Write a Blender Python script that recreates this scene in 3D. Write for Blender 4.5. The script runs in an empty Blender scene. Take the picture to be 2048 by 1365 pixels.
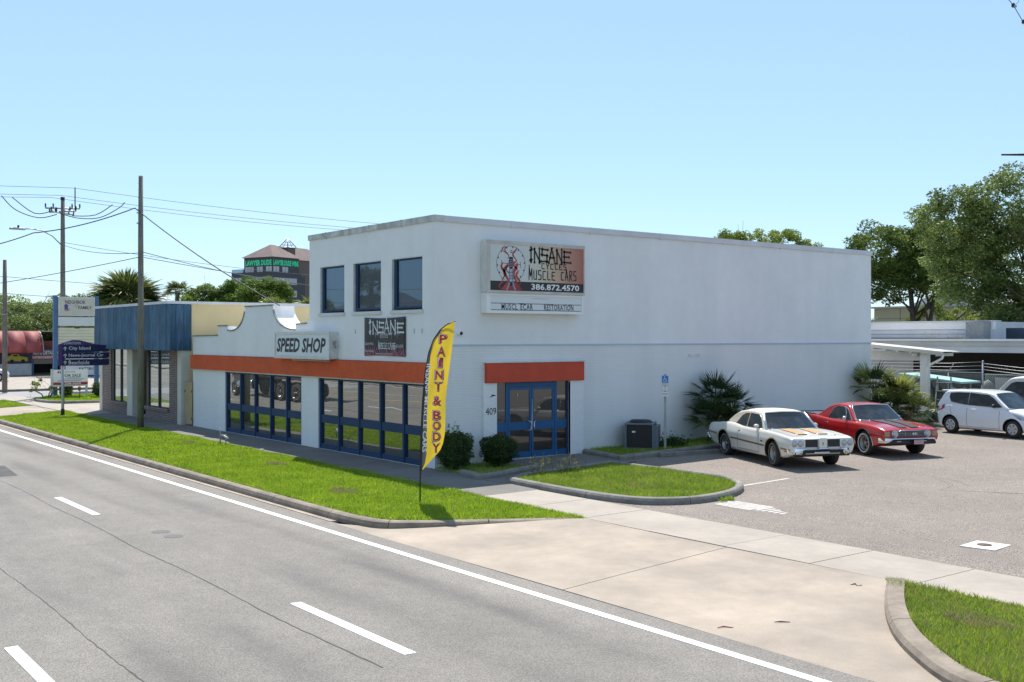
import bpy, bmesh, math, random
import numpy as np
from mathutils import Vector, Matrix, Euler
random.seed(7); np.random.seed(7)
PI = math.pi
SC = bpy.context.scene
COL = SC.collection

# ---------------------------------------------------------------- camera
cam_d = bpy.data.cameras.new('camera'); cam = bpy.data.objects.new('camera', cam_d); COL.objects.link(cam)
cam.location = (0, 0, 3.5); cam.rotation_euler = (math.radians(90), 0, math.radians(52.63))
cam_d.sensor_width = 36; cam_d.lens = 37.49; cam_d.shift_y = -0.0032
cam_d.clip_end = 3000; SC.camera = cam
# ---------------------------------------------------------------- light
SUN_EL = math.radians(58); SUN_AZ = math.atan2(-.837, .551)
w = bpy.data.worlds.new('World'); SC.world = w; w.use_nodes = True
wn = w.node_tree.nodes; wl = w.node_tree.links
bg = wn['Background']; sky = wn.new('ShaderNodeTexSky'); sky.sky_type = 'NISHITA'
sky.sun_disc = False; sky.sun_elevation = SUN_EL; sky.sun_rotation = SUN_AZ
sky.air_density = 1.0; sky.dust_density = .2; sky.ozone_density = 1.2; sky.altitude = 0
tint = wn.new('ShaderNodeMix'); tint.data_type = 'RGBA'; tint.blend_type = 'MULTIPLY'
tint.inputs['Factor'].default_value = 1; tint.inputs['B'].default_value = (.83, .985, 1.14, 1)
wl.new(sky.outputs['Color'], tint.inputs['A'])
haze_mix = wn.new('ShaderNodeMix'); haze_mix.data_type = 'RGBA'; haze_mix.inputs['Factor'].default_value = .38; haze_mix.inputs['B'].default_value = (5.3, 7.4, 9.7, 1)
wl.new(tint.outputs['Result'], haze_mix.inputs['A']); wl.new(haze_mix.outputs['Result'], bg.inputs['Color'])
bg.inputs['Strength'].default_value = .093
sl = bpy.data.lights.new('sun', 'SUN'); sl.energy = 5.0; sl.angle = math.radians(.5); sl.color = (1, .955, .89)
so = bpy.data.objects.new('sun', sl); COL.objects.link(so)
sd = Vector((-.837*math.cos(SUN_EL), .551*math.cos(SUN_EL), math.sin(SUN_EL)))
so.rotation_euler = sd.to_track_quat('Z', 'Y').to_euler(); so.location = (-40, 30, 60)
SC.view_settings.view_transform = 'Standard'; SC.view_settings.look = 'None'
SC.view_settings.exposure = 0.50; SC.view_settings.gamma = 1; SC.view_settings.use_curve_mapping = False
SC.render.engine = 'CYCLES'

# ---------------------------------------------------------------- materials
def M(name, col, rough=.7, metal=0., noise=None, bump=None, spec=.5, coat=0., streak=None, noise2=None, obj=False, speck=None):
    m = bpy.data.materials.new(name); m.use_nodes = True
    n = m.node_tree.nodes; l = m.node_tree.links; b = n['Principled BSDF']
    b.inputs['Base Color'].default_value = (*col, 1); b.inputs['Roughness'].default_value = rough
    b.inputs['Metallic'].default_value = metal; b.inputs['Specular IOR Level'].default_value = spec
    b.inputs['Coat Weight'].default_value = coat; b.inputs['Coat Roughness'].default_value = .04
    if obj: src = n.new('ShaderNodeTexCoord').outputs['Object']
    else: src = n.new('ShaderNodeNewGeometry').outputs['Position']
    cur = None
    def mul(fac_socket, lo, hi, fmin=.3, fmax=.7):
        nonlocal cur
        mr = n.new('ShaderNodeMapRange'); mr.inputs['From Min'].default_value = fmin; mr.inputs['From Max'].default_value = fmax
        mr.inputs['To Min'].default_value = lo; mr.inputs['To Max'].default_value = hi; l.new(fac_socket, mr.inputs['Value'])
        mx = n.new('ShaderNodeMix'); mx.data_type = 'RGBA'; mx.blend_type = 'MULTIPLY'; mx.inputs['Factor'].default_value = 1
        if cur is None: mx.inputs['A'].default_value = (*col, 1)
        else: l.new(cur, mx.inputs['A'])
        l.new(mr.outputs['Result'], mx.inputs['B']); cur = mx.outputs['Result']
    def nz(scale, stretch=None, detail=4):
        t = n.new('ShaderNodeTexNoise'); t.inputs['Scale'].default_value = scale; t.inputs['Detail'].default_value = detail
        if stretch:
            mp = n.new('ShaderNodeMapping'); mp.inputs['Scale'].default_value = stretch; l.new(src, mp.inputs['Vector']); l.new(mp.outputs[0], t.inputs['Vector'])
        else: l.new(src, t.inputs['Vector'])
        return t.outputs['Fac']
    for q in (noise, noise2):
        if q: mul(nz(q[0]), 1-q[1], 1+q[1])
    if streak: mul(nz(streak[0], streak[2], 5), 1-streak[1], 1+streak[1]*.5)
    if speck: mul(nz(speck[0], None, 1), 1-speck[1], 1+speck[1], .35, .65)
    if cur is not None: l.new(cur, b.inputs['Base Color'])
    if bump:
        bp = n.new('ShaderNodeBump'); bp.inputs['Strength'].default_value = bump[1]; bp.inputs['Distance'].default_value = .02
        l.new(nz(bump[0]), bp.inputs['Height']); l.new(bp.outputs[0], b.inputs['Normal'])
    m['src'] = 1
    return m

def brick_mat(name, col, mortar, bw, bh, axis, bump=.5, ms=.012, flat=False, rough=.75, stain=.1, vary=.0):
    m = M(name, col, rough); n = m.node_tree.nodes; l = m.node_tree.links; b = n['Principled BSDF']
    g = n.new('ShaderNodeNewGeometry'); sp = n.new('ShaderNodeSeparateXYZ'); cb = n.new('ShaderNodeCombineXYZ')
    l.new(g.outputs['Position'], sp.inputs[0]); l.new(sp.outputs[axis], cb.inputs[0]); l.new(sp.outputs['Z'], cb.inputs[1])
    t = n.new('ShaderNodeTexBrick'); l.new(cb.outputs[0], t.inputs['Vector'])
    t.inputs['Scale'].default_value = 1; t.inputs['Brick Width'].default_value = bw; t.inputs['Row Height'].default_value = bh
    t.inputs['Mortar Size'].default_value = ms; t.inputs['Mortar Smooth'].default_value = .4
    c2 = tuple(min(1, c*(1-vary)) for c in col)
    t.inputs['Color1'].default_value = (*col, 1); t.inputs['Color2'].default_value = (*c2, 1); t.inputs['Mortar'].default_value = (*mortar, 1)
    ns = n.new('ShaderNodeTexNoise'); ns.inputs['Scale'].default_value = .8; ns.inputs['Detail'].default_value = 5
    mp = n.new('ShaderNodeMapping'); mp.inputs['Scale'].default_value = (1.5, 1.5, .35); l.new(g.outputs['Position'], mp.inputs[0]); l.new(mp.outputs[0], ns.inputs['Vector'])
    mr = n.new('ShaderNodeMapRange'); mr.inputs['From Min'].default_value = .35; mr.inputs['From Max'].default_value = .7
    mr.inputs['To Min'].default_value = 1; mr.inputs['To Max'].default_value = 1-stain; l.new(ns.outputs['Fac'], mr.inputs[0])
    mx = n.new('ShaderNodeMix'); mx.data_type = 'RGBA'; mx.blend_type = 'MULTIPLY'; mx.inputs['Factor'].default_value = 1
    l.new(t.outputs['Color'], mx.inputs['A']); l.new(mr.outputs[0], mx.inputs['B']); l.new(mx.outputs['Result'], b.inputs['Base Color'])
    bp = n.new('ShaderNodeBump'); bp.invert = True; bp.inputs['Strength'].default_value = bump; bp.inputs['Distance'].default_value = .01
    n2 = n.new('ShaderNodeTexNoise'); n2.inputs['Scale'].default_value = 14; n2.inputs['Detail'].default_value = 3; l.new(g.outputs['Position'], n2.inputs['Vector'])
    ad = n.new('ShaderNodeMath'); ad.operation = 'MULTIPLY_ADD'; ad.inputs[1].default_value = .8
    l.new(n2.outputs['Fac'], ad.inputs[0]); l.new(t.outputs['Fac'], ad.inputs[2]); l.new(ad.outputs[0], bp.inputs['Height']); l.new(bp.outputs[0], b.inputs['Normal'])
    return m

def glass_mat(name, refl, tint=(1, 1, 1), base=(.008, .010, .012), wob=.0, rough=.01):
    m = bpy.data.materials.new(name); m.use_nodes = True; n = m.node_tree.nodes; l = m.node_tree.links
    out = n['Material Output']; b = n['Principled BSDF']; b.inputs['Base Color'].default_value = (*base, 1); b.inputs['Roughness'].default_value = .3
    gl = n.new('ShaderNodeBsdfGlossy'); gl.inputs['Roughness'].default_value = rough; gl.inputs['Color'].default_value = (*tint, 1)
    fr = n.new('ShaderNodeFresnel'); fr.inputs['IOR'].default_value = 1.5
    ad = n.new('ShaderNodeMath'); ad.operation = 'MULTIPLY_ADD'; ad.inputs[1].default_value = 1-refl; ad.inputs[2].default_value = refl; ad.use_clamp = True
    l.new(fr.outputs[0], ad.inputs[0])
    mx = n.new('ShaderNodeMixShader'); l.new(ad.outputs[0], mx.inputs[0]); l.new(b.outputs[0], mx.inputs[1]); l.new(gl.outputs[0], mx.inputs[2]); l.new(mx.outputs[0], out.inputs[0])
    if wob:
        g = n.new('ShaderNodeNewGeometry'); t = n.new('ShaderNodeTexNoise'); t.inputs['Scale'].default_value = 1.1; t.inputs['Detail'].default_value = 1
        l.new(g.outputs['Position'], t.inputs['Vector']); bp = n.new('ShaderNodeBump'); bp.inputs['Strength'].default_value = 1; bp.inputs['Distance'].default_value = wob
        l.new(t.outputs['Fac'], bp.inputs['Height']); l.new(bp.outputs[0], gl.inputs['Normal'])
    return m

def leaf_mat(name, c1, c2, trans=.35, rough=.5, spec=.3):
    m = bpy.data.materials.new(name); m.use_nodes = True; n = m.node_tree.nodes; l = m.node_tree.links
    out = n['Material Output']; b = n['Principled BSDF']; b.inputs['Roughness'].default_value = rough; b.inputs['Specular IOR Level'].default_value = spec
    g = n.new('ShaderNodeNewGeometry'); mx = n.new('ShaderNodeMix'); mx.data_type = 'RGBA'
    mx.inputs['A'].default_value = (*c1, 1); mx.inputs['B'].default_value = (*c2, 1)
    t = n.new('ShaderNodeTexNoise'); t.inputs['Scale'].default_value = .55; t.inputs['Detail'].default_value = 2; l.new(g.outputs['Position'], t.inputs['Vector'])
    ad = n.new('ShaderNodeMath'); ad.operation = 'MULTIPLY_ADD'; ad.inputs[1].default_value = .55; l.new(g.outputs['Random Per Island'], ad.inputs[0])
    a2 = n.new('ShaderNodeMapRange'); a2.inputs['From Min'].default_value = .35; a2.inputs['From Max'].default_value = .65; a2.inputs['To Max'].default_value = .45; l.new(t.outputs['Fac'], a2.inputs[0])
    l.new(a2.outputs[0], ad.inputs[2]); l.new(ad.outputs[0], mx.inputs['Factor']); l.new(mx.outputs['Result'], b.inputs['Base Color'])
    tr = n.new('ShaderNodeBsdfTranslucent'); l.new(mx.outputs['Result'], tr.inputs['Color'])
    ms = n.new('ShaderNodeMixShader'); ms.inputs[0].default_value = trans
    l.new(b.outputs[0], ms.inputs[1]); l.new(tr.outputs[0], ms.inputs[2]); l.new(ms.outputs[0], out.inputs[0])
    return m

def asphalt_mat(name, col, speck=.35, axis_streak=True, lanes=()):
    m = M(name, col, .9, speck=(58, speck), noise=(.35, .10), noise2=(3.0, .07), bump=(60, .5), streak=(.55, .12, (.06, 1.3, 1)) if axis_streak else None)
    n = m.node_tree.nodes; l = m.node_tree.links; b = n['Principled BSDF']
    src = b.inputs['Base Color'].links[0].from_socket
    if lanes:   # tyre-worn darker tracks along the lanes, a stain that belongs to the surface
        g = n.new('ShaderNodeNewGeometry'); sp = n.new('ShaderNodeSeparateXYZ'); l.new(g.outputs['Position'], sp.inputs[0])
        acc = None
        for (y0, wd, amt) in lanes:
            s = n.new('ShaderNodeMath'); s.operation = 'SUBTRACT'; l.new(sp.outputs['Y'], s.inputs[0]); s.inputs[1].default_value = y0
            a = n.new('ShaderNodeMath'); a.operation = 'ABSOLUTE'; l.new(s.outputs[0], a.inputs[0])
            r = n.new('ShaderNodeMapRange'); r.interpolation_type = 'SMOOTHSTEP'; r.inputs['From Min'].default_value = 0; r.inputs['From Max'].default_value = wd
            r.inputs['To Min'].default_value = amt; r.inputs['To Max'].default_value = 0; l.new(a.outputs[0], r.inputs[0])
            if acc is None: acc = r.outputs[0]
            else:
                q = n.new('ShaderNodeMath'); q.operation = 'ADD'; l.new(acc, q.inputs[0]); l.new(r.outputs[0], q.inputs[1]); acc = q.outputs[0]
        t = n.new('ShaderNodeTexNoise'); t.inputs['Scale'].default_value = .5; t.inputs['Detail'].default_value = 4
        mp = n.new('ShaderNodeMapping'); mp.inputs['Scale'].default_value = (.35, 1.6, 1); l.new(g.outputs['Position'], mp.inputs[0]); l.new(mp.outputs[0], t.inputs['Vector'])
        t2 = n.new('ShaderNodeMapRange'); t2.inputs['From Min'].default_value = .38; t2.inputs['From Max'].default_value = .62; l.new(t.outputs['Fac'], t2.inputs[0])
        q = n.new('ShaderNodeMath'); q.operation = 'MULTIPLY'; l.new(acc, q.inputs[0]); l.new(t2.outputs[0], q.inputs[1])
        mx = n.new('ShaderNodeMix'); mx.data_type = 'RGBA'; l.new(src, mx.inputs['A']); mx.inputs['B'].default_value = (.055, .050, .047, 1)
        l.new(q.outputs[0], mx.inputs['Factor']); l.new(mx.outputs['Result'], b.inputs['Base Color'])
    return m

MT = {}
MT['road'] = asphalt_mat('road_asphalt', (.200, .182, .160), .30, True, [(8.6, .45, .50), (7.3, .5, .36), (5.3, .6, .50), (4.1, .45, .34), (2.0, .6, .40), (1.0, .5, .3)])
MT['lot'] = asphalt_mat('parking_asphalt', (.205, .172, .145), .60, False)
MT['side_road'] = M('side_street', (.27, .265, .26), .9, noise=(.4, .1), speck=(25, .15))
MT['ground'] = M('ground_soil', (.22, .20, .165), .95, noise=(.3, .25))
MT['conc'] = M('pale_concrete', (.33, .287, .24), .85, noise=(.9, .12), noise2=(5, .05), bump=(50, .12), speck=(60, .06))
MT['apron'] = M('apron_concrete', (.33, .272, .215), .85, noise=(.7, .2), noise2=(4, .06), bump=(45, .12), speck=(60, .06), streak=(.8, .10, (.5, 1.5, 1)))
MT['kerb'] = M('kerb_concrete', (.22, .18, .14), .9, noise=(2.2, .25), noise2=(9, .12), bump=(40, .3))
MT['gutter'] = M('gutter_concrete', (.33, .265, .21), .9, noise=(1.2, .18), noise2=(7, .1), bump=(40, .2))
MT['kerb2'] = M('old_grey_kerb', (.20, .185, .165), .9, noise=(1.8, .25), noise2=(9, .15), bump=(40, .3))
MT['line'] = M('white_road_paint', (.78, .77, .73), .7, noise=(6, .06), noise2=(30, .08))
MT['wornline'] = M('worn_white_paint', (.46, .43, .39), .8, noise=(9, .22))
MT['yellow_line'] = M('yellow_road_paint', (.62, .42, .07), .7)
MT['walk'] = M('shade_darkened_walk', (.155, .145, .13), .9, noise=(.9, .15), noise2=(5, .08), bump=(50, .15), speck=(60, .08))  # grey walk concrete, colour darkened to deepen the building's shade
MT['seam'] = M('tar_seam', (.045, .043, .042), .8, noise=(3, .4))
MT['soil'] = M('verge_soil', (.14, .19, .035), .95, noise=(2.5, .3), noise2=(14, .3))
MT['wall'] = M('white_stucco', (.74, .745, .74), .8, noise=(.5, .035), noise2=(3, .02), bump=(9, .3), streak=(1.1, .035, (1.4, 1.4, .12)))
MT['stucco'] = M('rough_white_stucco', (.74, .745, .74), .85, noise=(.8, .04), bump=(7, 1.0))
MT['wbrick'] = brick_mat('white_painted_brick', (.74, .745, .74), (.70, .705, .70), .21, .078, 'Y', .5, .006, stain=.08)
MT['cap'] = M('parapet_cap', (.58, .59, .61), .55, noise=(1.2, .08))
MT['capdirty'] = M('weathered_cap', (.45, .455, .43), .8, noise=(2.5, .35))
MT['coping'] = M('mossy_coping', (.23, .245, .225), .9, noise=(3, .3))
MT['red'] = M('red_stucco_band', (.58, .088, .020), .8, noise=(1.5, .10), noise2=(8, .08), bump=(12, 1.0))
MT['redawn'] = M('red_panel', (.52, .055, .018), .6, noise=(2, .1), bump=(30, .25))
MT['blue'] = M('blue_paint', (.004, .080, .21), .5, noise=(2, .12))
MT['dblue'] = M('dark_blue_paint', (.004, .034, .098), .6, noise=(2, .12))
MT['glass'] = glass_mat('shop_glass', .30, (.90, .92, .90), (.006, .007, .007), wob=.0022)
MT['glassU'] = glass_mat('upper_glass', .05, (.45, .70, 1.0), (.006, .010, .018), wob=.001)
MT['glassD'] = glass_mat('door_glass', .05, (1, .98, .95), (.006, .006, .007), wob=.001)
MT['glassB'] = glass_mat('tinted_office_glass', .22, (.6, .75, 1), (.03, .035, .045))
MT['blind'] = M('pale_blind_window', (.42, .45, .48), .4, noise=(1, .1))
MT['alu'] = M('brushed_metal', (.62, .62, .60), .35, .9, noise=(6, .1))
MT['galv'] = M('galvanised_steel', (.36, .37, .38), .5, .7, noise=(6, .15))
MT['black'] = M('black_plastic', (.012, .012, .013), .5)
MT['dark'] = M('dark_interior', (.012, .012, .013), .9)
MT['rubber'] = M('tyre_rubber', (.018, .018, .018), .75, noise=(20, .2), obj=True)
MT['chrome'] = M('chrome', (.78, .79, .80), .12, 1.0)
MT['white'] = M('white_paint', (.78, .78, .77), .45, noise=(2, .04))
MT['offwhite'] = M('aged_white_metal', (.60, .60, .57), .5, noise=(2, .12), noise2=(9, .08))
MT['wood'] = M('grey_weathered_pole', (.20, .17, .145), .9, noise=(1.5, .2), streak=(5, .3, (5, 5, .4)), bump=(30, .5))
MT['gwood'] = M('greenish_pole', (.17, .165, .13), .9, noise=(1.5, .2), streak=(5, .3, (5, 5, .4)), bump=(30, .5))
MT['pine'] = M('tan_gate_board', (.47, .36, .20), .8, noise=(2, .15), streak=(6, .2, (6, 6, .5)))
MT['bark'] = M('tree_bark', (.075, .06, .045), .95, noise=(3, .3), bump=(12, 1.0))
MT['bark2'] = M('palm_bark', (.16, .135, .105), .95, noise=(5, .3), bump=(12, 1.0))
MT['wire'] = M('black_cable', (.03, .035, .04), .7)
# ---------------------------------------------------------------- mesh helpers
class MB:
    def __init__(s): s.v = []; s.f = []; s.m = []; s.mats = []; s.sm = []
    def mi(s, mat):
        if mat not in s.mats: s.mats.append(mat)
        return s.mats.index(mat)
    def face(s, pts, mat=None, smooth=False):
        i = len(s.v); s.v += [tuple(p) for p in pts]; s.f.append(tuple(range(i, i+len(pts)))); s.m.append(mat); s.sm.append(smooth)
    def box(s, x0, x1, y0, y1, z0, z1, mat=None, M4=None):
        p = [(x, y, z) for z in (z0, z1) for y in (y0, y1) for x in (x0, x1)]
        if M4 is not None: p = [tuple(M4 @ Vector(q)) for q in p]
        i = len(s.v); s.v += p
        for q in ((0, 2, 3, 1), (4, 5, 7, 6), (0, 1, 5, 4), (2, 6, 7, 3), (0, 4, 6, 2), (1, 3, 7, 5)):
            s.f.append(tuple(i+k for k in q)); s.m.append(mat); s.sm.append(False)
        return s
    def prism(s, poly, z0, z1, mat=None, M4=None):
        """poly: list of (x,y) ccw, extruded from z0 to z1 (z may be callables of x,y)"""
        a = (lambda x, y: z0) if not callable(z0) else z0; b = (lambda x, y: z1) if not callable(z1) else z1
        n = len(poly); lo = [Vector((x, y, a(x, y))) for x, y in poly]; hi = [Vector((x, y, b(x, y))) for x, y in poly]
        if M4 is not None: lo = [M4 @ q for q in lo]; hi = [M4 @ q for q in hi]
        i = len(s.v); s.v += [tuple(q) for q in lo+hi]
        s.f.append(tuple(i+n+k for k in range(n))); s.f.append(tuple(i+n-1-k for k in range(n))); s.m += [mat, mat]; s.sm += [False]*2
        for k in range(n):
            j = (k+1) % n; s.f.append((i+k, i+j, i+n+j, i+n+k)); s.m.append(mat); s.sm.append(False)
        return s
    def tube(s, pts, r, n=8, mat=None, cap=True, smooth=True):
        pts = [Vector(p) for p in pts]; rs = r if isinstance(r, (list, tuple)) else [r]*len(pts)
        i0 = len(s.v); up0 = None
        for k, p in enumerate(pts):
            t = (pts[min(k+1, len(pts)-1)]-pts[max(k-1, 0)]).normalized()
            ref = up0 if up0 is not None else (Vector((0, 0, 1)) if abs(t.z) < .9 else Vector((1, 0, 0)))
            a = t.cross(ref).normalized(); b = a.cross(t).normalized(); up0 = b
            for q in range(n):
                an = 2*PI*q/n; s.v.append(tuple(p+a*math.cos(an)*rs[k]+b*math.sin(an)*rs[k]))
        for k in range(len(pts)-1):
            for q in range(n):
                j = (q+1) % n; a = i0+k*n
                s.f.append((a+q, a+j, a+n+j, a+n+q)); s.m.append(mat); s.sm.append(smooth)
        if cap:
            s.f.append(tuple(i0+n-1-q for q in range(n))); s.f.append(tuple(i0+(len(pts)-1)*n+q for q in range(n))); s.m += [mat]*2; s.sm += [False]*2
        return s
    def lathe(s, prof, n=24, mat=None, M4=None, smooth=True):
        """prof: list of (r, h, [mat]) about local z"""
        i0 = len(s.v)
        for pr in prof:
            for q in range(n):
                an = 2*PI*q/n; v = Vector((pr[0]*math.cos(an), pr[0]*math.sin(an), pr[1]))
                s.v.append(tuple(M4 @ v) if M4 is not None else tuple(v))
        for k in range(len(prof)-1):
            mm = prof[k][2] if len(prof[k]) > 2 else mat
            for q in range(n):
                j = (q+1) % n; a = i0+k*n
                s.f.append((a+q, a+j, a+n+j, a+n+q)); s.m.append(mm); s.sm.append(smooth)
        return s
    def mesh(s, name, mat=None):
        me = bpy.data.meshes.new(name); me.from_pydata(s.v, [], s.f)
        base = MT.get(mat, mat) if isinstance(mat, str) else mat
        ms = []
        def gi(m):
            m = base if m is None else (MT[m] if isinstance(m, str) else m)
            if m not in ms: ms.append(m)
            return ms.index(m)
        idx = [gi(m) for m in s.m]
        for m in ms: me.materials.append(m)
        me.polygons.foreach_set('material_index', idx); me.polygons.foreach_set('use_smooth', s.sm); me.update()
        return me
    def build(s, name, mat=None, parent=None, **kw):
        o = bpy.data.objects.new(name, s.mesh(name, mat)); COL.objects.link(o)
        if parent is not None: o.parent = parent
        tag(o, **kw); return o

def tag(o, label=None, cat=None, group=None, kind=None):
    if label: o['label'] = label
    if cat: o['category'] = cat
    if group: o['group'] = group
    if kind: o['kind'] = kind
    return o
def thing(name, label, cat, loc=(0, 0, 0), rz=0, group=None, kind=None):
    o = bpy.data.objects.new(name, None); COL.objects.link(o); o.empty_display_size = .2
    o.location = loc; o.rotation_euler = (0, 0, rz); tag(o, label, cat, group, kind); return o
def part(name, mesh, parent, loc=(0, 0, 0), rot=(0, 0, 0), sc=None, label=None):
    o = bpy.data.objects.new(name, mesh); COL.objects.link(o); o.parent = parent; o.location = loc; o.rotation_euler = rot
    if sc: o.scale = sc
    if label: o['label'] = label
    return o
def bx(name, parent, mat, x0, x1, y0, y1, z0, z1, **kw):
    return MB().box(x0, x1, y0, y1, z0, z1).build(name, mat, parent, **kw)
def bevel(o, wdt=.01, seg=2):
    m = o.modifiers.new('bevel', 'BEVEL'); m.width = wdt; m.segments = seg; m.limit_method = 'ANGLE'; return o
def weld(o):
    bm = bmesh.new(); bm.from_mesh(o.data); bmesh.ops.remove_doubles(bm, verts=bm.verts, dist=1e-5); bm.to_mesh(o.data); bm.free(); return o
def children(o): return [c for c in bpy.data.objects if c.parent == o]
def copy_tree(o, parent=None):
    c = o.copy(); COL.objects.link(c); c.parent = parent
    for ch in list(o.children): copy_tree(ch, c)
    return c

def text_mesh(txt, mat, width=None, height=None, offset=0., shear=0., extrude=.002, res=2, spacing=1., center=True):
    cu = bpy.data.curves.new('lettering', 'FONT'); cu.body = txt; cu.size = 1; cu.offset = offset; cu.extrude = 0; cu.resolution_u = res
    cu.shear = shear; cu.space_character = spacing; cu.fill_mode = 'FRONT'
    ob = bpy.data.objects.new('lettering', cu); COL.objects.link(ob)
    dg = bpy.context.evaluated_depsgraph_get(); me = bpy.data.meshes.new_from_object(ob.evaluated_get(dg))
    bpy.data.objects.remove(ob)
    n = len(me.vertices); co = np.empty(n*3); me.vertices.foreach_get('co', co); co = co.reshape(-1, 3)
    lo = co.min(0); hi = co.max(0); sz = hi-lo
    sx = (width/sz[0]) if width else None; sy = (height/sz[1]) if height else None
    sx = sx if sx else sy; sy = sy if sy else sx
    co = (co-lo-(sz*np.array([.5, .5, 0]) if center else 0))*np.array([sx, sy, 1]); co[:, 2] = 0
    me.vertices.foreach_set('co', co.ravel()); me.materials.clear(); me.materials.append(MT[mat] if isinstance(mat, str) else mat)
    me.polygons.foreach_set('material_index', [0]*len(me.polygons)); me.update(); me.name = 'lettering'
    return me
FR = (PI/2, 0, 0)        # text on a wall facing -Y
SR = (PI/2, 0, PI/2)     # text on a wall facing +X

def stroke(mb, pts, w0, z=0, mat=None, taper=(1, 1)):
    """flat ribbon through 2D points, width tapering between taper[0]..taper[1]"""
    n = len(pts); P = [Vector((p[0], p[1])) for p in pts]; L = []; R_ = []
    for k in range(n):
        t = (P[min(k+1, n-1)]-P[max(k-1, 0)])
        if t.length < 1e-9: t = Vector((1, 0))
        t.normalize(); nrm = Vector((-t.y, t.x)); f = k/(n-1)
        if callable(taper): w = w0*taper(f)
        else: w = w0*(taper[0]+(taper[1]-taper[0])*f)
        L.append(P[k]+nrm*w/2); R_.append(P[k]-nrm*w/2)
    for k in range(n-1): mb.face([(R_[k].x, R_[k].y, z), (R_[k+1].x, R_[k+1].y, z), (L[k+1].x, L[k+1].y, z), (L[k].x, L[k].y, z)], mat)

GLY = {'I': [[(.5, -.08), (.5, 1.1)], [(.3, .88), (.7, .95)], [(.3, .05), (.66, .1)]],
 'N': [[(.12, -.1), (.12, 1.05)], [(.1, 1), (.88, .02)], [(.88, -.12), (.88, 1.1)]],
 'S': [[(.98, .97), (.12, 1.0)], [(.14, 1.03), (.12, .52)], [(.08, .56), (.9, .48)], [(.88, .52), (.86, -.02)], [(.9, .02), (.0, .0)]],
 'A': [[(.02, -.08), (.5, 1.2)], [(.46, 1.1), (.98, -.1)], [(.22, .35), (.8, .35)]],
 'E': [[(.12, .0), (.12, 1.0)], [(.1, .98), (1.08, .96)], [(.1, .52), (.85, .52)], [(.1, .02), (1.12, .0)]],
 'C': [[(.95, .98), (.1, .97)], [(.12, 1.0), (.12, .02)], [(.1, .02), (.98, .02)]],
 'Y': [[(.05, 1.05), (.5, .5)], [(.98, 1.05), (.5, .5)], [(.5, .52), (.48, -.1)]],
 'L': [[(.15, 1.1), (.15, .02)], [(.12, .02), (1.0, .02)]],
 'M': [[(.06, -.1), (.12, 1.35)], [(.12, 1.1), (.5, .25)], [(.5, .25), (.86, 1.02)], [(.86, 1.05), (.94, -.1)]],
 'U': [[(.12, 1.05), (.14, .02)], [(.12, .03), (.86, .03)], [(.86, -.05), (.88, 1.05)]],
 'R': [[(.14, -.15), (.14, 1.0)], [(.12, .98), (.82, .92)], [(.82, .96), (.80, .52)], [(.82, .52), (.14, .46)], [(.35, .5), (1.0, -.12)]]}
def spiky(mb, word, x0, y0, cw, ch, lw, mat=None, gap=.18, z=0, bold=1., hs=None, spike=True):
    x = x0
    for i, c in enumerate(word):
        if c == ' ': x += cw*.75; continue
        h = ch*(hs[i] if hs else 1); w_ = cw*(.5 if c == 'I' else 1)
        for st in GLY[c]:
            pts = [(x+p[0]*w_, y0+p[1]*h) for p in st]
            a = Vector(pts[0]); b = Vector(pts[-1]); fine = []
            for k in range(len(pts)-1):
                for q in range(4): f = q/4; fine.append((pts[k][0]*(1-f)+pts[k+1][0]*f, pts[k][1]*(1-f)+pts[k+1][1]*f))
            fine.append(pts[-1])
            stroke(mb, fine, lw*bold, z, mat, (lambda f: 1 if .12 < f < .88 else .75))
            if spike:
                for p, q in ((pts[0], pts[1]), (pts[-1], pts[-2])):
                    d = (Vector(p)-Vector(q)).normalized(); n_ = Vector((-d.y, d.x)); pp = Vector(p)
                    t = pp+d*lw*1.1; mb.face([(pp.x-n_.x*lw*.95, pp.y-n_.y*lw*.95, z), (t.x, t.y, z), (pp.x+n_.x*lw*.95, pp.y+n_.y*lw*.95, z), (pp.x-d.x*lw*.6, pp.y-d.y*lw*.6, z)], mat)
        x += w_+gap*cw
    return x

def np_mesh(name, verts, faces_n, nper, mats, midx=None, smooth=False):
    """verts (N,3) with consecutive nper vertices per face"""
    me = bpy.data.meshes.new(name); nf = len(verts)//nper
    me.vertices.add(len(verts)); me.vertices.foreach_set('co', np.asarray(verts, dtype=np.float32).ravel())
    me.loops.add(len(verts)); me.loops.foreach_set('vertex_index', np.arange(len(verts), dtype=np.int32))
    me.polygons.add(nf); me.polygons.foreach_set('loop_start', np.arange(0, len(verts), nper, dtype=np.int32))
    try: me.polygons.foreach_set('loop_total', np.full(nf, nper, dtype=np.int32))
    except Exception: pass
    for m in mats: me.materials.append(m)
    if midx is not None: me.polygons.foreach_set('material_index', midx.astype(np.int32))
    me.update(calc_edges=True); return me
def grow(name, me, parent=None, **kw):
    o = bpy.data.objects.new(name, me); COL.objects.link(o)
    if parent is not None: o.parent = parent
    tag(o, **kw); return o

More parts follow.
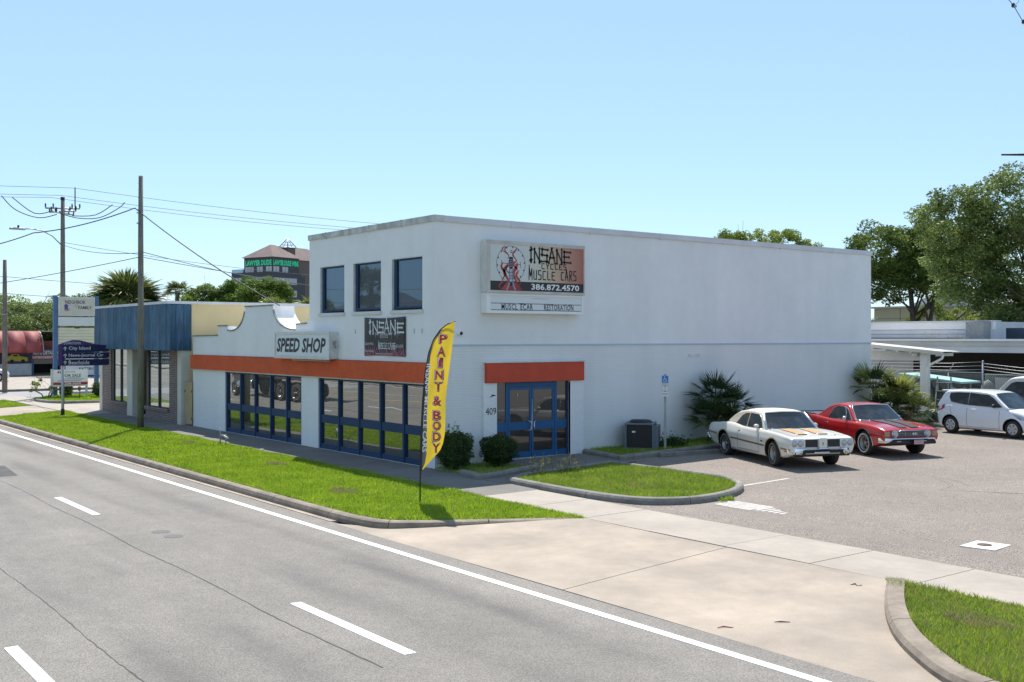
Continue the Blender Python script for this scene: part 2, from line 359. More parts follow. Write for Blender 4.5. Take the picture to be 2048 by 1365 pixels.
def in_poly(x, y, poly):
    ins = np.zeros(x.shape, bool); n = len(poly)
    for i in range(n):
        x1, y1 = poly[i]; x2, y2 = poly[(i+1) % n]
        c = ((y1 > y) != (y2 > y)) & (x < (x2-x1)*(y-y1)/((y2-y1)+1e-12)+x1); ins ^= c
    return ins
def blades(poly, dens, h, wd, z, rng, lean=.6):
    p = np.array(poly); lo = p.min(0); hi = p.max(0); n = int((hi-lo).prod()*dens)
    x = rng.uniform(lo[0], hi[0], n); y = rng.uniform(lo[1], hi[1], n); k = in_poly(x, y, poly); x = x[k]; y = y[k]; n = len(x)
    a = rng.uniform(0, 2*PI, n); b = rng.uniform(0, 2*PI, n); patch = .75+.25*np.sin(x*2.1+1.3*np.sin(y*3))*np.cos(y*2.7+x*.6)
    hh = h*rng.uniform(.5, 1.25, n)*patch; ww = wd*rng.uniform(.6, 1.3, n)
    zz = z(x, y) if callable(z) else np.full(n, z)
    v = np.empty((n, 3, 3)); v[:, 0] = np.stack([x-np.cos(a)*ww/2, y-np.sin(a)*ww/2, zz], 1); v[:, 1] = np.stack([x+np.cos(a)*ww/2, y+np.sin(a)*ww/2, zz], 1)
    v[:, 2] = np.stack([x+np.cos(b)*hh*lean, y+np.sin(b)*hh*lean, zz+hh], 1)
    return v.reshape(-1, 3)

def tuft_leaf(name, pts, size, mat, rng, up=.3):
    """quads of leaf size at the given points with random facing"""
    n = len(pts); a = rng.normal(size=(n, 3)); a[:, 2] *= .6; a /= np.linalg.norm(a, axis=1)[:, None]
    r = rng.normal(size=(n, 3)); b = np.cross(a, r); b /= np.linalg.norm(b, axis=1)[:, None]
    s = size*rng.uniform(.6, 1.35, n)[:, None]; v = np.empty((n, 4, 3))
    v[:, 0] = pts-a*s; v[:, 1] = pts-b*s*.45; v[:, 2] = pts+a*s; v[:, 3] = pts+b*s*.45
    return np_mesh(name, v.reshape(-1, 3), None, 4, [mat])
# ---------------------------------------------------------------- ground, road, kerbs
rng = np.random.default_rng(11)
def gz(y): return .012*max(0., min(y, 41)-15.5)
def sheet(name, poly, z, mat, kind='structure', parent=None, **kw):
    mb = MB(); zz = z if callable(z) else (lambda x, y: z)
    mb.face([(x, y, zz(x, y)) for x, y in poly]); return mb.build(name, mat, parent, kind=kind, **kw)
sheet('ground', [(-1500, -1500), (1500, -1500), (1500, 1500), (-1500, 1500)], -.30, 'ground')
sheet('road', [(-400, -11.0), (70, -11.0), (70, 10.0), (-400, 10.0)], -.15, 'road')
LOT = [(-22.3, 15.36), (25, 15.36), (25, 70), (-22.3, 70)]
mb = MB()
for a, b in ((15.36, 15.5), (15.5, 41), (41, 80)):
    mb.face([(-24.2, a, gz(a)-.012), (25, a, gz(a)-.012), (25, b, gz(b)-.012), (-24.2, b, gz(b)-.012)])
mb.build('parking_lot', 'lot', kind='structure')
# painted marks
def marks(name, polys, z, mat, label, cat='road marking', group=None):
    for k, p in enumerate(polys):
        mb = MB(); mb.prism(p, (lambda x, y: (z(x, y) if callable(z) else z)), (lambda x, y: (z(x, y) if callable(z) else z)+.004))
        o = mb.build(name, mat, kind='structure')
marks('lane_edge_line', [[(-300, 9.40), (60, 9.40), (60, 9.545), (-300, 9.545)]], -.148, 'line', '')
dash = []
for k in range(-9, 3):
    x = -13.48+12.18*k; dash.append([(x, 6.46), (x+2.98, 6.46), (x+3.0, 6.615), (x+.02, 6.615)])
    dash.append([(x-.1, 2.86), (x+2.9, 2.86), (x+2.9, 3.01), (x-.1, 3.01)])
marks('lane_dash', dash, -.148, 'line', '')
marks('centre_line', [[(-300, y), (60, y), (60, y+.12), (-300, y+.12)] for y in (-.7, -4.2)], -.148, 'yellow_line', '')
marks('far_edge_line', [[(-300, -10.4), (60, -10.4), (60, -10.28), (-300, -10.28)]], -.148, 'line', '')
mb = MB()   # wandering tar seams
for yy, x0, x1, amp, ww in ((6.18, -31, -10.2, .05, .019), (3.82, -18.5, -6, .03, .016)):
    pts = []; x = x0
    while x < x1: pts.append((x, yy-.009*(x-x0)+amp*math.sin(x*1.1)*.5+random.uniform(-.008, .008))); x += .12
    stroke(mb, pts, ww, -.1465, None, (lambda f: .5+.6*f+.25*math.sin(f*60)))
stroke(mb, [(-33, 6.5), (-30.4, 6.3)], .9, -.1468); mb.build('tar_seam', 'seam', kind='structure')
mb = MB()   # two round loop-detector patches
for cx_, cy_ in ((-19.95, 6.93), (-19.35, 6.95)):
    mb.face([(cx_+.17*math.cos(a*PI/10), cy_+.17*math.sin(a*PI/10), -.1462) for a in range(20)])
mb.build('road_patch', M('road_patch', (.13, .125, .12), .9), kind='structure')
# parking marks
L2 = lambda x, y: gz(y)-.0115
mb = MB()
stroke(mb, [(-16.55, 19.4), (-16.62, 21.2)], .10, 0)
for v in range(len(mb.v)): mb.v[v] = (mb.v[v][0], mb.v[v][1], L2(0, mb.v[v][1])+.004)
mb.build('bay_line', 'wornline', kind='structure')
mb = MB()
for k in range(6):
    y0 = 16.95+.115*k; x0 = -15.28+random.uniform(-.04, .1); x1 = -14.25+random.uniform(-.12, .15)
    mb.face([(x0, y0, L2(0, y0)+.004), (x1, y0-.03, L2(0, y0)+.004), (x1, y0+.075, L2(0, y0+.1)+.004), (x0, y0+.09, L2(0, y0+.1)+.004)])
for k in range(5):
    x0 = -14.2+.15*k; y0 = 17.0+.1*random.random(); mb.face([(x0, y0, L2(0, y0)+.004), (x0+.09, y0, L2(0, y0)+.004), (x0+.09, y0+.5-.07*k, L2(0, y0+.5)+.004), (x0, y0+.5-.07*k, L2(0, y0+.5)+.004)])
mb.build('worn_painted_mark', 'wornline', kind='structure')
for x, y, a, ln in ((-6.5, 24, .2, 5), (-9.5, 27.3, .15, 4.5), (-13.2, 22.2, .5, 2.6), (-10.4, 20.2, .25, 1.6), (-8.8, 21.6, .3, 2.4), (-5.5, 29, .1, 5), (-12.8, 31, -.1, 4)):
    mb = MB(); pts = [(x+q*ln/12*math.cos(a), y+q*ln/12*math.sin(a)+.12*math.sin(q/4)) for q in range(13)]
    stroke(mb, pts, .12, 0, None, lambda f: max(.12, math.sin(f*PI))*random.uniform(.5, 1)); mb.v = [(p[0], p[1], gz(p[1])-.0105) for p in mb.v]
    mb.build('skid_mark', M('skid', (.115, .10, .09), .9), kind='structure')
mb = MB()   # fine cracks in the old asphalt
for k in range(10):
    x = random.uniform(-20, -5); y = random.uniform(17.5, 33); a = random.choice([.4, 1.9, -.5, 2.6])+random.uniform(-.4, .4); pts = []
    for q in range(random.randint(8, 22)): pts.append((x, y)); a += random.uniform(-.5, .5); x += .16*math.cos(a); y += .16*math.sin(a)
    stroke(mb, pts, .012, 0)
mb.v = [(p[0], p[1], gz(p[1])-.0095) for p in mb.v]; mb.build('asphalt_crack', 'seam', kind='structure')

# sidewalk slabs
sw = thing('sidewalk', None, None, kind='structure')
slab_mesh = {}
def slab(x0, x1, y0, y1, z=0, mat='conc'):
    key = (round(x1-x0, 2), round(y1-y0, 2), mat)
    if key not in slab_mesh: slab_mesh[key] = MB().box(.006, x1-x0-.006, 0, y1-y0, -.12, 0).mesh('slab', mat)
    o = part('slab', slab_mesh[key], sw, (x0, y0, z+random.uniform(-.003, .003)))
x = -15.62
while x > -66:
    x -= 1.76
    if x > -20.5: slab(x, x+1.76, 13.72, 15.36)
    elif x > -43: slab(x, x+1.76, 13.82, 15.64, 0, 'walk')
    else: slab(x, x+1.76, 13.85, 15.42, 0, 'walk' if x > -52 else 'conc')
x = -15.62
while x < 24: slab(x, x+1.76, 13.7, 15.36); x += 1.76
sheet('walk_joint', [(-68, 13.72), (25, 13.72), (25, 15.64), (-68, 15.64)], -.03, 'seam')
# concrete landing between island and door
ld = thing('door_landing', None, None, kind='structure')
gl = lambda x, y: gz(y)-.004
P = [[(-21.1, 15.37), (-20.9, 16.9), (-22.0, 17.5), (-22.0, 17.3), (-21.35, 15.37)], [(-24.25, 17.72), (-20.95, 17.1), (-21.2, 18.9), (-24.25, 19.1)], [(-24.25, 19.115), (-21.2, 18.915), (-21.4, 20.7), (-24.25, 20.72)]]
for p in P[1:]:
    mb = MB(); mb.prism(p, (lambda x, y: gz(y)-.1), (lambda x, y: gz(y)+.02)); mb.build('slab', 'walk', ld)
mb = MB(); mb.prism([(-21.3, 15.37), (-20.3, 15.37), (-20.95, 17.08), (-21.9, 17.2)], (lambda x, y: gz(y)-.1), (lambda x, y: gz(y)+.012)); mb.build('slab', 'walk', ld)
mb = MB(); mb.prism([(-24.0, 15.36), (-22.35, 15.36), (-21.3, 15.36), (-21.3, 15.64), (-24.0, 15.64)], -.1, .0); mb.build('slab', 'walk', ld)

# driveway apron, two pours with a joint, sloping down to the gutter
ret = [(-18.6, 10.02), (-17.7, 10.28), (-17.15, 10.9), (-16.6, 11.8), (-16.1, 12.7), (-15.62, 13.69)]     # left kerb return, road side
rr = [(-5.0, 10.02), (-5.95, 10.27), (-6.55, 10.78), (-7.15, 11.33), (-7.70, 11.95), (-8.28, 12.75), (-8.85, 13.69)]
def xat(path, y):
    p = sorted(path, key=lambda q: q[1])
    for a, b in zip(p, p[1:]):
        if a[1] <= y <= b[1]: return a[0]+(b[0]-a[0])*(y-a[1])/(b[1]-a[1]+1e-9)
    return p[0][0] if y < p[0][1] else p[-1][0]
def apz(x, y):
    t = max(0, min(1, (13.69-y)/3.75)); return -.004-.14*t**1.15+.006*math.sin(x*.7+y)
ap = thing('driveway_apron', None, None, kind='structure')
for a, b in ((0, 1), (1, 2)):
    mb = MB(); ny = 16; nx = 14; vs = []
    for j in range(ny+1):
        y = 9.93+(13.69-9.93)*j/ny; L = xat(ret, y)-.15*(y < 10.2); R_ = xat(rr, y); jx = -11.85-.06*(y-11)
        x0, x1 = (L, jx-.008) if a == 0 else (jx+.008, R_)
        vs.append([(x0+(x1-x0)*i/nx, y, apz(x0+(x1-x0)*i/nx, y)) for i in range(nx+1)])
    for j in range(ny):
        for i in range(nx): mb.face([vs[j][i], vs[j][i+1], vs[j+1][i+1], vs[j+1][i]], None, True)
    for i in range(nx): p, q = vs[0][i], vs[0][i+1]; mb.face([(p[0], p[1], -.2), (q[0], q[1], -.2), q, p])
    mb.build('apron_slab', 'apron', ap)
sheet('apron_bed', [(-18.6, 9.95), (-5, 9.95), (-9, 13.72), (-15.6, 13.72)], -.149, 'seam')

# kerbs: each cast length is a piece of its own
def offset_path(path, d):
    out = []
    for k, p in enumerate(path):
        a = Vector(path[max(k-1, 0)]); b = Vector(path[min(k+1, len(path)-1)]); t = (b-a).normalized(); out.append((p[0]-t.y*d, p[1]+t.x*d))
    return out
def resample(path, step):
    out = [path[0]]; 
    for a, b in zip(path, path[1:]):
        L = math.dist(a, b); n = max(1, int(L/step)); out += [(a[0]+(b[0]-a[0])*k/n, a[1]+(b[1]-a[1])*k/n) for k in range(1, n+1)]
    return out
def smooth_path(path, n=4):
    out = []
    for i in range(len(path)-1):
        p0 = path[max(i-1, 0)]; p1 = path[i]; p2 = path[i+1]; p3 = path[min(i+2, len(path)-1)]
        for k in range(n):
            t = k/n; out.append(tuple(.5*((2*p1[j])+(-p0[j]+p2[j])*t+(2*p0[j]-5*p1[j]+4*p2[j]-p3[j])*t*t+(-p0[j]+3*p1[j]-3*p2[j]+p3[j])*t**3) for j in range(2)))
    out.append(path[-1]); return out
def sweep(parent, path, prof, zf, seg, name, mat, hs=None, closed=False):
    """prof: (offset to the left of travel, height). One object per cast length."""
    pts = resample(path, .45); n = len(pts)
    acc = [0]
    for a, b in zip(pts, pts[1:]): acc.append(acc[-1]+math.dist(a, b))
    offs = [offset_path(pts, p[0]) for p in prof]; k0 = 0
    while k0 < n-1:
        k1 = k0+1
        while k1 < n-1 and acc[k1]-acc[k0] < seg: k1 += 1
        mb = MB(); rings = []
        for k in range(k0, k1+1):
            hf = hs(acc[k]/acc[-1]) if hs else 1.; sh = .008 if k == k0 else (-.008 if k == k1 else 0)
            t = Vector(pts[min(k+1, n-1)])-Vector(pts[max(k-1, 0)]); t.normalize()
            rings.append([(offs[i][k][0]+t.x*sh, offs[i][k][1]+t.y*sh, zf(*offs[i][k])+prof[i][1]*(hf if prof[i][1] > 0 else 1)) for i in range(len(prof))])
        m = len(prof)
        for a, b in zip(rings, rings[1:]):
            for i in range(m-1): mb.face([a[i], b[i], b[i+1], a[i+1]], None, True)
        mb.face(rings[0]); mb.face(rings[-1][::-1]); mb.build(name, mat, parent); k0 = k1
RK = [(0, -.02), (.0, .06), (.03, .12), (.08, .142), (.19, .145), (.19, -.1)]        # road kerb, height over the gutter
kb = thing('road_kerb', None, None, kind='structure')
left_path = [(-51.0, 10.18), (-46, 10.16), (-30, 10.12), (-22, 10.12), (-19.4, 10.13)]
ctr = smooth_path([(-19.4, 10.13), (-18.5, 10.17), (-17.7, 10.32), (-17.15, 10.92), (-16.6, 11.8), (-16.1, 12.7), (-15.7, 13.55)])
sweep(kb, left_path, RK, lambda x, y: -.145, 3.05, 'kerb_stone', 'kerb')
sweep(kb, ctr, RK, lambda x, y: -.145+.14*max(0, min(1, (y-10.2)/3.4)), 1.9, 'kerb_stone', 'kerb', hs=lambda f: 1-.95*max(0, (f-.3)/.7))
rpath = smooth_path([(-8.95, 13.65), (-8.4, 12.75), (-7.85, 11.95), (-7.3, 11.3), (-6.7, 10.78), (-6.1, 10.38), (-5.4, 10.17)])
RK2 = [(0, -.05), (0, .07), (.04, .13), (.1, .15), (.25, .152), (.25, -.12)]
sweep(kb, rpath, RK2, lambda x, y: -.145+.14*max(0, min(1, (y-10.2)/3.4)), 2.3, 'kerb_stone', 'kerb', hs=lambda f: min(1, .35+f*1.6))
sweep(kb, [(-5.4, 10.17), (2, 10.15), (24, 10.15)], RK2, lambda x, y: -.145, 3.05, 'kerb_stone', 'kerb')
sweep(kb, [(-64, 10.18), (-57.2, 10.18)], RK, lambda x, y: -.145, 3.05, 'kerb_stone', 'kerb')
gt = thing('gutter', None, None, kind='structure')
GP = [(0, -.06), (0, .006), (.21, -.004), (.21, -.06)]
sweep(gt, [(-66, 9.98), (-19.0, 9.97)], GP, lambda x, y: -.145, 3.05, 'gutter_slab', 'gutter')
sweep(gt, [(-4.6, 9.97), (24, 9.97)], GP, lambda x, y: -.145, 3.05, 'gutter_slab', 'gutter')
kf = thing('far_kerb', None, None, kind='structure')
sweep(kf, [(24, -11.0), (-90, -11.0)], RK, lambda x, y: -.15, 6, 'kerb_stone', 'kerb')
sheet('far_sidewalk', [(-200, -15.8), (40, -15.8), (40, -14.2), (-200, -14.2)], .0, 'conc')

# verges
verge = [(-51.1, 10.36), (-18.6, 10.33), (-17.9, 10.5), (-17.35, 11.0), (-16.8, 11.9), (-16.25, 12.75), (-15.6, 13.7), (-24, 13.84), (-40, 13.9), (-53.7, 14.0), (-52.6, 12.2)]
rverge = [(-9.0, 13.68), (-8.3, 12.9), (-7.72, 12.1), (-7.15, 11.45), (-6.55, 10.97), (-6.0, 10.6), (-5.4, 10.41), (6, 10.4), (6, 13.68)]
def soil(poly, z, name='verge_soil'):
    mb = MB(); mb.prism(poly, (z-.2 if not callable(z) else (lambda x, y: z(x, y)-.2)), z); return mb.build(name, 'soil', kind='structure')
soil(verge, -.005); soil(rverge, -.005)
MT['grass'] = leaf_mat('grass_blade', (.17, .30, .012), (.40, .52, .035), .5, .45, .4)
MT['grass2'] = leaf_mat('coarse_grass_blade', (.14, .25, .018), (.38, .46, .055), .45, .5, .4)
for g_n in ('grass', 'grass2'):
    for nd in MT[g_n].node_tree.nodes:
        if nd.type == 'TEX_NOISE': nd.inputs['Scale'].default_value = 1.3; nd.inputs['Detail'].default_value = 6
MT['drygrass'] = leaf_mat('dry_blade', (.30, .24, .11), (.42, .36, .18), .3)
def lawn(name, parts_, dry=0):
    V = np.concatenate(parts_); idx = (rng.random(len(V)//3) < dry).astype(np.int32)
    o = grow(name, np_mesh(name, V, None, 3, [MT['grass'] if name != 'rough_grass' else MT['grass2'], MT['drygrass']], idx), kind='stuff'); return o
near = [(-26, 10.3), (-15.3, 10.3), (-15.3, 13.86), (-26, 13.86)]
def clip(poly, x0, x1):   # crude: keep blades inside both
    return poly
def bl(poly, dens, h, wd, z, x0=-999, x1=999):
    v = blades(poly, dens, h, wd, z, rng).reshape(-1, 3, 3); k = (v[:, 0, 0] >= x0) & (v[:, 0, 0] < x1); return v[k].reshape(-1, 3)
lawn('verge_grass', [bl(verge, 2600, .085, .017, -.005, -30), bl(verge, 1300, .085, .026, -.005, -999, -30)], .06)
lawn('rough_grass', [bl(rverge, 3400, .095, .014, -.005, -999, -3.2), bl(rverge, 500, .09, .03, -.005, -3.2)], .22)
vl = [(-57.2, 10.4), (-58.3, 12.1), (-58.9, 13.6), (-64.2, 13.6), (-64.2, 10.4)]
soil(vl, 0.0); lawn('verge_grass', [bl(vl, 500, .09, .04, 0)], .03)
fv = [(-110, -14.1), (30, -14.1), (30, -11.25), (-110, -11.25)]
soil(fv, -.01); lawn('verge_grass', [bl(fv, 60, .12, .09, -.01)], .1)
far_lawn = [(-110, -40), (30, -40), (30, -15.9), (-110, -15.9)]; soil(far_lawn, -.02)

# traffic island with its own kerb
isl = [(-20.45, 15.50), (-18.7, 15.42), (-17.1, 15.5), (-16.15, 15.75), (-15.62, 16.35), (-15.45, 17.1), (-15.62, 18.1), (-16.15, 19.0), (-16.9, 19.55), (-17.8, 19.75), (-21.3, 19.62), (-21.15, 18.0), (-20.9, 16.2)]
ik = thing('island_kerb', None, None, kind='structure')
IK = [(0, -.05), (0, .09), (.03, .135), (.07, .15), (.15, .15), (.18, .12), (.18, -.02)]
path = smooth_path(isl[:11], 3)+[isl[11], isl[12], isl[0]]
sweep(ik, path, IK, lambda x, y: gz(y)-.012, 2.4, 'kerb_stone', 'kerb2')
ic = Vector((sum(p[0] for p in isl)/len(isl), sum(p[1] for p in isl)/len(isl)))
inner = [tuple(ic+(Vector(p)-ic)*.93) for p in isl]
soil(inner, (lambda x, y: gz(y)+.06), 'island_soil')
lawn('rough_grass', [bl(inner, 2300, .12, .019, (lambda x, y: .012*np.clip(y-15.5, 0, 99)+.06))], .10)
# planting beds at the wall
def bed(name, path, poly, zt=.05, dens=900, h=.1):
    k = thing('bed_kerb', None, None, kind='structure')
    sweep(k, path, IK, lambda x, y: gz(y)-.012, 2.4, 'kerb_stone', 'kerb2')
    soil(poly, (lambda x, y: gz(y)+zt), 'bed_soil'); lawn('rough_grass', [bl(poly, dens, h, .022, (lambda x, y: .012*np.clip(y-15.5, 0, 99)+zt))], .05)
bed('bed', [(-22.45, 15.42), (-21.38, 15.28), (-21.3, 15.75), (-21.95, 17.85), (-22.5, 17.9)][::1], [(-23.88, 15.65), (-21.55, 15.55), (-22.1, 17.65), (-23.88, 17.68)], .03, 350, .07)
bedR = [(-23.88, 20.95), (-21.9, 20.65), (-22.15, 23), (-22.25, 26), (-22.15, 30), (-22.05, 36.3), (-23.88, 36.5)]
bed('bed', [(-24.0, 20.85), (-21.9, 20.52), (-21.95, 22.3), (-22.1, 25.5), (-22.0, 30), (-21.9, 35.9)], bedR, .07, 700, .12)
bed('bed', [(-21.9, 35.9), (-18, 36.2), (-14, 36.4), (-9, 36.6)], [(-23.8, 36.1), (-21.9, 36.15), (-9, 36.9), (-9, 38.1), (-23.8, 38.1)], .10, 260, .14)
# manhole
mh = thing('manhole', 'round iron manhole cover set in a pale square concrete pad in the parking lot', 'manhole', (-9.42, 17.18, gz(17.2)-.012))
MB().prism([(-.22, -.40), (.34, -.30), (.28, .36), (-.28, .27)], -.1, .012).build('concrete_pad', M('new_concrete', (.62, .60, .56), .85, noise=(3, .1)), mh)
m_ = MB(); m_.lathe([(0, .022), (.115, .022), (.12, .018), (.12, .0)], 20); m_.build('iron_cover', M('rust_iron', (.10, .07, .055), .8, .3, noise=(20, .4)), mh)
# left: driveway, side street, far lots
sheet('driveway', [(-59.3, 15.42), (-53.0, 15.42), (-53.0, 60), (-59.3, 60)], -.01, 'conc')
sheet('driveway_apron', [(-57.1, 9.97), (-51.2, 9.97), (-53.7, 13.84), (-59, 13.84)], -.02, 'apron')
isp = [(-64.4, 14.9), (-62.6, 14.75), (-60.3, 15.0), (-59.4, 16.0), (-59.2, 18.5), (-59.4, 26), (-67.6, 26), (-67.9, 17)]
ki = thing('side_island_kerb', None, None, kind='structure')
sweep(ki, smooth_path(isp[1:6], 3), IK, lambda x, y: -.01, 3, 'kerb_stone', 'kerb2')
soil([tuple(Vector((-63.5, 20))+(Vector(p)-Vector((-63.5, 20)))*.96) for p in isp], .06); lawn('verge_grass', [bl([tuple(Vector((-63.5, 20))+(Vector(p)-Vector((-63.5, 20)))*.95) for p in isp], 350, .1, .05, .06)], .05)
sheet('corner_pavement', [(-70, 10.4), (-64.2, 10.4), (-64.2, 15.4), (-70, 15.4)], -.012, 'conc')
sheet('side_street', [(-77.5, -9), (-69.2, -9), (-69.2, 120), (-77.5, 120)], -.14, 'side_road')
ks = thing('side_kerb', None, None, kind='structure')
sweep(ks, [(-77.6, 14.5), (-77.6, 60)], [(0, -.02), (0, .12), (.05, .14), (.2, .14), (.2, -.1)], lambda x, y: -.12, 6, 'kerb_stone', 'kerb2')
sheet('shop_forecourt', [(-140, 10.5), (-77.8, 10.5), (-77.8, 60), (-140, 60)], .01, 'conc')
# ---------------------------------------------------------------- main shop building
YF = 15.66; XS = -23.9; YB = 35.4; XL = -31.25; XLL = -41.4
shop = thing('shop_building', 'white two storey corner shop with orange red band and lower curved gable wing', 'shop building', (0, 0, 0))
# front wall: (x0,x1,z0,z1) boxes around the openings, 0.25 thick; outer face at YF
def fw(x0, x1, z0, z1, mat='wall', y0=YF, y1=YF+.25, name='wall'): return bx(name, shop, mat, x0, x1, y0, y1, z0, z1)
# upper storey with three window openings
W3 = [(-30.5, -28.92), (-28.36, -26.73), (-26.12, -24.52)]; wz0, wz1 = 4.27, 5.74
mb = MB()
mb.box(XL, XS, YF, YF+.25, wz1, 6.62); mb.box(XL, XS, YF, YF+.25, 2.83, wz0)
xs = [XL]+[v for p in W3 for v in p]+[XS]
for a, b in zip(xs[::2], xs[1::2]): mb.box(a, b, YF, YF+.25, wz0, wz1)
mb.build('upper_wall', 'wall', shop)
# low wing face with the mission gable outline
out = [(XLL, 2.83), (XL, 2.83), (XL, 4.10), (-31.42, 4.10), (-31.42, 3.95), (-32.24, 3.93), (-32.24, 3.74)]
def curve(x0, z0, x1, z1, n=9):  # concave sweep from the low shoulder up to the top
    return [(x0+(x1-x0)*(1-math.cos(t*PI/2/n)) if False else x0+(x1-x0)*math.sin(t*PI/2/n), z0+(z1-z0)*(1-math.cos(t*PI/2/n))) for t in range(n+1)]
rc = curve(-32.30, 3.74, -34.0, 4.6); lc = curve(-37.10, 3.74, -36.3, 4.6)
rc = [(-32.30-.95*math.sin(t*PI/2/9)-.75*(t/9), 3.74+.86*(1-math.cos(t*PI/2/9))) for t in range(10)]
rc = [(-32.30+(-34.0+32.30)*math.sin(t*PI/18), 3.74+.86*(1-math.cos(t*PI/18))) for t in range(10)]
lc = [(-37.55+(-36.32+37.55)*math.sin(t*PI/18), 3.74+.86*(1-math.cos(t*PI/18))) for t in range(10)]
out += rc + lc[::-1] + [(-37.92, 3.76), (-37.92, 3.93), (-38.83, 3.93), (-38.83, 3.57), (XLL, 3.55)]
def xz_prism(mb, poly, y0, y1, mat=None):
    n = len(poly); i = len(mb.v); mb.v += [(x, y0, z) for x, z in poly]+[(x, y1, z) for x, z in poly]
    mb.f.append(tuple(range(i, i+n))); mb.f.append(tuple(i+n+k for k in reversed(range(n)))); mb.m += [mat]*2; mb.sm += [False]*2
    for k in range(n):
        j = (k+1) % n; mb.f.append((i+j, i+k, i+n+k, i+n+j)); mb.m.append(mat); mb.sm.append(False)
mb = MB(); xz_prism(mb, out, YF, YF+.28); g_ = mb.build('gable_parapet', 'wall', shop)
mb = MB()    # coping following the stepped and curved outline
edge = out[3:]
for a, b in zip(edge, edge[1:]):
    d = Vector((b[0]-a[0], b[1]-a[1])); L = d.length
    if L < .02 : continue
    d.normalize(); nrm = Vector((d.y, -d.x)); nn = nrm if nrm.y > 0 or (abs(nrm.y) < .3) else -nrm
    if abs(d.y) > .95: continue
    nn = Vector((-d.y, d.x)); nn = nn if nn.y > 0 else -nn
    q = [(a[0]-.01*d.x, a[1]), (b[0]+.01*d.x, b[1]), (b[0]+nn.x*.045, b[1]+nn.y*.045), (a[0]+nn.x*.045, a[1]+nn.y*.045)]
    if (q[1][0]-q[0][0]) < 0: q = q[::-1]
    xz_prism(mb, q, YF-.03, YF+.03)
mb.build('coping', 'coping', shop)
# band
mb = MB(); mb.box(XLL-.03, XS+.05, YF-.10, YF+.20, 2.27, 2.815); mb.build('red_band', 'red', shop)
bx('band_drip', shop, 'offwhite', XLL-.02, XS+.04, YF-.07, YF+.2, 2.235, 2.268)
# ground floor piers
for x0, x1 in ((XLL, -38.17), (-31.83, -30.65), (-24.42, XS)): bx('pier', shop, 'stucco', x0, x1, YF, YF+.249, -.1, 2.235)
# storefronts
def storefront(xs, y, z0=0., z1=2.235, zt0=.80, zt1=1.07, axis='x'):
    sf = MB().box(xs[0], xs[-1], y+.02, y+.12, z1-.06, z1).box(xs[0], xs[-1], y+.02, y+.12, z0, z0+.16).box(xs[0]-.0, xs[-1], y+.02, y+.12, zt0+.02, zt1)
    sf.build('storefront_frame', 'dblue', shop)
    bx('sill_strip', shop, 'offwhite', xs[0], xs[-1], y-.05, y+.15, z0-.05, z0-.002)
    for k, x in enumerate(xs):
        w_ = .05; a = x if k == 0 else (x-2*w_ if k == len(xs)-1 else x-w_/1.2)
        b = x+.09 if k in (0,) else (x if k == len(xs)-1 else x+w_/1.2)
        bx('mullion', shop, 'dblue', a, b, y+.0, y+.14, z0, z1-.002)
    for a, b in zip(xs, xs[1:]):
        for c, d in ((z0+.155, zt0+.025), (zt1-.005, z1-.055)):
            t1 = random.uniform(-.004, .004); t2 = random.uniform(-.003, .003)
            m = MB(); m.face([(a, y+.07-t1, c), (b, y+.07+t1, c), (b, y+.07+t1+t2, d), (a, y+.07-t1+t2, d)]); m.build('pane', 'glass', shop)
storefront([-38.16, -36.85, -35.58, -34.29, -33.03, -31.84], YF+.04)
storefront([-30.64, -29.37, -28.11, -26.85, -25.58, -24.42], YF+.04)
# dark shop interiors behind the glass
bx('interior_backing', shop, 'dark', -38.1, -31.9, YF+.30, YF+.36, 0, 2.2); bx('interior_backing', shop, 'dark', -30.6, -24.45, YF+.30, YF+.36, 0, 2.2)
# upper windows
for (a, b) in W3:
    wd_ = bx('window', shop, 'dblue', a+.02, a+.16, YF+.06, YF+.18, wz0+.05, wz1-.04)
    m = MB(); m.box(b-.06, b-.0, YF+.06, YF+.18, wz0+.05, wz1); m.box(a+.16, b-.06, YF+.06, YF+.18, wz0+.05, wz0+.11); m.box(a+.16, b-.06, YF+.06, YF+.18, wz1-.07, wz1-.03); m.build('frame', 'dblue', wd_)
    bx('pane', wd_, 'glassU', a+.14, b-.04, YF+.10, YF+.12, wz0+.10, wz1-.06)
    bx('sill', wd_, 'cap', a-.05, b+.05, YF-.055, YF+.2, wz0-.09, wz0-.0)
    m = MB(); m.box(a, a+.025, YF-.01, YF+.2, wz0, wz1); m.box(a+.025, b, YF-.01, YF+.2, wz1-.028, wz1+.0); m.build('reveal', 'offwhite', wd_)
# side wall (normal +X): lower painted brick, upper stucco, doorway opening y 17.68..20.36, z..2.24
mb = MB(); dy0, dy1 = 17.68, 20.36
for a, b, c, d in ((YF+.25, dy0, -.1, 3.28), (dy1, YB, -.1, 3.28), (dy0, dy1, 2.24, 3.28)): mb.box(XS-.25, XS, a, b, c, d)
mb.build('brick_wall', 'wbrick', shop)
MB().box(XS-.25, XS, YF+.25, YB, 3.28, 6.62).build('side_wall', 'wall', shop)
bx('side_infill', shop, 'wbrick', XS-.2, XS-.001, YF+.201, YF+.249, 2.24, 2.829)
bx('blue_pipe', shop, M('pale_blue_paint', (.42, .52, .66), .6), XS, XS+.035, YF+.55, YB, 3.285, 3.318)
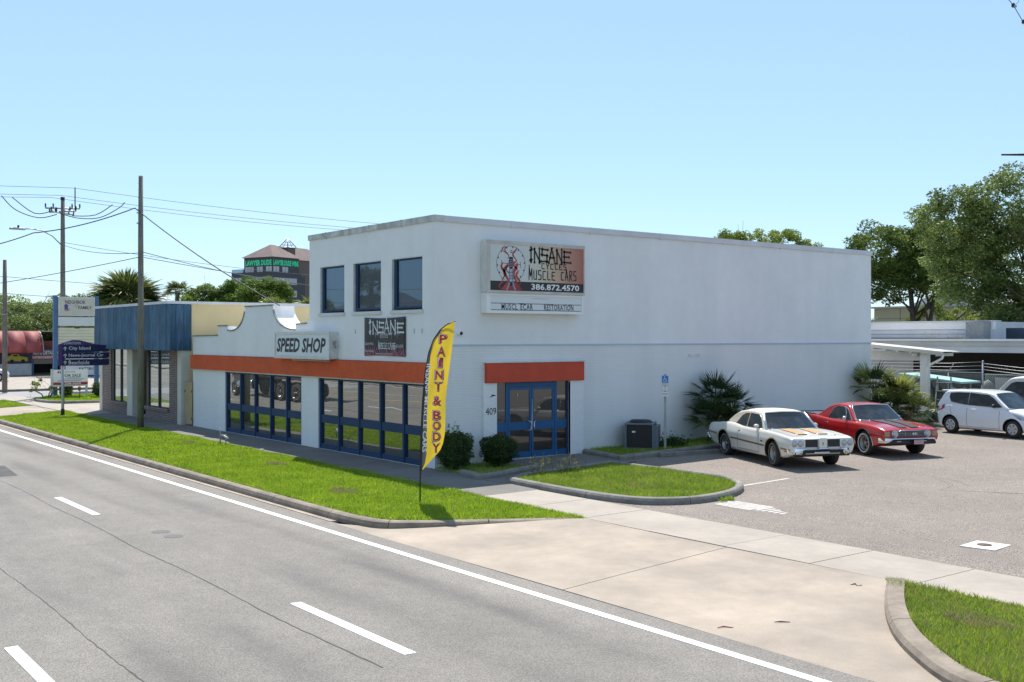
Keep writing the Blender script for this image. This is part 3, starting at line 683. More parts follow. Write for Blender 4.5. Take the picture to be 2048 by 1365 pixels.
# pilasters by the door
bx('door_pilaster', shop, 'stucco', XS, XS+.06, 17.22, dy0, .0, 2.24); bx('door_pilaster', shop, 'stucco', XS, XS+.06, dy1, 20.88, .0, 2.24)
bx('pale_trim', shop, 'white', XS-.02, XS+.065, dy1-.0, dy1+.05, .05, 2.2)
aw = bx('red_fascia', shop, 'redawn', XS, XS+.12, 17.30, 20.86, 2.245, 2.80); bevel(aw, .01)
bx('fascia_flashing', shop, 'offwhite', XS, XS+.14, 17.27, 20.89, 2.80, 2.83)
bx('brick_vent', shop, 'offwhite', XS, XS+.02, 25.4, 25.95, 2.88, 2.98)
# back and remaining walls, roofs, parapet caps
MB().box(XL-.0, XS-.25, YB-.25, YB, 0, 6.62).box(XL, XL+.25, YF+.25, YB-.25, 2.9, 6.62).build('rear_wall', 'wall', shop)
bx('roof', shop, 'capdirty', XL+.25, XS-.25, YF+.25, YB-.25, 6.15, 6.25)
m = MB(); m.box(XL-.04, XS+.04, YF-.04, YF+.29, 6.62, 6.79); m.build('parapet_cap', 'capdirty', shop)
m = MB(); m.box(XS-.29, XS+.045, YF+.29, YB+.04, 6.62, 6.785); m.build('parapet_cap', 'cap', shop)
# joints in the cap are real laps
for y in np.arange(18.2, 35, 2.95): bx('cap_lap', shop, 'cap', XS-.3, XS+.052, y, y+.05, 6.60, 6.79)
for x in (-30.1, -28.6, -27.4, -25.6): bx('cap_lap', shop, 'capdirty', x, x+.05, YF-.052, YF+.29, 6.60, 6.797)
# parapet on the side of the low wing: right buttress and pale back of the gable, roof with shingles
bx('wing_wall', shop, 'wall', XLL, XLL+.25, YF+.28, 26, 0, 3.5)
bx('wing_roof', shop, 'offwhite', XLL+.25, XL, YF+.28, 26, 3.35, 3.42)
mb = MB()   # thick back of the gable, white and in the sun
xz_prism(mb, [(-36.30, 3.4), (-34.0, 3.4), (-34.0, 4.595), (-36.30, 4.595)], YF+.281, YF+.80); mb.build('gable_back', 'white', shop)
mb = MB(); xz_prism(mb, [(-34.0, 3.4), (-32.3, 3.4)]+[(x_, z_-.003) for x_, z_ in rc], YF+.281, YF+.80); mb.build('gable_brace', 'white', shop)
mb = MB(); xz_prism(mb, [(-38.83, 3.4), (-37.95, 3.4), (-37.95, 3.92), (-38.83, 3.92)], YF+.281, YF+.8); mb.build('gable_step', 'white', shop)
mb = MB()
for k in range(9):
    y0 = YF+1.0+k*.42; z = 3.62+k*.055; mb.box(-34.2, -31.27, y0, y0+.46, z, z+.03)
mb.build('shingle_course', 'offwhite', shop, kind='stuff')
bx('roof_vent', shop, 'black', -33.0, -31.9, YF+3.2, YF+3.28, 3.6, 3.68)
# door set
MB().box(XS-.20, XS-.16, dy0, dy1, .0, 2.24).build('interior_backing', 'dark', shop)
xf = XS-.06
def fr(name, y0, y1, z0, z1, mat='blue', t=.05, par=shop): return bx(name, par, mat, xf-t/2, xf+t/2, y0, y1, z0, z1)
zb = .09
fr('door_jamb', dy0, dy0+.05, zb, 2.235, 'dblue'); fr('door_jamb', 18.06, 18.14, zb, 2.235); fr('door_jamb', 19.84, 19.93, zb, 2.235); fr('door_jamb', dy1-.07, dy1, zb, 2.235, 'dblue')
fr('door_header', 18.14, 19.84, 2.11, 2.235); fr('threshold', 17.9, 20.3, .06, zb, 'alu', .1)
for a, b in ((dy0+.05, 18.06), (19.93, dy1-.07)):
    fr('side_rail', a, b, zb, zb+.16); fr('side_rail', a, b, .86, 1.12)
    fr('pane', a, b, zb+.16, .86, 'glassD', .012); fr('pane', a, b, 1.12, 2.235, 'glassD', .012)
for i, (a, b) in enumerate(((18.15, 18.985), (18.995, 19.83))):
    dr = fr('door', a, b, .88, 1.11, 'blue', .045)
    m = MB(); m.box(xf-.022, xf+.022, a, a+.07, zb, .88); m.box(xf-.022, xf+.022, b-.07, b, zb, .88); m.box(xf-.022, xf+.022, a, a+.07, 1.11, 2.105); m.box(xf-.022, xf+.022, b-.07, b, 1.11, 2.105)
    m.box(xf-.022, xf+.022, a+.07, b-.07, zb, zb+.17); m.box(xf-.022, xf+.022, a+.07, b-.07, 2.02, 2.105); m.build('stile', 'blue', dr)
    fr('pane', a+.07, b-.07, zb+.17, .88, 'glassD', .01, dr); fr('pane', a+.07, b-.07, 1.11, 2.02, 'glassD', .01, dr)
    yh = b-.13 if i == 0 else a+.13; s_ = 1 if i == 0 else -1
    m = MB(); m.tube([(xf+.02, yh, .86), (xf+.07, yh, .86), (xf+.075, yh+s_*.08, .88), (xf+.075, yh+s_*.08, 1.10), (xf+.07, yh, 1.12), (xf+.02, yh, 1.12)], .011, 6); m.build('handle', 'chrome', dr)
m = MB(); m.tube([(xf+.04, 18.99, .1), (xf+.04, 18.99, 1.75)], .010, 6); m.build('astragal', 'alu', shop)
part('house_number', text_mesh('409', 'black', width=.36, height=.2, offset=.0), shop, (XS+.068, 17.47, 1.46), SR)
m = MB(); m.box(XS+.06, XS+.066, 17.52, 17.62, 1.88, 1.91); m.face([(XS+.067, 17.44, 1.84), (XS+.067, 17.6, 1.90), (XS+.067, 17.52, 1.93)]); m.build('small_plaque', 'black', shop)
part('small_sticker', text_mesh('1', 'white', height=.07, offset=.01), shop, (xf+.03, 18.47, 1.88), SR)
# lights/anchors on the wall where old lettering hung
for x, z in ((-28.25, 3.62), (-24.95, 3.62), (-24.55, 3.62)): bx('old_fixing', shop, M('fixing_stain', (.45, .46, .47), .9), x, x+.05, YF-.012, YF, z, z+.13)
# security camera
sc = thing('security_camera', 'small black and white dome camera on the white wall near the shop corner', 'security camera', (XS, 16.44, 3.62))
m = MB(); m.lathe([(0, .12), (.05, .115), (.07, .06), (.075, 0)], 14, M4=Matrix.Rotation(PI/2, 4, 'Y')); m.build('housing', 'white', sc)
m = MB(); m.lathe([(0, .15), (.035, .14), (.05, .115)], 12, M4=Matrix.Rotation(PI/2, 4, 'Y')); m.build('lens', 'black', sc)
# vertical conduit by the AC unit
mbx = thing('junction_box', 'small pale electrical box on the brick wall above the air conditioner', 'junction box', (XS, 23.25, .0))
bx('box', mbx, 'offwhite', 0, .1, -.08, .08, .75, .95); m = MB(); m.tube([(.04, 0, .75), (.04, 0, .12)], .02, 6); m.build('conduit', 'galv', mbx)

# ---------------------------------------------------------------- signs on the building
# SPEED SHOP cabinet (projects forward, right end return visible)
s = thing('speed_shop_sign', 'long white cabinet sign reading SPEED SHOP above the red band', 'sign', (-31.24, YF, 3.28))
hx0, hx1 = -1.94, 1.94   # local extents
bd = bx('cabinet', s, 'offwhite', hx0, hx1, -.28, 0, -.44, .40); bevel(bd, .012)
m = MB(); m.box(hx0-.01, hx1+.012, -.32, -.282, .34, .41); m.box(hx0-.01, hx1+.012, -.32, -.282, -.46, -.36); m.box(hx0-.01, hx0+.06, -.32, -.282, -.36, .34); m.box(hx1-.05, hx1+.012, -.32, -.282, -.36, .34); m.build('face_frame', 'alu', s)
bx('sign_face', s, M('sign_face_white', (.62, .66, .68), .5, noise=(2, .04)), hx0+.06, hx1-.05, -.300, -.2825, -.36, .34)
part('lettering', text_mesh('SPEED SHOP', 'black', width=3.5, height=.47, offset=.035, shear=.22), s, ((hx0+hx1)/2-.06, -.3025, -.02), FR)
m = MB(); m.tube([(hx1, -.15, .02), (hx1+.07, -.15, .02), (hx1+.07, -.13, -.1)], .03, 6); m.box(hx1, hx1+.03, -.20, -.08, .05, .13); m.build('switch_box', 'galv', s)
m = MB(); m.tube([(hx0+1.2, -.25, -.445), (hx0+1.2, -.25, -.50), (hx1-.1, -.25, -.50)], .02, 6); m.build('conduit', 'galv', s)
# INSANE banner
MT['printblack'] = M('banner_black', (.014, .014, .016), .45)
MT['printgrey'] = M('banner_white_print', (.60, .62, .62), .6, noise=(9, .2))
MT['printpink'] = M('banner_pink_flame', (.36, .10, .17), .6, noise=(9, .3))
bn = thing('banner', 'black banner with jagged INSANE lettering and pink flames on the white front wall', 'banner', (-26.49, YF-.02, 3.53))
wv = lambda x, z: .012*math.sin(x*5+z*3)+.010*math.sin(x*2-z*7)
m = MB(); N = 16; hw, hh = 1.145, .56
P_ = [[(-hw+2*hw*i/N, -.012-wv(-hw+2*hw*i/N, 0), -hh+2*hh*j/N-(.03*math.sin(PI*i/N) if j == N else 0)+(.02*math.sin(PI*i/N) if j == 0 else 0)) for i in range(N+1)] for j in range(N+1)]
for j in range(N):
    for i in range(N): m.face([P_[j][i], P_[j][i+1], P_[j+1][i+1], P_[j+1][i]], None, True)
cl = weld(m.build('cloth', 'printblack', bn)); sm_ = cl.modifiers.new('thickness', 'SOLIDIFY'); sm_.thickness = .004; sm_.offset = -1
def on_banner(mb): mb.v = [(x, -.016-wv(x, 0)-zz*.0, y) for x, y, zz in mb.v]; return mb
m = MB()
for k in range(34):   # flames rising from the hem
    x = -1.08+2.16*k/33+random.uniform(-.02, .02); h = random.choice([.18, .28, .4, .5])*(.6 if .3 < k/33 < .7 else 1)
    stroke(m, [(x+.03*math.sin(q*1.1+k), -.54+h*q/6) for q in range(7)], .05, 0, None, lambda f: max(.04, 1-f))
on_banner(m).build('flame_print', 'printpink', bn)
m = MB(); spiky(m, 'INSANE', -.88, .12, .30, .30, .044, hs=[1.1, .95, .95, 1.15, 1.0, .85], gap=.16); spiky(m, 'CYCLES', -.26, -.02, .065, .10, .014, gap=.3, spike=False)
spiky(m, 'MUSCLE', -.36, -.34, .075, .15, .018, gap=.2); spiky(m, 'CARS', .24, -.34, .085, .15, .018, gap=.2)
for k in range(20):
    x = random.uniform(-.85, .9); h = random.uniform(.05, .22); stroke(m, [(x, .12-h), (x+.004, .12)], .012, 0, None, (.1, 1))
on_banner(m).build('lettering', 'printgrey', bn)
for txt, xx, zz, ww in (('Custom Work', -.80, -.20, .5), ('Paint & Body', -.80, -.42, .5), ('386.872.4570', .80, -.27, .55), ('www.insanecycles.com', .05, -.49, .95)):
    t = text_mesh(txt, 'printgrey', width=ww, height=.085 if zz != -.49 else .06)
    part('lettering', t, bn, (xx, -.045, zz), FR)
# big cabinet sign
bs = thing('main_sign', 'large cabinet sign reading INSANE CYCLES MUSCLE CARS on the side wall', 'sign', (XS, 18.93, 5.47))
hy = 1.77
cb_ = bx('cabinet', bs, 'offwhite', 0, .30, -hy, hy, -.735, .72); bevel(cb_, .015)
m = MB(); m.box(.30, .325, -hy, hy, .62, .72); m.box(.30, .325, -hy, hy, -.735, -.66); m.box(.30, .325, -hy, -hy+.10, -.66, .62); m.box(.30, .325, hy-.05, hy, -.66, .62); m.build('face_frame', M('sign_frame', (.50, .46, .42), .5, noise=(3, .15)), bs)
fm = M('sign_face_print', (.6, .6, .58), .35); n_ = fm.node_tree.nodes; l_ = fm.node_tree.links
tc = n_.new('ShaderNodeTexCoord'); sx = n_.new('ShaderNodeSeparateXYZ'); l_.new(tc.outputs['Object'], sx.inputs[0]); ns = n_.new('ShaderNodeTexNoise'); ns.inputs['Scale'].default_value = 1.2; l_.new(tc.outputs['Object'], ns.inputs['Vector'])
ma = n_.new('ShaderNodeMath'); ma.operation = 'MULTIPLY_ADD'; ma.inputs[1].default_value = .35; l_.new(ns.outputs['Fac'], ma.inputs[0]); l_.new(sx.outputs['Y'], ma.inputs[2])
mr = n_.new('ShaderNodeMapRange'); mr.inputs['From Min'].default_value = -1.2; mr.inputs['From Max'].default_value = 2.0; l_.new(ma.outputs[0], mr.inputs[0])
cr = n_.new('ShaderNodeValToRGB'); l_.new(mr.outputs[0], cr.inputs[0]); l_.new(cr.outputs[0], n_['Principled BSDF'].inputs['Base Color'])
e = cr.color_ramp.elements; e[0].position = .28; e[0].color = (.56, .58, .56, 1); e[1].position = .97; e[1].color = (.33, .10, .07, 1)
for p_, c_ in ((.45, (.56, .52, .42, 1)), (.62, (.50, .36, .24, 1)), (.82, (.42, .20, .14, 1))): q = e.new(p_); q.color = c_
bx('sign_face', bs, fm, .302, .312, -hy+.10, hy-.05, -.66, .62)
bx('black_strip', bs, 'printblack', .313, .3145, -hy+.10, hy-.05, -.66, -.40)
SF = .316
def to_side(mb, x=SF): mb.v = [(x, a, b) for a, b, _ in mb.v]; return mb
m = MB(); spiky(m, 'INSANE', -.30, .20, .235, .34, .052, hs=[1, .95, 1.02, 1, .97, .92], gap=.17); spiky(m, 'CYCLES', .14, -.01, .12, .15, .030, gap=.35, spike=False)
spiky(m, 'MUSCLE', -.32, -.32, .125, .26, .034, gap=.33, hs=[1.15, 1, 1, .95, .92, .9], spike=False); spiky(m, 'CARS', .86, -.31, .115, .27, .034, gap=.36, hs=[.85, 1.0, 1.05, 1], spike=False); to_side(m).build('lettering', 'black', bs)
part('lettering', text_mesh('386.872.4570', 'white', width=1.78, height=.17, offset=.02), bs, (SF+.001, .66, -.53), SR)
# the wheel, fork and flame drawing
m = MB(); cxw, czw, rw = -.95, .08, .50
ring = [(cxw+rw*math.cos(a*PI/24), czw+rw*math.sin(a*PI/24)) for a in range(49)]; stroke(m, ring, .010)
for a in range(14):
    an = a*2*PI/14+.1; p = (cxw+rw*.94*math.cos(an), czw+rw*.94*math.sin(an)); m.face([(p[0]+.022*math.cos(t), p[1]+.022*math.sin(t), 0) for t in np.linspace(0, 2*PI, 9)[:-1]])
stroke(m, [(cxw-.34, .10), (cxw+.34, .07)], .014); stroke(m, [(cxw-.33, .0), (cxw-.33, .18)], .012); stroke(m, [(cxw+.33, -.02), (cxw+.33, .16)], .012)
m.face([(cxw-.06, .28, 0), (cxw+.06, .28, 0), (cxw+.09, .1, 0), (cxw+.05, -.06, 0), (cxw-.05, -.06, 0), (cxw-.09, .1, 0)]); stroke(m, [(cxw-.03, .44), (cxw+.03, .46), (cxw+.04, .40), (cxw-.03, .40)], .02)
to_side(m, SF).build('wheel_drawing', 'printblack', bs)
m = MB()
for (x0, z0, ln, wd_, ph) in ((-1.22, -.30, .42, .12, 0), (-1.12, -.45, .55, .16, 1), (-.80, -.45, .60, .16, 2), (-.70, -.50, .42, .12, .5), (-1.1, .22, .36, .06, .3), (-.82, .18, .38, .08, 1.9), (-1.05, -.2, .38, .07, 2.4), (-.80, -.1, .3, .10, 1), (-1.2, .35, .25, .04, 1.2), (-1.3, -.62, .3, .08, 3.0)):
    stroke(m, [(x0+.07*math.sin(q*.8+ph), z0+ln*q/8) for q in range(9)], wd_*.62, 0, None, lambda f: max(.03, math.sin((1-f)**.7*PI*.9)))
m.face([(-1.3, -.64, 0), (-.55, -.64, 0), (-.68, -.50, 0), (-.82, -.42, 0), (-.95, -.55, 0), (-1.1, -.42, 0)]); to_side(m, SF+.0012).build('flame_drawing', M('flame_red', (.36, .04, .03), .5, noise=(3, .4)), bs, kind='stuff')
m = MB()
for s_ in (-1, 1): stroke(m, [(cxw+s_*.045, -.05), (cxw+s_*.04, -.3), (cxw+s_*.08, -.5), (cxw+s_*.15, -.645)], .05)
for z in (-.15, -.25, -.33, -.41): stroke(m, [(cxw-.09, z), (cxw+.09, z)], .018)
for z in (.02, .08, .14, .2): stroke(m, [(cxw-.06, z), (cxw+.06, z)], .02)
to_side(m, SF+.0022).build('fork_drawing', M('fork_blue_grey', (.25, .28, .42), .5), bs)
# reader board
rb = thing('reader_board', 'white changeable letter board reading MUSCLECAR RESTORATION under the large sign', 'sign', (XS, 18.93, 4.47))
rbd = bx('cabinet', rb, 'white', 0, .26, -hy, hy-.03, -.29, .262); bevel(rbd, .012)
m = MB(); m.box(.26, .285, -hy, hy-.03, .20, .262); m.box(.26, .285, -hy, hy-.03, -.29, -.21); m.box(.26, .285, -hy, -hy+.13, -.21, .20); m.box(.26, .285, hy-.09, hy-.03, -.21, .2); m.build('face_frame', 'white', rb)
bx('board', rb, M('board_face', (.66, .69, .70), .5), .261, .268, -hy+.13, hy-.09, -.21, .20)
for z in (-.205, -.02, ): bx('letter_rail', rb, 'black', .268, .276, -hy+.16, hy-.12, z, z+.014)
m = MB()
for k in range(6): y = -hy+.2+random.uniform(0, 2.9); m.box(.268, .277, y, y+random.uniform(.1, .5), -.03, -.008)
m.box(.268, .275, -.2, .45, .135, .143); m.build('worn_rail', 'galv', rb)
for t, y, w_ in (('MUSCL', -.97, .56), ('ECAR', -.36, .44), ('RESTORATION', .82, 1.10)):
    part('lettering', text_mesh(t, 'black', width=w_, height=.165, offset=.012, spacing=1.15), rb, (.272, y, -.105), SR)
# ---------------------------------------------------------------- vehicles
def pchip(xs, ys, x):
    xs = np.asarray(xs, float); ys = np.asarray(ys, float); h = np.diff(xs); d = np.diff(ys)/h; m = np.zeros_like(ys)
    for k in range(1, len(xs)-1):
        if d[k-1]*d[k] > 0: w1 = 2*h[k]+h[k-1]; w2 = h[k]+2*h[k-1]; m[k] = (w1+w2)/(w1/d[k-1]+w2/d[k])
    m[0] = d[0]; m[-1] = d[-1]; k = np.clip(np.searchsorted(xs, x)-1, 0, len(h)-1); t = (x-xs[k])/h[k]
    return (2*t**3-3*t**2+1)*ys[k]+(t**3-2*t**2+t)*h[k]*m[k]+(-2*t**3+3*t**2)*ys[k+1]+(t**3-t**2)*h[k]*m[k+1]
class Body:
    """st rows: x, zt(centre top), zs(shoulder), ws, zm, wm, zl, wl, zb"""
    def __init__(s, st): s.st = np.array(st, float)
    def par(s, x): return [float(pchip(s.st[:, 0], s.st[:, k], x)) for k in range(1, 9)]
    def half(s, x):
        zt, zs, ws, zm, wm, zl, wl, zb = s.par(x)
        c = [(0, zt), (ws*.45, zt-.004), (ws*.82, zt*.45+zs*.55+.004), (ws, zs), (ws*.35+wm*.65, zs*.55+zm*.45), (wm, zm), (wm*.5+wl*.5+.006, zm*.5+zl*.5), (wl, zl)]
        o = []
        for i in range(len(c)-1):
            p0 = c[max(i-1, 0)]; p1 = c[i]; p2 = c[i+1]; p3 = c[min(i+2, len(c)-1)]
            if i == 0: p0 = (-p2[0], p2[1])
            for k in range(4):
                t = k/4; o.append(tuple(.5*(2*p1[j]+(-p0[j]+p2[j])*t+(2*p0[j]-5*p1[j]+4*p2[j]-p3[j])*t*t+(-p0[j]+3*p1[j]-3*p2[j]+p3[j])*t**3) for j in range(2)))
        o.append(c[-1]); o.append((wl-.06, zb)); return o
    def top(s, x, y):
        h = s.half(x); y = abs(y)
        for a, b in zip(h, h[1:]):
            if a[0] <= y <= b[0] and b[0] > a[0]: return a[1]+(b[1]-a[1])*(y-a[0])/(b[0]-a[0])
        return h[12][1]
    def side(s, x, z):
        h = s.half(x); best = None
        for a, b in zip(h, h[1:]):
            if b[1] <= z <= a[1] and a[1] > b[1]:
                y = a[0]+(b[0]-a[0])*(a[1]-z)/(a[1]-b[1]); best = max(best or 0, y)
        return best if best is not None else h[-2][0]
    def build(s, parent, mat, axles, ra, wd, name='body', n=64):
        x0, x1 = s.st[0, 0], s.st[-1, 0]; m = MB(); rings = []
        for k in range(n+1):
            x = x0+(x1-x0)*(.5-.5*math.cos(PI*k/n)) if False else x0+(x1-x0)*k/n
            h = s.half(x); full = [(x, y, z) for y, z in h]+[(x, -y, z) for y, z in h[::-1][:-1]]
            rings.append(full)
        bm = bmesh.new(); vr = [[bm.verts.new(p) for p in r] for r in rings]; q = len(vr[0])
        for a, b in zip(vr, vr[1:]):
            for i in range(q):
                j = (i+1) % q; f = bm.faces.new((a[i], a[j], b[j], b[i])); f.smooth = True
        bm.faces.new(vr[0][::-1]); bm.faces.new(vr[-1]); bmesh.ops.recalc_face_normals(bm, faces=bm.faces)
        me = bpy.data.meshes.new(name); bm.to_mesh(me); bm.free(); me.materials.append(mat); me.materials.append(MT['black'])
        o = bpy.data.objects.new(name, me); COL.objects.link(o)
        cut = MB()
        for ax in axles:
            for sgn in (-1, 1):
                cut.lathe([(0, 0), (ra, 0), (ra, .5), (0, .5)], 36, M4=Matrix.Translation((ax, sgn*(wd-.34), ra_z(s))) @ Matrix.Rotation(-sgn*PI/2, 4, 'X'), smooth=False)
        cm = cut.mesh('cut', 'black'); bm = bmesh.new(); bm.from_mesh(cm); bmesh.ops.remove_doubles(bm, verts=bm.verts, dist=1e-5); bmesh.ops.recalc_face_normals(bm, faces=bm.faces); bm.to_mesh(cm); bm.free()
        co = bpy.data.objects.new('cut', cm); COL.objects.link(co); md = o.modifiers.new('arch', 'BOOLEAN'); md.object = co; md.operation = 'DIFFERENCE'; md.solver = 'EXACT'; md.material_mode = 'TRANSFER'
        dg = bpy.context.evaluated_depsgraph_get(); me2 = bpy.data.meshes.new_from_object(o.evaluated_get(dg)); o.modifiers.clear(); o.data = me2; bpy.data.objects.remove(co)
        me2.shade_smooth(); me2.set_sharp_from_angle(angle=math.radians(32)) if hasattr(me2, 'set_sharp_from_angle') else None
        o.parent = parent; return o
def ra_z(s): return getattr(s, 'wr', .33)
def tri(mb, pts, mat=None): mb.face(pts, mat)
def side_decal(B, parent, name, mat, pts, off=.004, both=True):
    """pts: closed polygon in (x,z) given as lower and upper polylines with equal count"""
    m = MB()
    for sg in ((-1, 1) if both else (-1,)):
        lo, up = pts
        for k in range(len(lo)-1):
            q = [(lo[k][0], lo[k][1]), (lo[k+1][0], lo[k+1][1]), (up[k+1][0], up[k+1][1]), (up[k][0], up[k][1])]
            m.face([(x, sg*(B.side(x, z)+off), z) for x, z in q][::sg], None, True)
    return m.build(name, mat, parent)
def top_decal(B, parent, name, mat, x0, x1, ya, yb, off=.004, n=16, cols=4):
    m = MB(); f = (lambda v: v) ; ga = ya if callable(ya) else (lambda x: ya); gb = yb if callable(yb) else (lambda x: yb)
    for k in range(n):
        xa = x0+(x1-x0)*k/n; xb = x0+(x1-x0)*(k+1)/n
        for c in range(cols):
            y = [ga(xa)+(gb(xa)-ga(xa))*c/cols, ga(xa)+(gb(xa)-ga(xa))*(c+1)/cols, ga(xb)+(gb(xb)-ga(xb))*(c+1)/cols, ga(xb)+(gb(xb)-ga(xb))*c/cols]
            xx = [xa, xa, xb, xb]; m.face([(xx[i], y[i], B.top(xx[i], y[i])+off) for i in range(4)], None, True)
    return m.build(name, mat, parent)
def wheel(parent, x, y, r, wd, kind, sgn, steer=0):
    w_ = thing('wheel', None, None, (x, y, r), 0); w_.parent = parent
    R_ = Matrix.Rotation(-sgn*PI/2, 4, 'X') ; ri = r*(.60 if kind != 'cap' else .64)
    if steer: w_.rotation_euler = (0, 0, steer)
    t = MB(); t.lathe([(ri, -.02), (ri, wd*.5), (ri+.01, wd*.5+.012), (r*.80, wd*.5+.016), (r*.94, wd*.47), (r, wd*.36), (r, -wd*.36), (r*.94, -wd*.5), (ri, -wd*.5), (0, -wd*.5)], 32, M4=R_); t.build('tyre', 'rubber', w_)
    if kind in ('rally', 'ss'):
        g = MB(); g.lathe([(r*.78, wd*.5+.0195), (r*.80, wd*.5+.0195)], 32, M4=R_); g.lathe([(r*.70, wd*.5+.017), (r*.75, wd*.5+.0195)], 32, M4=R_) if kind == 'ss' else None; g.build('white_lettering_ring', 'white', w_)
        rm = MB(); rm.lathe([(ri+.004, wd*.46), (ri, wd*.52), (ri-.02, wd*.50), (ri-.035, wd*.30), (ri-.05, wd*.12), (.07, wd*.10)], 32, M4=R_, mat=None); rm.build('rim', 'rim', w_)
        sp = MB()
        for k in range(5):
            a0 = 2*PI*k/5+.3
            for d in ((0,) if kind == 'ss' else (-.13, .13)):
                a = a0+d; c, s_ = math.cos(a), math.sin(a); tt = Vector((-s_, c, 0)); h = wd*.34
                hw = .022 if kind == 'ss' else .012
                p0 = Vector((c*.05, s_*.05, h)); p1 = Vector((c*(ri-.025), s_*(ri-.025), h-.03))
                q = [p0-tt*hw, p1-tt*hw*1.3, p1+tt*hw*1.3, p0+tt*hw]; q2 = [v-Vector((0, 0, .03)) for v in q]
                sp.face([tuple(R_ @ v) for v in q]); sp.face([tuple(R_ @ v) for v in (q[0], q2[0], q2[1], q[1])]); sp.face([tuple(R_ @ v) for v in (q[3], q[2], q2[2], q2[3])])
        sp.lathe([(.065, wd*.30), (.06, wd*.40), (.03, wd*.46), (0, wd*.46)], 16, M4=R_); sp.build('spoke', 'rim', w_)
        dk = MB(); dk.lathe([(ri-.04, wd*.16), (0, wd*.16)], 24, M4=R_); dk.build('brake_shadow_plate', 'black', w_)
    else:
        cp = MB(); cp.lathe([(ri+.006, wd*.47), (ri-.004, wd*.53), (ri*.8, wd*.545), (ri*.3, wd*.50), (.0, wd*.51)], 32, M4=R_); cp.build('wheel_cover', 'alu' if kind == 'alu' else M('wheel_cover_silver', (.50, .50, .50), .4, .3), w_)
        sp = MB()
        for k in range(6):
            a = 2*PI*k/6+.2; c, s_ = math.cos(a), math.sin(a); tt = Vector((-s_, c, 0))
            q = [Vector((c*ri*.42, s_*ri*.42, wd*.535))-tt*.004, Vector((c*ri*.80, s_*ri*.80, wd*.552))-tt*.03, Vector((c*ri*.85, s_*ri*.85, wd*.552))+tt*.012, Vector((c*ri*.42, s_*ri*.42, wd*.535))+tt*.010]
            sp.face([tuple(R_ @ v) for v in q])
        for k in range(5):
            a = 2*PI*k/5; c, s_ = math.cos(a)*.05, math.sin(a)*.05; sp.lathe([(.009, wd*.52), (0, wd*.525)], 6, M4=R_ @ Matrix.Translation((c, s_, 0)))
        sp.build('cover_slots', 'black', w_, kind='stuff')
    return w_
def arch_trim(B, parent, ax, ra, rz, mat, w_=.02, off=.006, a0=-.12, name='arch_trim'):
    for sg in (-1, 1):
        m = MB(); N = 26
        for k in range(N):
            q = []
            for kk, rr in ((k, ra-.004), (k+1, ra-.004), (k+1, ra+w_), (k, ra+w_)):
                a = a0+(PI-2*a0)*kk/N; x = ax+rr*math.cos(a); z = rz+rr*math.sin(a); q.append((x, sg*(B.side(x, max(z, B.par(x)[5]+.01))+off), z))
            m.face(q[::sg], None, True)
        m.build(name, mat, parent)
class House:
    """greenhouse: zb belt height f(x), profile roof z(x); widths"""
    def __init__(s, prof, yb, yt, zb, zr, crown=.03): s.prof = prof; s.yb = yb; s.yt = yt; s.zb = zb; s.zr = zr; s.crown = crown
    def zroof(s, x): p = s.prof; return float(np.interp(x, [q[0] for q in p], [q[1] for q in p]))
    def ys(s, x, z): return s.yb-(s.yb-s.yt)*max(0, (z-s.zb))/(s.zr-s.zb)
    def build(s, parent, mat, name, n=40, zlow=None):
        x0, x1 = s.prof[0][0], s.prof[-1][0]; m = MB(); rings = []; zl = zlow if zlow else s.zb-.06
        for k in range(n+1):
            x = x0+(x1-x0)*k/n; z = s.zroof(x); e = max(.0, z-s.zb); rr = min(.07, e*.6+.004); y = s.ys(x, z-rr); yb = s.ys(x, s.zb)
            c = s.crown*min(1, e/.2)
            h = [(s.yb, zl), (yb, s.zb), (s.ys(x, s.zb+(z-rr-s.zb)*.5), s.zb+(z-rr-s.zb)*.5), (y, z-rr)]
            for t in (.25, .5, .75, 1): a = t*PI/2; h.append((y-(1-math.cos(a))*rr*1.3, z-rr+math.sin(a)*rr))
            h += [(y*.6, z+c*.7), (y*.3, z+c), (0, z+c)]
            rings.append([(x, a, b) for a, b in h]+[(x, -a, b) for a, b in h[::-1][1:]])
        for a, b in zip(rings, rings[1:]):
            for i in range(len(a)-1): m.face([a[i], a[i+1], b[i+1], b[i]], None, True)
        m.face(rings[0]); m.face(rings[-1][::-1])
        me = m.mesh(name, mat); bm = bmesh.new(); bm.from_mesh(me); bmesh.ops.remove_doubles(bm, verts=bm.verts, dist=1e-5); bmesh.ops.recalc_face_normals(bm, faces=bm.faces); bm.to_mesh(me); bm.free()
        me.shade_smooth(); me.set_sharp_from_angle(angle=math.radians(28)) if hasattr(me, 'set_sharp_from_angle') else None
        o = bpy.data.objects.new(name, me); COL.objects.link(o); o.parent = parent; return o
    def side_glass(s, parent, name, mat, poly, off=.006, trim=None, tr=.010, both=True):
        for sg in ((-1, 1) if both else (-1,)):
            m = MB(); pts = [(x, sg*(s.ys(x, z)+off), z) for x, z in poly]; m.face(pts[::-sg] if True else pts); g = m.build(name, mat, parent)
            if trim:
                t = MB(); t.tube(pts+[pts[0]], tr, 5); t.build('window_trim', trim, g)
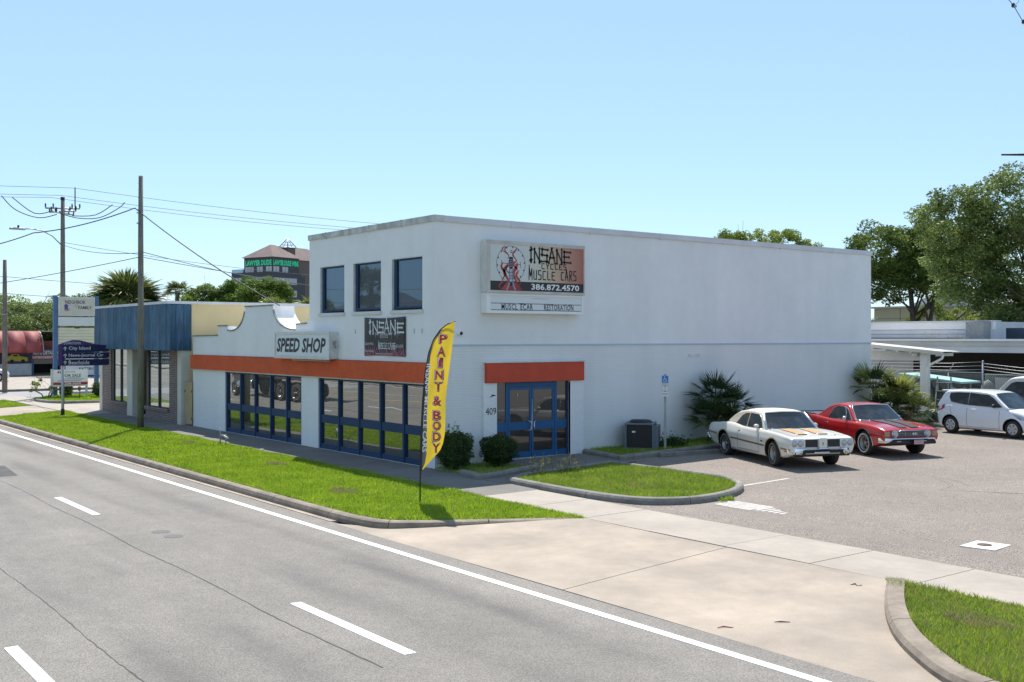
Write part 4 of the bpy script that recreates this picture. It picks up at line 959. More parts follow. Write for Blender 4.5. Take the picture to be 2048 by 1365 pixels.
def windshield(parent, name, mat, b0, t0, off=.008, bow=.10, trim=None, n=8, tr=.012):
    """b0=(x,y,z) lower corner half, t0 upper corner half; bows forward in the middle"""
    m = MB(); sgn = 1 if b0[0] > t0[0] else -1; rows = []
    for j in range(5):
        f = j/4; x = b0[0]+(t0[0]-b0[0])*f; y = b0[1]+(t0[1]-b0[1])*f; z = b0[2]+(t0[2]-b0[2])*f
        rows.append([(x+sgn*(bow*(1-(2*i/n-1)**2)*(1-.5*f)+off), y*(2*i/n-1), z+off+(.03*(1-(2*i/n-1)**2) if j == 4 else 0)) for i in range(n+1)])
    for a, b in zip(rows, rows[1:]):
        for i in range(n): m.face([a[i], a[i+1], b[i+1], b[i]], None, True)
    g = m.build(name, mat, parent)
    if trim:
        t = MB(); loop = rows[0]+[r[-1] for r in rows[1:]]+rows[-1][::-1][1:]+[r[0] for r in rows[::-1][1:]]; t.tube(loop, tr, 5); t.build('window_trim', trim, g)
    return g
def rbox(parent, name, mat, x0, x1, y0, y1, z0, z1, b=.015, seg=2):
    o = bx(name, parent, mat, x0, x1, y0, y1, z0, z1); bevel(o, b, seg); return o
def disc(mb, x, y, z, r, dx=.01, mat=None, n=16):
    mb.lathe([(0, dx), (r*.7, dx*.9), (r, dx*.3), (r, -.02)], n, mat, Matrix.Translation((x, y, z)) @ Matrix.Rotation(PI/2, 4, 'Y'))
MT['carglass'] = glass_mat('car_glass', .0, (.5, .6, .64), (.006, .009, .009), rough=.02)
MT['carglass2'] = glass_mat('dark_car_glass', .0, (.5, .6, .65), (.008, .009, .010), rough=.02)
for k_ in ('carglass', 'carglass2'):      # dim seats and trim shapes behind the glass
    mm = MT[k_]; n = mm.node_tree.nodes; l = mm.node_tree.links; tcn = n.new('ShaderNodeTexCoord'); t = n.new('ShaderNodeTexNoise'); t.inputs['Scale'].default_value = 3.2; t.inputs['Detail'].default_value = 2
    l.new(tcn.outputs['Object'], t.inputs['Vector']); r = n.new('ShaderNodeValToRGB'); r.color_ramp.elements[0].position = .48; r.color_ramp.elements[0].color = (.004, .006, .006, 1); r.color_ramp.elements[1].position = .62; r.color_ramp.elements[1].color = (.024, .030, .029, 1)
    l.new(t.outputs['Fac'], r.inputs[0]); l.new(r.outputs[0], n['Principled BSDF'].inputs['Base Color'])
MT['lamp'] = M('headlamp_lens', (.42, .44, .45), .15, .5)
MT['amber'] = M('amber_lens', (.45, .16, .03), .2, coat=.5)
MT['redlens'] = M('red_lens', (.42, .008, .012), .2, coat=.6)
MT['rim'] = M('wheel_alloy', (.30, .29, .27), .3, .85)
MT['gold'] = M('gold_stripe', (.42, .24, .07), .55, 0, coat=.1)
MT['brown'] = M('bronze_stripe', (.20, .115, .045), .35, coat=.5)
MT['seamc'] = M('panel_gap', (.05, .045, .04), .8)
def seam_line(B, parent, x, z0, z1, slant=0, mat='seamc', w_=.006, name='door_gap'):
    N = 8; lo = [(x+slant*k/N-w_, z0+(z1-z0)*k/N) for k in range(N+1)]; up = [(q[0]+2*w_, q[1]) for q in lo]
    side_decal(B, parent, name, mat, (lo, up), .003)
def hline(B, parent, x0, x1, z0, z1, mat='seamc', w_=.005, name='door_gap', n=12, off=.003):
    lo = [(x0+(x1-x0)*k/n, z0+(z1-z0)*k/n-w_) for k in range(n+1)]; side_decal(B, parent, name, mat, (lo, [(a, b+2*w_) for a, b in lo]), off)

# --- white convertible
def convertible():
    cr_ = M('cream_white_paint', (.70, .67, .60), .25, coat=.7)
    c = thing('convertible', 'cream white classic convertible with closed top and two gold hood stripes beside the brick wall', 'car', (-19.27, 24.10, gz(24.2)-.012), math.radians(-22.5), )
    B = Body([(-2.62, .74, .74, .80, .62, .86, .44, .80, .40), (-2.45, .86, .86, .86, .66, .93, .36, .86, .30), (-1.9, .90, .92, .88, .66, .965, .30, .90, .24), (-1.35, .925, .965, .87, .66, .985, .27, .92, .22), (-.9, .92, .95, .84, .66, .97, .26, .92, .21), (-.45, .905, .905, .86, .66, .955, .25, .92, .21), (.3, .90, .895, .87, .64, .955, .25, .92, .21), (.85, .925, .895, .88, .64, .955, .25, .92, .21), (1.4, .895, .885, .89, .64, .965, .27, .92, .23), (1.95, .845, .845, .89, .62, .955, .32, .90, .28), (2.22, .825, .82, .88, .60, .935, .42, .88, .36), (2.34, .79, .785, .88, .60, .925, .44, .87, .40)])
    B.wr = .335; B.build(c, cr_, (-1.42, 1.42), .405, .95)
    H_ = House([(-1.62, .90), (-1.45, 1.04), (-1.2, 1.20), (-.95, 1.31), (-.6, 1.365), (-.1, 1.375), (.20, 1.35), (.32, 1.315), (.80, .90)], .80, .63, .90, 1.375, .035)
    top = M('cream_canvas', (.60, .54, .44), .85, noise=(6, .08), obj=True)
    H_.build(c, top, 'folding_roof')
    H_.side_glass(c, 'side_window', 'carglass', [(-.28, .915), (.64, .915), (.33, 1.24), (.20, 1.285), (-.28, 1.295)], trim='chrome')
    H_.side_glass(c, 'side_window', 'carglass', [(-.98, .93), (-.31, .915), (-.31, 1.29), (-.56, 1.27), (-.74, 1.19)], trim='gold', tr=.008)
    windshield(c, 'windshield', 'carglass', (.78, .75, .915), (.33, .59, 1.325), bow=.12, trim='chrome', tr=.015)
    # A pillar
    for sg in (-1, 1):
        m = MB(); m.tube([(.80, sg*.785, .91), (.34, sg*.63, 1.33)], .024, 6); m.build('windshield_pillar', 'alu', c)
    # hood stripes, scoops, crease
    for sg in (-1, 1):
        top_decal(B, c, 'hood_stripe', 'gold', .92, 1.75, (lambda x, s=sg: s*(.12)), (lambda x, s=sg: s*(.47-.06*(x-.9))), .016)
        m = MB(); z = B.top(1.80, .3)
        m.box(1.74, 1.86, sg*.15 if sg > 0 else -.45, .45 if sg > 0 else -.15, z-.02, z+.022); sc_ = m.build('hood_scoop', cr_, c); bevel(sc_, .012)
        bx('scoop_opening', sc_, 'black', 1.855, 1.868, .17 if sg > 0 else -.43, .43 if sg > 0 else -.17, z-.008, z+.014)
        m = MB(); disc(m, 0, 0, 0, .022, .01); o = m.build('hood_pin', 'black', c); o.rotation_euler = (0, -PI/2, 0); o.location = (2.02, sg*.56, B.top(2.02, .56)+.004)
        top_decal(B, c, 'hood_gap', 'seamc', .86, 2.2, (lambda x, s=sg: s*(.705)), (lambda x, s=sg: s*(.713)), .003, cols=1)
    # front face
    xf_ = 2.34
    for sg in (-1, 1):
        a, b = sorted((sg*.55, sg*.90)); rbox(c, 'headlight_bezel', 'galv', xf_-.12, xf_-.005, a, b, .57, .775, .02)
        for k in (.635, .808):
            m = MB(); disc(m, xf_+.004, sg*k, .672, .082, .035); h = m.build('headlight', 'lamp', c)
            m = MB(); m.lathe([(.080, .0), (.088, .012), (.092, .0)], 18, M4=Matrix.Translation((xf_, sg*k, .672)) @ Matrix.Rotation(PI/2, 4, 'Y')); m.build('chrome_ring', 'chrome', h)
        a, b = sorted((sg*.11, sg*.54)); g = rbox(c, 'grille', 'alu', xf_-.12, xf_+.012, a, b, .56, .785, .015)
        bx('grille_mesh', g, 'black', xf_+.013, xf_+.018, a+.03 if sg > 0 else a+.04, b-.04 if sg > 0 else b-.03, .575, .77)
    rbox(c, 'nose_centre', cr_, xf_-.15, xf_+.035, -.11, .11, .55, .81, .02); bx('nose_badge', c, 'gold', xf_+.036, xf_+.04, -.018, .018, .62, .70)
    m = MB(); ys_ = np.linspace(-.93, .93, 31)      # contoured chrome bumper
    prev = None
    for y in ys_:
        ay = abs(y); x = xf_+.09-.26*max(0, (ay-.6)/.33)**2; up = .555 if ay > .52 else (.525 if ay > .14 else .565); lo = .50
        if ay > .55: lo = .50-.12*min(1, (ay-.55)/.2)
        cur = [(x-.06, y, up), (x, y, up-.01), (x+.012, y, (up+lo)/2), (x, y, lo+.01), (x-.06, y, lo)]
        if prev:
            for i in range(4): m.face([prev[i], prev[i+1], cur[i+1], cur[i]], None, True)
        prev = cur
    m.build('front_bumper', 'chrome', c)
    rbox(c, 'lower_valance', 'black', xf_-.12, xf_+.02, -.80, .80, .33, .50, .03); rbox(c, 'plate_holder', 'alu', xf_+.05, xf_+.075, -.27, .17, .415, .455, .012); m = MB(); m.box(xf_+.02, xf_+.03, -.5, .5, .40, .412); m.build('valance_bar', 'chrome', c)
    for sg in (-1, 1):
        m = MB(); disc(m, xf_+.035, sg*.66, .44, .072, .02, None, 18); fl = m.build('fog_lamp', 'chrome', c); m = MB(); disc(m, xf_+.05, sg*.66, .44, .045, .012); m.build('lens', M('fog_lens', (.5, .42, .25), .3), fl)
    rbox(c, 'rear_bumper', 'chrome', -2.78, -2.60, -.90, .90, .42, .56, .03)
    for sg in (-1, 1):
        a, b = sorted((sg*.4, sg*.8)); rbox(c, 'tail_light', 'redlens', -2.64, -2.60, a, b, .60, .70, .01)
        m = MB(); m.tube([(-2.66, sg*.92, .52), (-2.45, sg*.945, .50), (-2.30, sg*.95, .42)], .028, 6); m.build('bumper_end', 'chrome', c)
    # stripes and seams on the sides
    hline(B, c, -2.5, -1.86, .62, .60, 'brown', .022, 'side_stripe'); hline(B, c, -.98, .98, .555, .505, 'brown', .022, 'side_stripe'); hline(B, c, 1.86, 2.28, .52, .50, 'brown', .024, 'side_stripe')
    for ax in (-1.42, 1.42): arch_trim(B, c, ax, .405, .335, 'gold', .018); arch_trim(B, c, ax, .424, .335, 'alu', .010, .004)
    m = side_decal(B, c, 'side_marker', 'brown', ([(2.02, .44), (2.18, .44)], [(2.02, .47), (2.18, .47)]), .005)
    seam_line(B, c, .66, .30, .89); seam_line(B, c, -.58, .30, .89, .05); hline(B, c, -.58, .66, .30, .30); hline(B, c, -.95, .95, .275, .275, 'alu', .008, 'rocker_trim', off=.004)
    lt = MB(); side_decal(B, c, 'fender_badge', 'black', ([(.80, .60), (.90, .60)], [(.80, .635), (.90, .635)]), .005, )
    for sg in (-1, 1):
        rbox(c, 'door_handle', 'chrome', -.50, -.36, sg*.955-.012, sg*.955+.012, .775, .80, .006)
        mr_ = thing('wing_mirror', None, None, (.46, sg*.90, .99)); mr_.parent = c
        m = MB(); m.lathe([(0, -.075), (.05, -.06), (.068, 0), (.05, .06), (0, .075)], 12, M4=Matrix.Diagonal((.8, 1.2, .75, 1)) @ Matrix.Rotation(PI/2, 4, 'Y')); m.build('shell', cr_, mr_)
        m = MB(); m.tube([(0, -sg*.03, -.10), (0, 0, -.02)], .015, 6); m.build('stalk', 'alu', mr_)
    m = MB(); m.tube([(.86, .3, .94), (.80, -.2, .96)], .008, 5); m.tube([(.86, -.35, .94), (.80, -.7, .955)], .008, 5); m.build('wiper', 'black', c)
    seatm = M('pale_seat', (.5, .5, .48), .8)
    for x, y in ((-1.42, .80), (-1.42, -.80), (1.42, .80), (1.42, -.80)): wheel(c, x, y, .335, .23, 'rally', 1 if y > 0 else -1, .0 if x < 0 else -.12)
    return c
CONV = convertible()

def pickup_car():
    rd = M('red_car_paint', (.42, .012, .014), .22, coat=.8)
    c = thing('coupe_utility', 'red classic coupe utility with two black hood stripes parked behind the cream convertible', 'car', (-19.25, 28.0, gz(28)-.012), math.radians(-21))
    B = Body([(-2.78, .90, .92, .86, .66, .90, .44, .82, .40), (-2.55, .93, .965, .885, .68, .94, .36, .88, .30), (-1.9, .93, .985, .90, .68, .965, .30, .90, .24), (-1.35, .93, .985, .89, .68, .975, .27, .92, .22), (-.8, .92, .95, .88, .68, .965, .26, .92, .22), (-.2, .915, .91, .875, .66, .96, .26, .92, .22), (.55, .93, .90, .88, .66, .955, .26, .92, .22), (1.0, .945, .895, .885, .66, .955, .27, .92, .23), (1.5, .925, .88, .885, .66, .96, .28, .92, .24), (2.0, .875, .84, .875, .64, .95, .34, .90, .30), (2.28, .82, .785, .86, .62, .925, .44, .88, .40), (2.36, .775, .755, .845, .60, .90, .48, .86, .42)])
    B.wr = .345; B.build(c, rd, (-1.475, 1.475), .41, .95)
    H_ = House([(-1.45, .94), (-1.20, .985), (-1.0, 1.05), (-.82, 1.155), (-.64, 1.27), (-.44, 1.345), (-.1, 1.385), (.30, 1.365), (.42, 1.33), (.94, .93)], .82, .65, .92, 1.385, .035)
    H_.build(c, rd, 'cab_roof')
    H_.side_glass(c, 'side_window', 'carglass', [(-.50, .93), (.42, .93), (.36, 1.14), (.24, 1.30), (-.10, 1.315), (-.33, 1.23)], trim='chrome', tr=.011)
    H_.side_glass(c, 'vent_window', 'carglass', [(.45, .93), (.76, .93), (.38, 1.26), (.27, 1.297)], trim='chrome', tr=.008, off=.007)
    windshield(c, 'windshield', 'carglass', (.90, .77, .94), (.44, .615, 1.34), bow=.13, trim='chrome', tr=.013)
    top_decal(B, c, 'bed_cover', M('pale_bed_cover', (.62, .60, .56), .7), -2.5, -1.30, -.74, .74, .040)
    bx('tailgate_trim', c, 'black', -2.76, -2.50, -.86, .86, .90, .985); hline(B, c, -2.6, -1.3, .95, .95, 'black', .010, 'bed_rail')
    for sg in (-1, 1):
        top_decal(B, c, 'hood_stripe', M('black_stripe', (.014, .015, .018), .45, coat=.15), 1.02, 2.28, (lambda x, s=sg: s*(.055)), (lambda x, s=sg: s*(.40-.07*(x-1))), .016, 18)
        top_decal(B, c, 'hood_gap', 'seamc', .98, 2.28, (lambda x, s=sg: s*(.70)), (lambda x, s=sg: s*(.71)), .003, cols=1)
        for yy in (.42, .62):
            m = MB(); m.lathe([(.022, 0), (.02, .016), (0, .02)], 10); o = m.build('hood_pin', 'chrome', c); o.location = (2.20, sg*yy, B.top(2.20, yy)+.002)
    for sg in (-1, 1):
        m = MB(); m.lathe([(.03, 0), (.024, .014), (0, .018)], 10); o = m.build('cowl_cap', 'chrome', c); o.location = (1.02, sg*.40, B.top(1.02, .40)+.002)
    xf_ = 2.37
    rbox(c, 'grille_panel', 'black', xf_-.15, xf_+.0, -.64, .64, .575, .745, .02)
    m = MB()
    for z in (.60, .635, .67, .705): m.box(xf_, xf_+.012, -.40, .40, z, z+.008)
    for y in (-.42, -.2, .2, .41): m.box(xf_, xf_+.014, y, y+.010, .59, .73)
    m.build('grille_bars', 'galv', c); m = MB(); m.tube([(xf_+.012, -.63, .745), (xf_+.02, 0, .755), (xf_+.012, .63, .745)], .009, 6); m.build('grille_trim', 'chrome', c)
    t = text_mesh('SS', 'white', width=.15, height=.06, offset=.03); part('grille_badge', t, c, (xf_+.02, .10, .66), (PI/2, 0, PI/2))
    for sg in (-1, 1):
        m = MB(); disc(m, xf_+.012, sg*.535, .66, .080, .035, None, 20); h = m.build('headlight', 'lamp', c)
        m = MB(); m.lathe([(.082, 0), (.094, .018), (.10, 0)], 20, M4=Matrix.Translation((xf_+.002, sg*.535, .66)) @ Matrix.Rotation(PI/2, 4, 'Y')); m.build('chrome_ring', 'chrome', h)
        a, b = sorted((sg*.70, sg*.865)); rbox(c, 'turn_signal', M('amber_clear', (.34, .22, .13), .25, coat=.5), xf_-.10, xf_+.002, a, b, .585, .735, .012)
    m = MB(); prev = None
    for y in np.linspace(-.95, .95, 31):
        ay = abs(y); x = xf_+.12-.30*max(0, (ay-.62)/.33)**2; up = .555; lo = .50 if ay < .68 else .50-.10*min(1, (ay-.68)/.12)
        cur = [(x-.07, y, up), (x, y, up-.008), (x+.014, y, (up+lo)/2), (x, y, lo+.01), (x-.06, y, lo)]
        if prev:
            for i in range(4): m.face([prev[i], prev[i+1], cur[i+1], cur[i]], None, True)
        prev = cur
    m.build('front_bumper', 'chrome', c)
    rbox(c, 'lower_valance', 'black', xf_-.12, xf_+.03, -.82, .82, .36, .505, .03)
    pl = rbox(c, 'licence_plate', M('pink_plate', (.55, .36, .36), .5), xf_+.13, xf_+.14, -.0, .31, .375, .50, .004)
    bx('plate_bars', pl, M('plate_print', (.25, .06, .08), .6), xf_+.1405, xf_+.142, .03, .28, .478, .49); part('lettering', text_mesh('GEORGE', M('plate_print2', (.3, .1, .12), .6), width=.22, height=.04), pl, (xf_+.142, .155, .43), (PI/2, 0, PI/2))
    for sg in (-1, 1): bx('parking_lamp', c, 'lamp', xf_+.031, xf_+.036, sg*.42-.07, sg*.42+.07, .44, .465)
    rbox(c, 'rear_bumper', 'chrome', -2.86, -2.70, -.90, .90, .42, .55, .03)
    for ax in (-1.475, 1.475): arch_trim(B, c, ax, .41, .345, 'chrome', .018)
    seam_line(B, c, .80, .30, .89); seam_line(B, c, -.55, .30, .90, .04); hline(B, c, -.55, .80, .30, .30); hline(B, c, -.98, .98, .30, .30, 'seamc', .004)
    for sg in (-1, 1):
        rbox(c, 'door_handle', 'chrome', -.46, -.30, sg*.955-.012, sg*.955+.012, .80, .825, .006)
        mr_ = thing('wing_mirror', None, None, (.52, sg*.91, 1.0)); mr_.parent = c
        m = MB(); m.lathe([(0, -.07), (.055, -.05), (.066, 0), (.055, .05), (0, .07)], 12, M4=Matrix.Diagonal((.7, 1.25, .75, 1)) @ Matrix.Rotation(PI/2, 4, 'Y')); m.build('shell', 'chrome', mr_)
        m = MB(); m.tube([(0, -sg*.03, -.10), (0, 0, -.02)], .015, 6); m.build('stalk', 'chrome', mr_)
    m = MB(); m.tube([(1.0, .4, .96), (.92, -.15, .975)], .008, 5); m.tube([(1.0, -.3, .96), (.92, -.72, .965)], .008, 5); m.build('wiper', 'black', c)
    for x, y in ((-1.475, .80), (-1.475, -.80), (1.475, .80), (1.475, -.80)): wheel(c, x, y, .345, .23, 'ss', 1 if y > 0 else -1)
    return c
pickup_car()

def hatchback():
    wp = M('white_car_paint', (.74, .76, .78), .28, coat=.7)
    c = thing('hatchback', 'small white five door hatchback parked in front of the chain link fence', 'car', (-18.78, 34.95, gz(34.9)-.012), math.radians(-8))
    B = Body([(-1.76, .78, .78, .62, .62, .70, .36, .66, .30), (-1.68, .96, .94, .69, .62, .765, .30, .72, .24), (-1.45, 1.02, 1.0, .71, .62, .79, .26, .75, .20), (-1.0, 1.01, .99, .72, .62, .805, .25, .765, .19), (-.3, .97, .96, .73, .60, .80, .24, .765, .19), (.4, .94, .92, .735, .58, .80, .24, .765, .19), (.85, .965, .90, .735, .56, .80, .24, .765, .19), (1.3, .91, .84, .71, .54, .79, .26, .75, .20), (1.65, .80, .72, .64, .50, .74, .28, .70, .22), (1.82, .66, .62, .55, .46, .66, .30, .62, .24), (1.88, .55, .52, .46, .42, .56, .32, .54, .26)])
    B.wr = .292; B.build(c, wp, (-1.19, 1.19), .345, .80)
    H_ = House([(-1.72, 1.00), (-1.66, 1.14), (-1.55, 1.36), (-1.42, 1.455), (-1.0, 1.485), (-.3, 1.495), (.15, 1.465), (.38, 1.41), (1.02, .955)], .735, .575, .96, 1.49, .02)
    H_.build(c, wp, 'roof')
    H_.side_glass(c, 'side_window', 'carglass2', [(-.50, 1.0), (.60, .965), (.80, .99), (.44, 1.25), (.22, 1.365), (-.5, 1.405)], trim='black', tr=.008)
    H_.side_glass(c, 'side_window', 'carglass2', [(-1.20, 1.08), (-.97, 1.035), (-.53, 1.0), (-.53, 1.405), (-1.0, 1.40), (-1.28, 1.37), (-1.30, 1.24)], trim='black', tr=.008)
    windshield(c, 'windshield', 'carglass', (1.0, .68, .965), (.42, .55, 1.405), bow=.10)
    windshield(c, 'rear_window', 'carglass2', (-1.64, .50, 1.10), (-1.50, .45, 1.38), bow=.05)
    rbox(c, 'rear_spoiler', wp, -1.72, -1.42, -.52, .52, 1.43, 1.47, .015)
    m = MB(); m.tube([(-1.1, 0, 1.50), (-1.25, 0, 1.56)], .012, 6); m.build('roof_aerial', 'black', c)
    for sg in (-1, 1):
        side_decal(B, c, 'tail_light', 'redlens', ([(-1.70, .74), (-1.52, .80), (-1.42, .86)], [(-1.66, .96), (-1.54, .98), (-1.44, .98)]), .012, both=False) if sg < 0 else None
        side_decal(B, c, 'headlight', 'lamp', ([(1.28, .72), (1.5, .60), (1.74, .56)], [(1.16, .80), (1.45, .745), (1.70, .64)]), .008, both=True) if sg < 0 else None
        side_decal(B, c, 'side_lamp', 'redlens', ([(1.36, .68), (1.48, .62)], [(1.36, .70), (1.50, .65)]), .011, both=True) if sg < 0 else None
        rbox(c, 'door_handle', wp, -.36, -.16, sg*.80-.012, sg*.80+.015, .845, .87, .01)
        mr_ = thing('wing_mirror', None, None, (.58, sg*.86, 1.02)); mr_.parent = c
        m = MB(); m.lathe([(0, -.09), (.06, -.06), (.075, 0), (.06, .06), (0, .09)], 12, M4=Matrix.Diagonal((.6, 1.1, .9, 1)) @ Matrix.Rotation(PI/2, 4, 'X')); m.build('shell', 'black', mr_)
        m = MB(); m.tube([(0, -sg*.09, -.05), (0, 0, -.03)], .02, 6); m.build('stalk', 'black', mr_)
    rbox(c, 'front_grille', 'black', 1.80, 1.90, -.36, .36, .34, .50, .03)
    side_decal(B, c, 'fog_recess', 'black', ([(1.60, .34), (1.74, .34)], [(1.66, .46), (1.76, .46)]), .006)
    seam_line(B, c, .72, .28, .93); seam_line(B, c, -.52, .28, .98); seam_line(B, c, -1.12, .62, .98, -.12); hline(B, c, -.85, .72, .27, .27)
    for ax in (-1.19, 1.19): arch_trim(B, c, ax, .345, .292, 'black', .006)
    for x, y in ((-1.19, .68), (-1.19, -.68), (1.19, .68), (1.19, -.68)): wheel(c, x, y, .292, .17, 'cap', 1 if y > 0 else -1)
    return c
HATCH = hatchback()
def van():
    vp = M('dull_white_van_paint', (.55, .53, .50), .45, noise=(2, .06))
    c = thing('van', 'dusty white van parked behind the small hatchback at the right edge', 'van', (-18.9, 38.25, gz(38)-.012), math.radians(178))
    B = Body([(-2.3, .95, .95, .82, .6, .86, .35, .83, .30), (-2.1, 1.05, 1.05, .85, .6, .90, .30, .86, .25), (0, 1.05, 1.05, .86, .6, .90, .30, .86, .25), (1.0, 1.05, 1.03, .86, .6, .90, .30, .86, .25), (1.7, .96, .93, .82, .6, .90, .32, .85, .27), (2.2, .85, .82, .74, .55, .84, .36, .78, .30), (2.3, .7, .68, .7, .5, .76, .38, .72, .33)])
    B.wr = .33; B.build(c, vp, (-1.4, 1.45), .39, .90)
    H_ = House([(-2.28, 1.0), (-2.2, 1.65), (-2.0, 1.82), (0, 1.86), (.55, 1.82), (.72, 1.76), (1.42, 1.02)], .86, .74, 1.02, 1.86, .03)
    H_.build(c, vp, 'cab_roof')
    H_.side_glass(c, 'side_window', 'carglass2', [(.12, 1.08), (1.10, 1.08), (.62, 1.60), (.45, 1.66), (.12, 1.67)], trim='black')
    windshield(c, 'windshield', 'carglass', (1.40, .76, 1.05), (.74, .68, 1.75), bow=.08)
    seam_line(B, c, .02, .35, 1.0); seam_line(B, c, 1.08, .4, 1.0)
    m = MB(); m.box(.0, .012, -.875, -.86, 1.03, 1.7); m.box(-.01, .0, .86, .875, 1.03, 1.7); m.build('door_gap', 'seamc', c, kind='stuff')
    for x, y in ((-1.4, .78), (-1.4, -.78), (1.45, .78), (1.45, -.78)): wheel(c, x, y, .33, .2, 'cap', 1 if y > 0 else -1)
    for sg in (-1, 1): m = MB(); disc(m, 2.3, sg*.55, .68, .08, .02); m.build('headlight', 'lamp', c)
van()
# ---------------------------------------------------------------- neighbouring building with blue boards
nb = thing('blue_front_shop', 'low shop with weathered blue board fascia, brick piers and pale yellow side wall', 'shop building')
YN = 15.5
MT['brick'] = brick_mat('brown_brick', (.20, .13, .115), (.33, .29, .26), .21, .075, 'X', .5, .012, vary=.45)
MT['yellow'] = M('pale_yellow_block', (.70, .56, .31), .85, noise=(.7, .05), streak=(1.1, .05, (1.2, 1.2, .2)))
MT['cream'] = M('cream_stucco', (.60, .57, .49), .85, noise=(2, .06))
bcol = [M('blue_board_%d' % k if False else 'blue_board', c_, .75, streak=(4, .5, (7, 7, .5)), noise=(1.5, .2)) for k, c_ in enumerate([(.045, .12, .20), (.055, .135, .22), (.038, .105, .18), (.08, .15, .22)])]
x = -51.85; k = 0; bm_ = {}
while x < -42.25:
    w_ = .40; mt = bcol[random.randrange(4)]; key = (mt.name)
    if key not in bm_: bm_[key] = MB().box(.004, w_-.012, -.04, 0, 0, 1.86).box(w_-.012, w_, -.012, 0, 0, 1.86).mesh('fascia_board', mt)
    part('fascia_board', bm_[key], nb, (x, 14.92+random.uniform(-.006, .006), 2.99+random.uniform(-.006, .006))); x += w_
bx('fascia_frame', nb, bcol[2], -51.9, -42.2, 14.925, 15.9, 2.98, 4.80)
for q in range(3): part('side_board', MB().box(0, .04, .005, .31, 0, 1.86).mesh('side_board', bcol[q]), nb, (-42.2, 14.93+.32*q, 2.98))
MB().box(-51.95, -42.12, 14.86, 15.9, 4.86, 4.97).build('roof_edge', 'cap', nb)
bx('roof_edge', nb, 'cap', -42.5, -42.12, 15.9, 30, 4.86, 4.97); bx('roof', nb, 'capdirty', -52.9, -42.4, 15.9, 30, 4.7, 4.8)
bx('yellow_wall', nb, 'yellow', -42.5, -42.2, YN+.3, 30, -.1, 4.86)
bx('wall_pilaster', nb, 'yellow', -42.2, -42.13, 19.3, 19.65, 0, 4.86)
bx('end_wall', nb, 'cream', -53.2, -52.95, YN, 30, -.1, 4.8)
bx('end_pier', nb, 'cream', -53.2, -52.75, YN-.02, YN+.3, -.1, 2.98)
for a, b in ((-52.75, -51.45), (-43.65, -42.62)): bx('brick_pier', nb, 'brick', a, b, YN, YN+.3, -.1, 2.98)
for a, b in ((-51.45, -48.95), (-46.55, -43.65)):
    bx('brick_knee_wall', nb, 'brick', a, b, YN, YN+.3, -.1, .50); bx('brick_sill', nb, 'brick', a, b, YN-.08, YN, .44, .56)
    wi = bx('window', nb, 'black', a, a+.28, YN+.03, YN+.15, .56, 2.98)
    mid = (a+b)/2+.1; bx('frame', wi, 'black', mid-.06, mid+.06, YN+.03, YN+.15, .56, 2.98); bx('frame', wi, 'black', b-.03, b, YN+.03, YN+.15, .56, 2.98)
    for c, d in ((a+.28, mid-.06), (mid+.06, b-.03)): bx('pane', wi, 'glassP' if False else MT.setdefault('glassP', glass_mat('pale_shop_glass', .34, (.95, 1, .98), (.10, .12, .125), wob=.002)), c, d, YN+.08, YN+.10, .56, 2.98)
bx('cream_column', nb, 'cream', -48.95, -48.2, YN-.05, YN+.4, -.1, 2.98); bx('door_step', nb, 'conc', -48.2, -46.6, YN-.05, YN+.9, -.1, .08)
bx('recess_wall', nb, 'brick', -48.2, -46.55, YN+.9, YN+1.0, 0, 2.98); bx('door', nb, 'glassD', -48.1, -47.3, YN+.5, YN+.55, .08, 2.9); bx('door_frame', nb, 'black', -47.3, -46.95, YN+.3, YN+.6, .08, 2.98)
bx('cream_pilaster', nb, 'cream', -42.62, -42.2, YN-.03, YN+.3, -.1, 2.98)
# gate between the shops
gt_ = thing('board_gate', 'tan wooden board gate with black hinges between the yellow wall and the white shop', 'gate', (-42.12, YN+.1, 0))
gm = MB().box(.003, .117, 0, .022, 0, 1.68).mesh('board', 'pine')
for k in range(6): part('board', gm, gt_, (.02+.12*k, random.uniform(-.004, .004), .05+random.uniform(-.01, .01)))
for z in (.35, 1.35): bx('rail', gt_, 'pine', .0, .74, .024, .06, z, z+.09)
for xx in (.0, .68):
    for z in ((.28, 1.36) if xx else (1.36,)): m = MB(); m.lathe([(0, .012), (.06, .0)], 6, M4=Matrix.Translation((xx+.02, -.004, z)) @ Matrix.Rotation(PI/2, 4, 'X')); m.build('hinge', 'black', gt_)

# ---------------------------------------------------------------- poles and wires
def pole(x, y, h, r0, r1, mat, label, z0=-.1):
    p = thing('utility_pole', label, 'utility pole', (x, y, 0))
    m = MB(); m.tube([(0, 0, z0), (.01, .01, h*.4), (0.02, 0, h*.75), (.0, .01, h)], [r0, r0*.8+r1*.2, r0*.4+r1*.6, r1], 12); m.build('pole_shaft', mat, p); return p
p1 = pole(-41.45, 13.60, 9.75, .125, .085, 'gwood', 'greenish grey wooden utility pole standing in the verge before the blue fascia shop')
m = MB()
for z in (7.9, 8.3): m.box(-.10, .10, -.12, -.09, z, z+.05); m.tube([(.0, -.1, z), (.22, -.14, z+.02)], .015, 5)
for z in (8.9, 9.2, 9.45): m.box(-.012, .012, -.10, -.085, z, z+.02)
m.build('pole_hardware', 'galv', p1, kind='stuff')
pA = pole(-69.3, 17.95, 12.1, .17, .12, 'wood', 'brown power pole with bunched insulators and a street lamp behind the pylon sign')
m = MB()
for a, z in ((.6, 11.3), (2.2, 11.2), (1.1, 11.5)):
    c_, s_ = math.cos(a), math.sin(a); m.tube([(-1.0*c_, -1.0*s_, z), (1.0*c_, 1.0*s_, z)], .05, 5)
m.build('crossarm', 'galv', pA, kind='stuff')
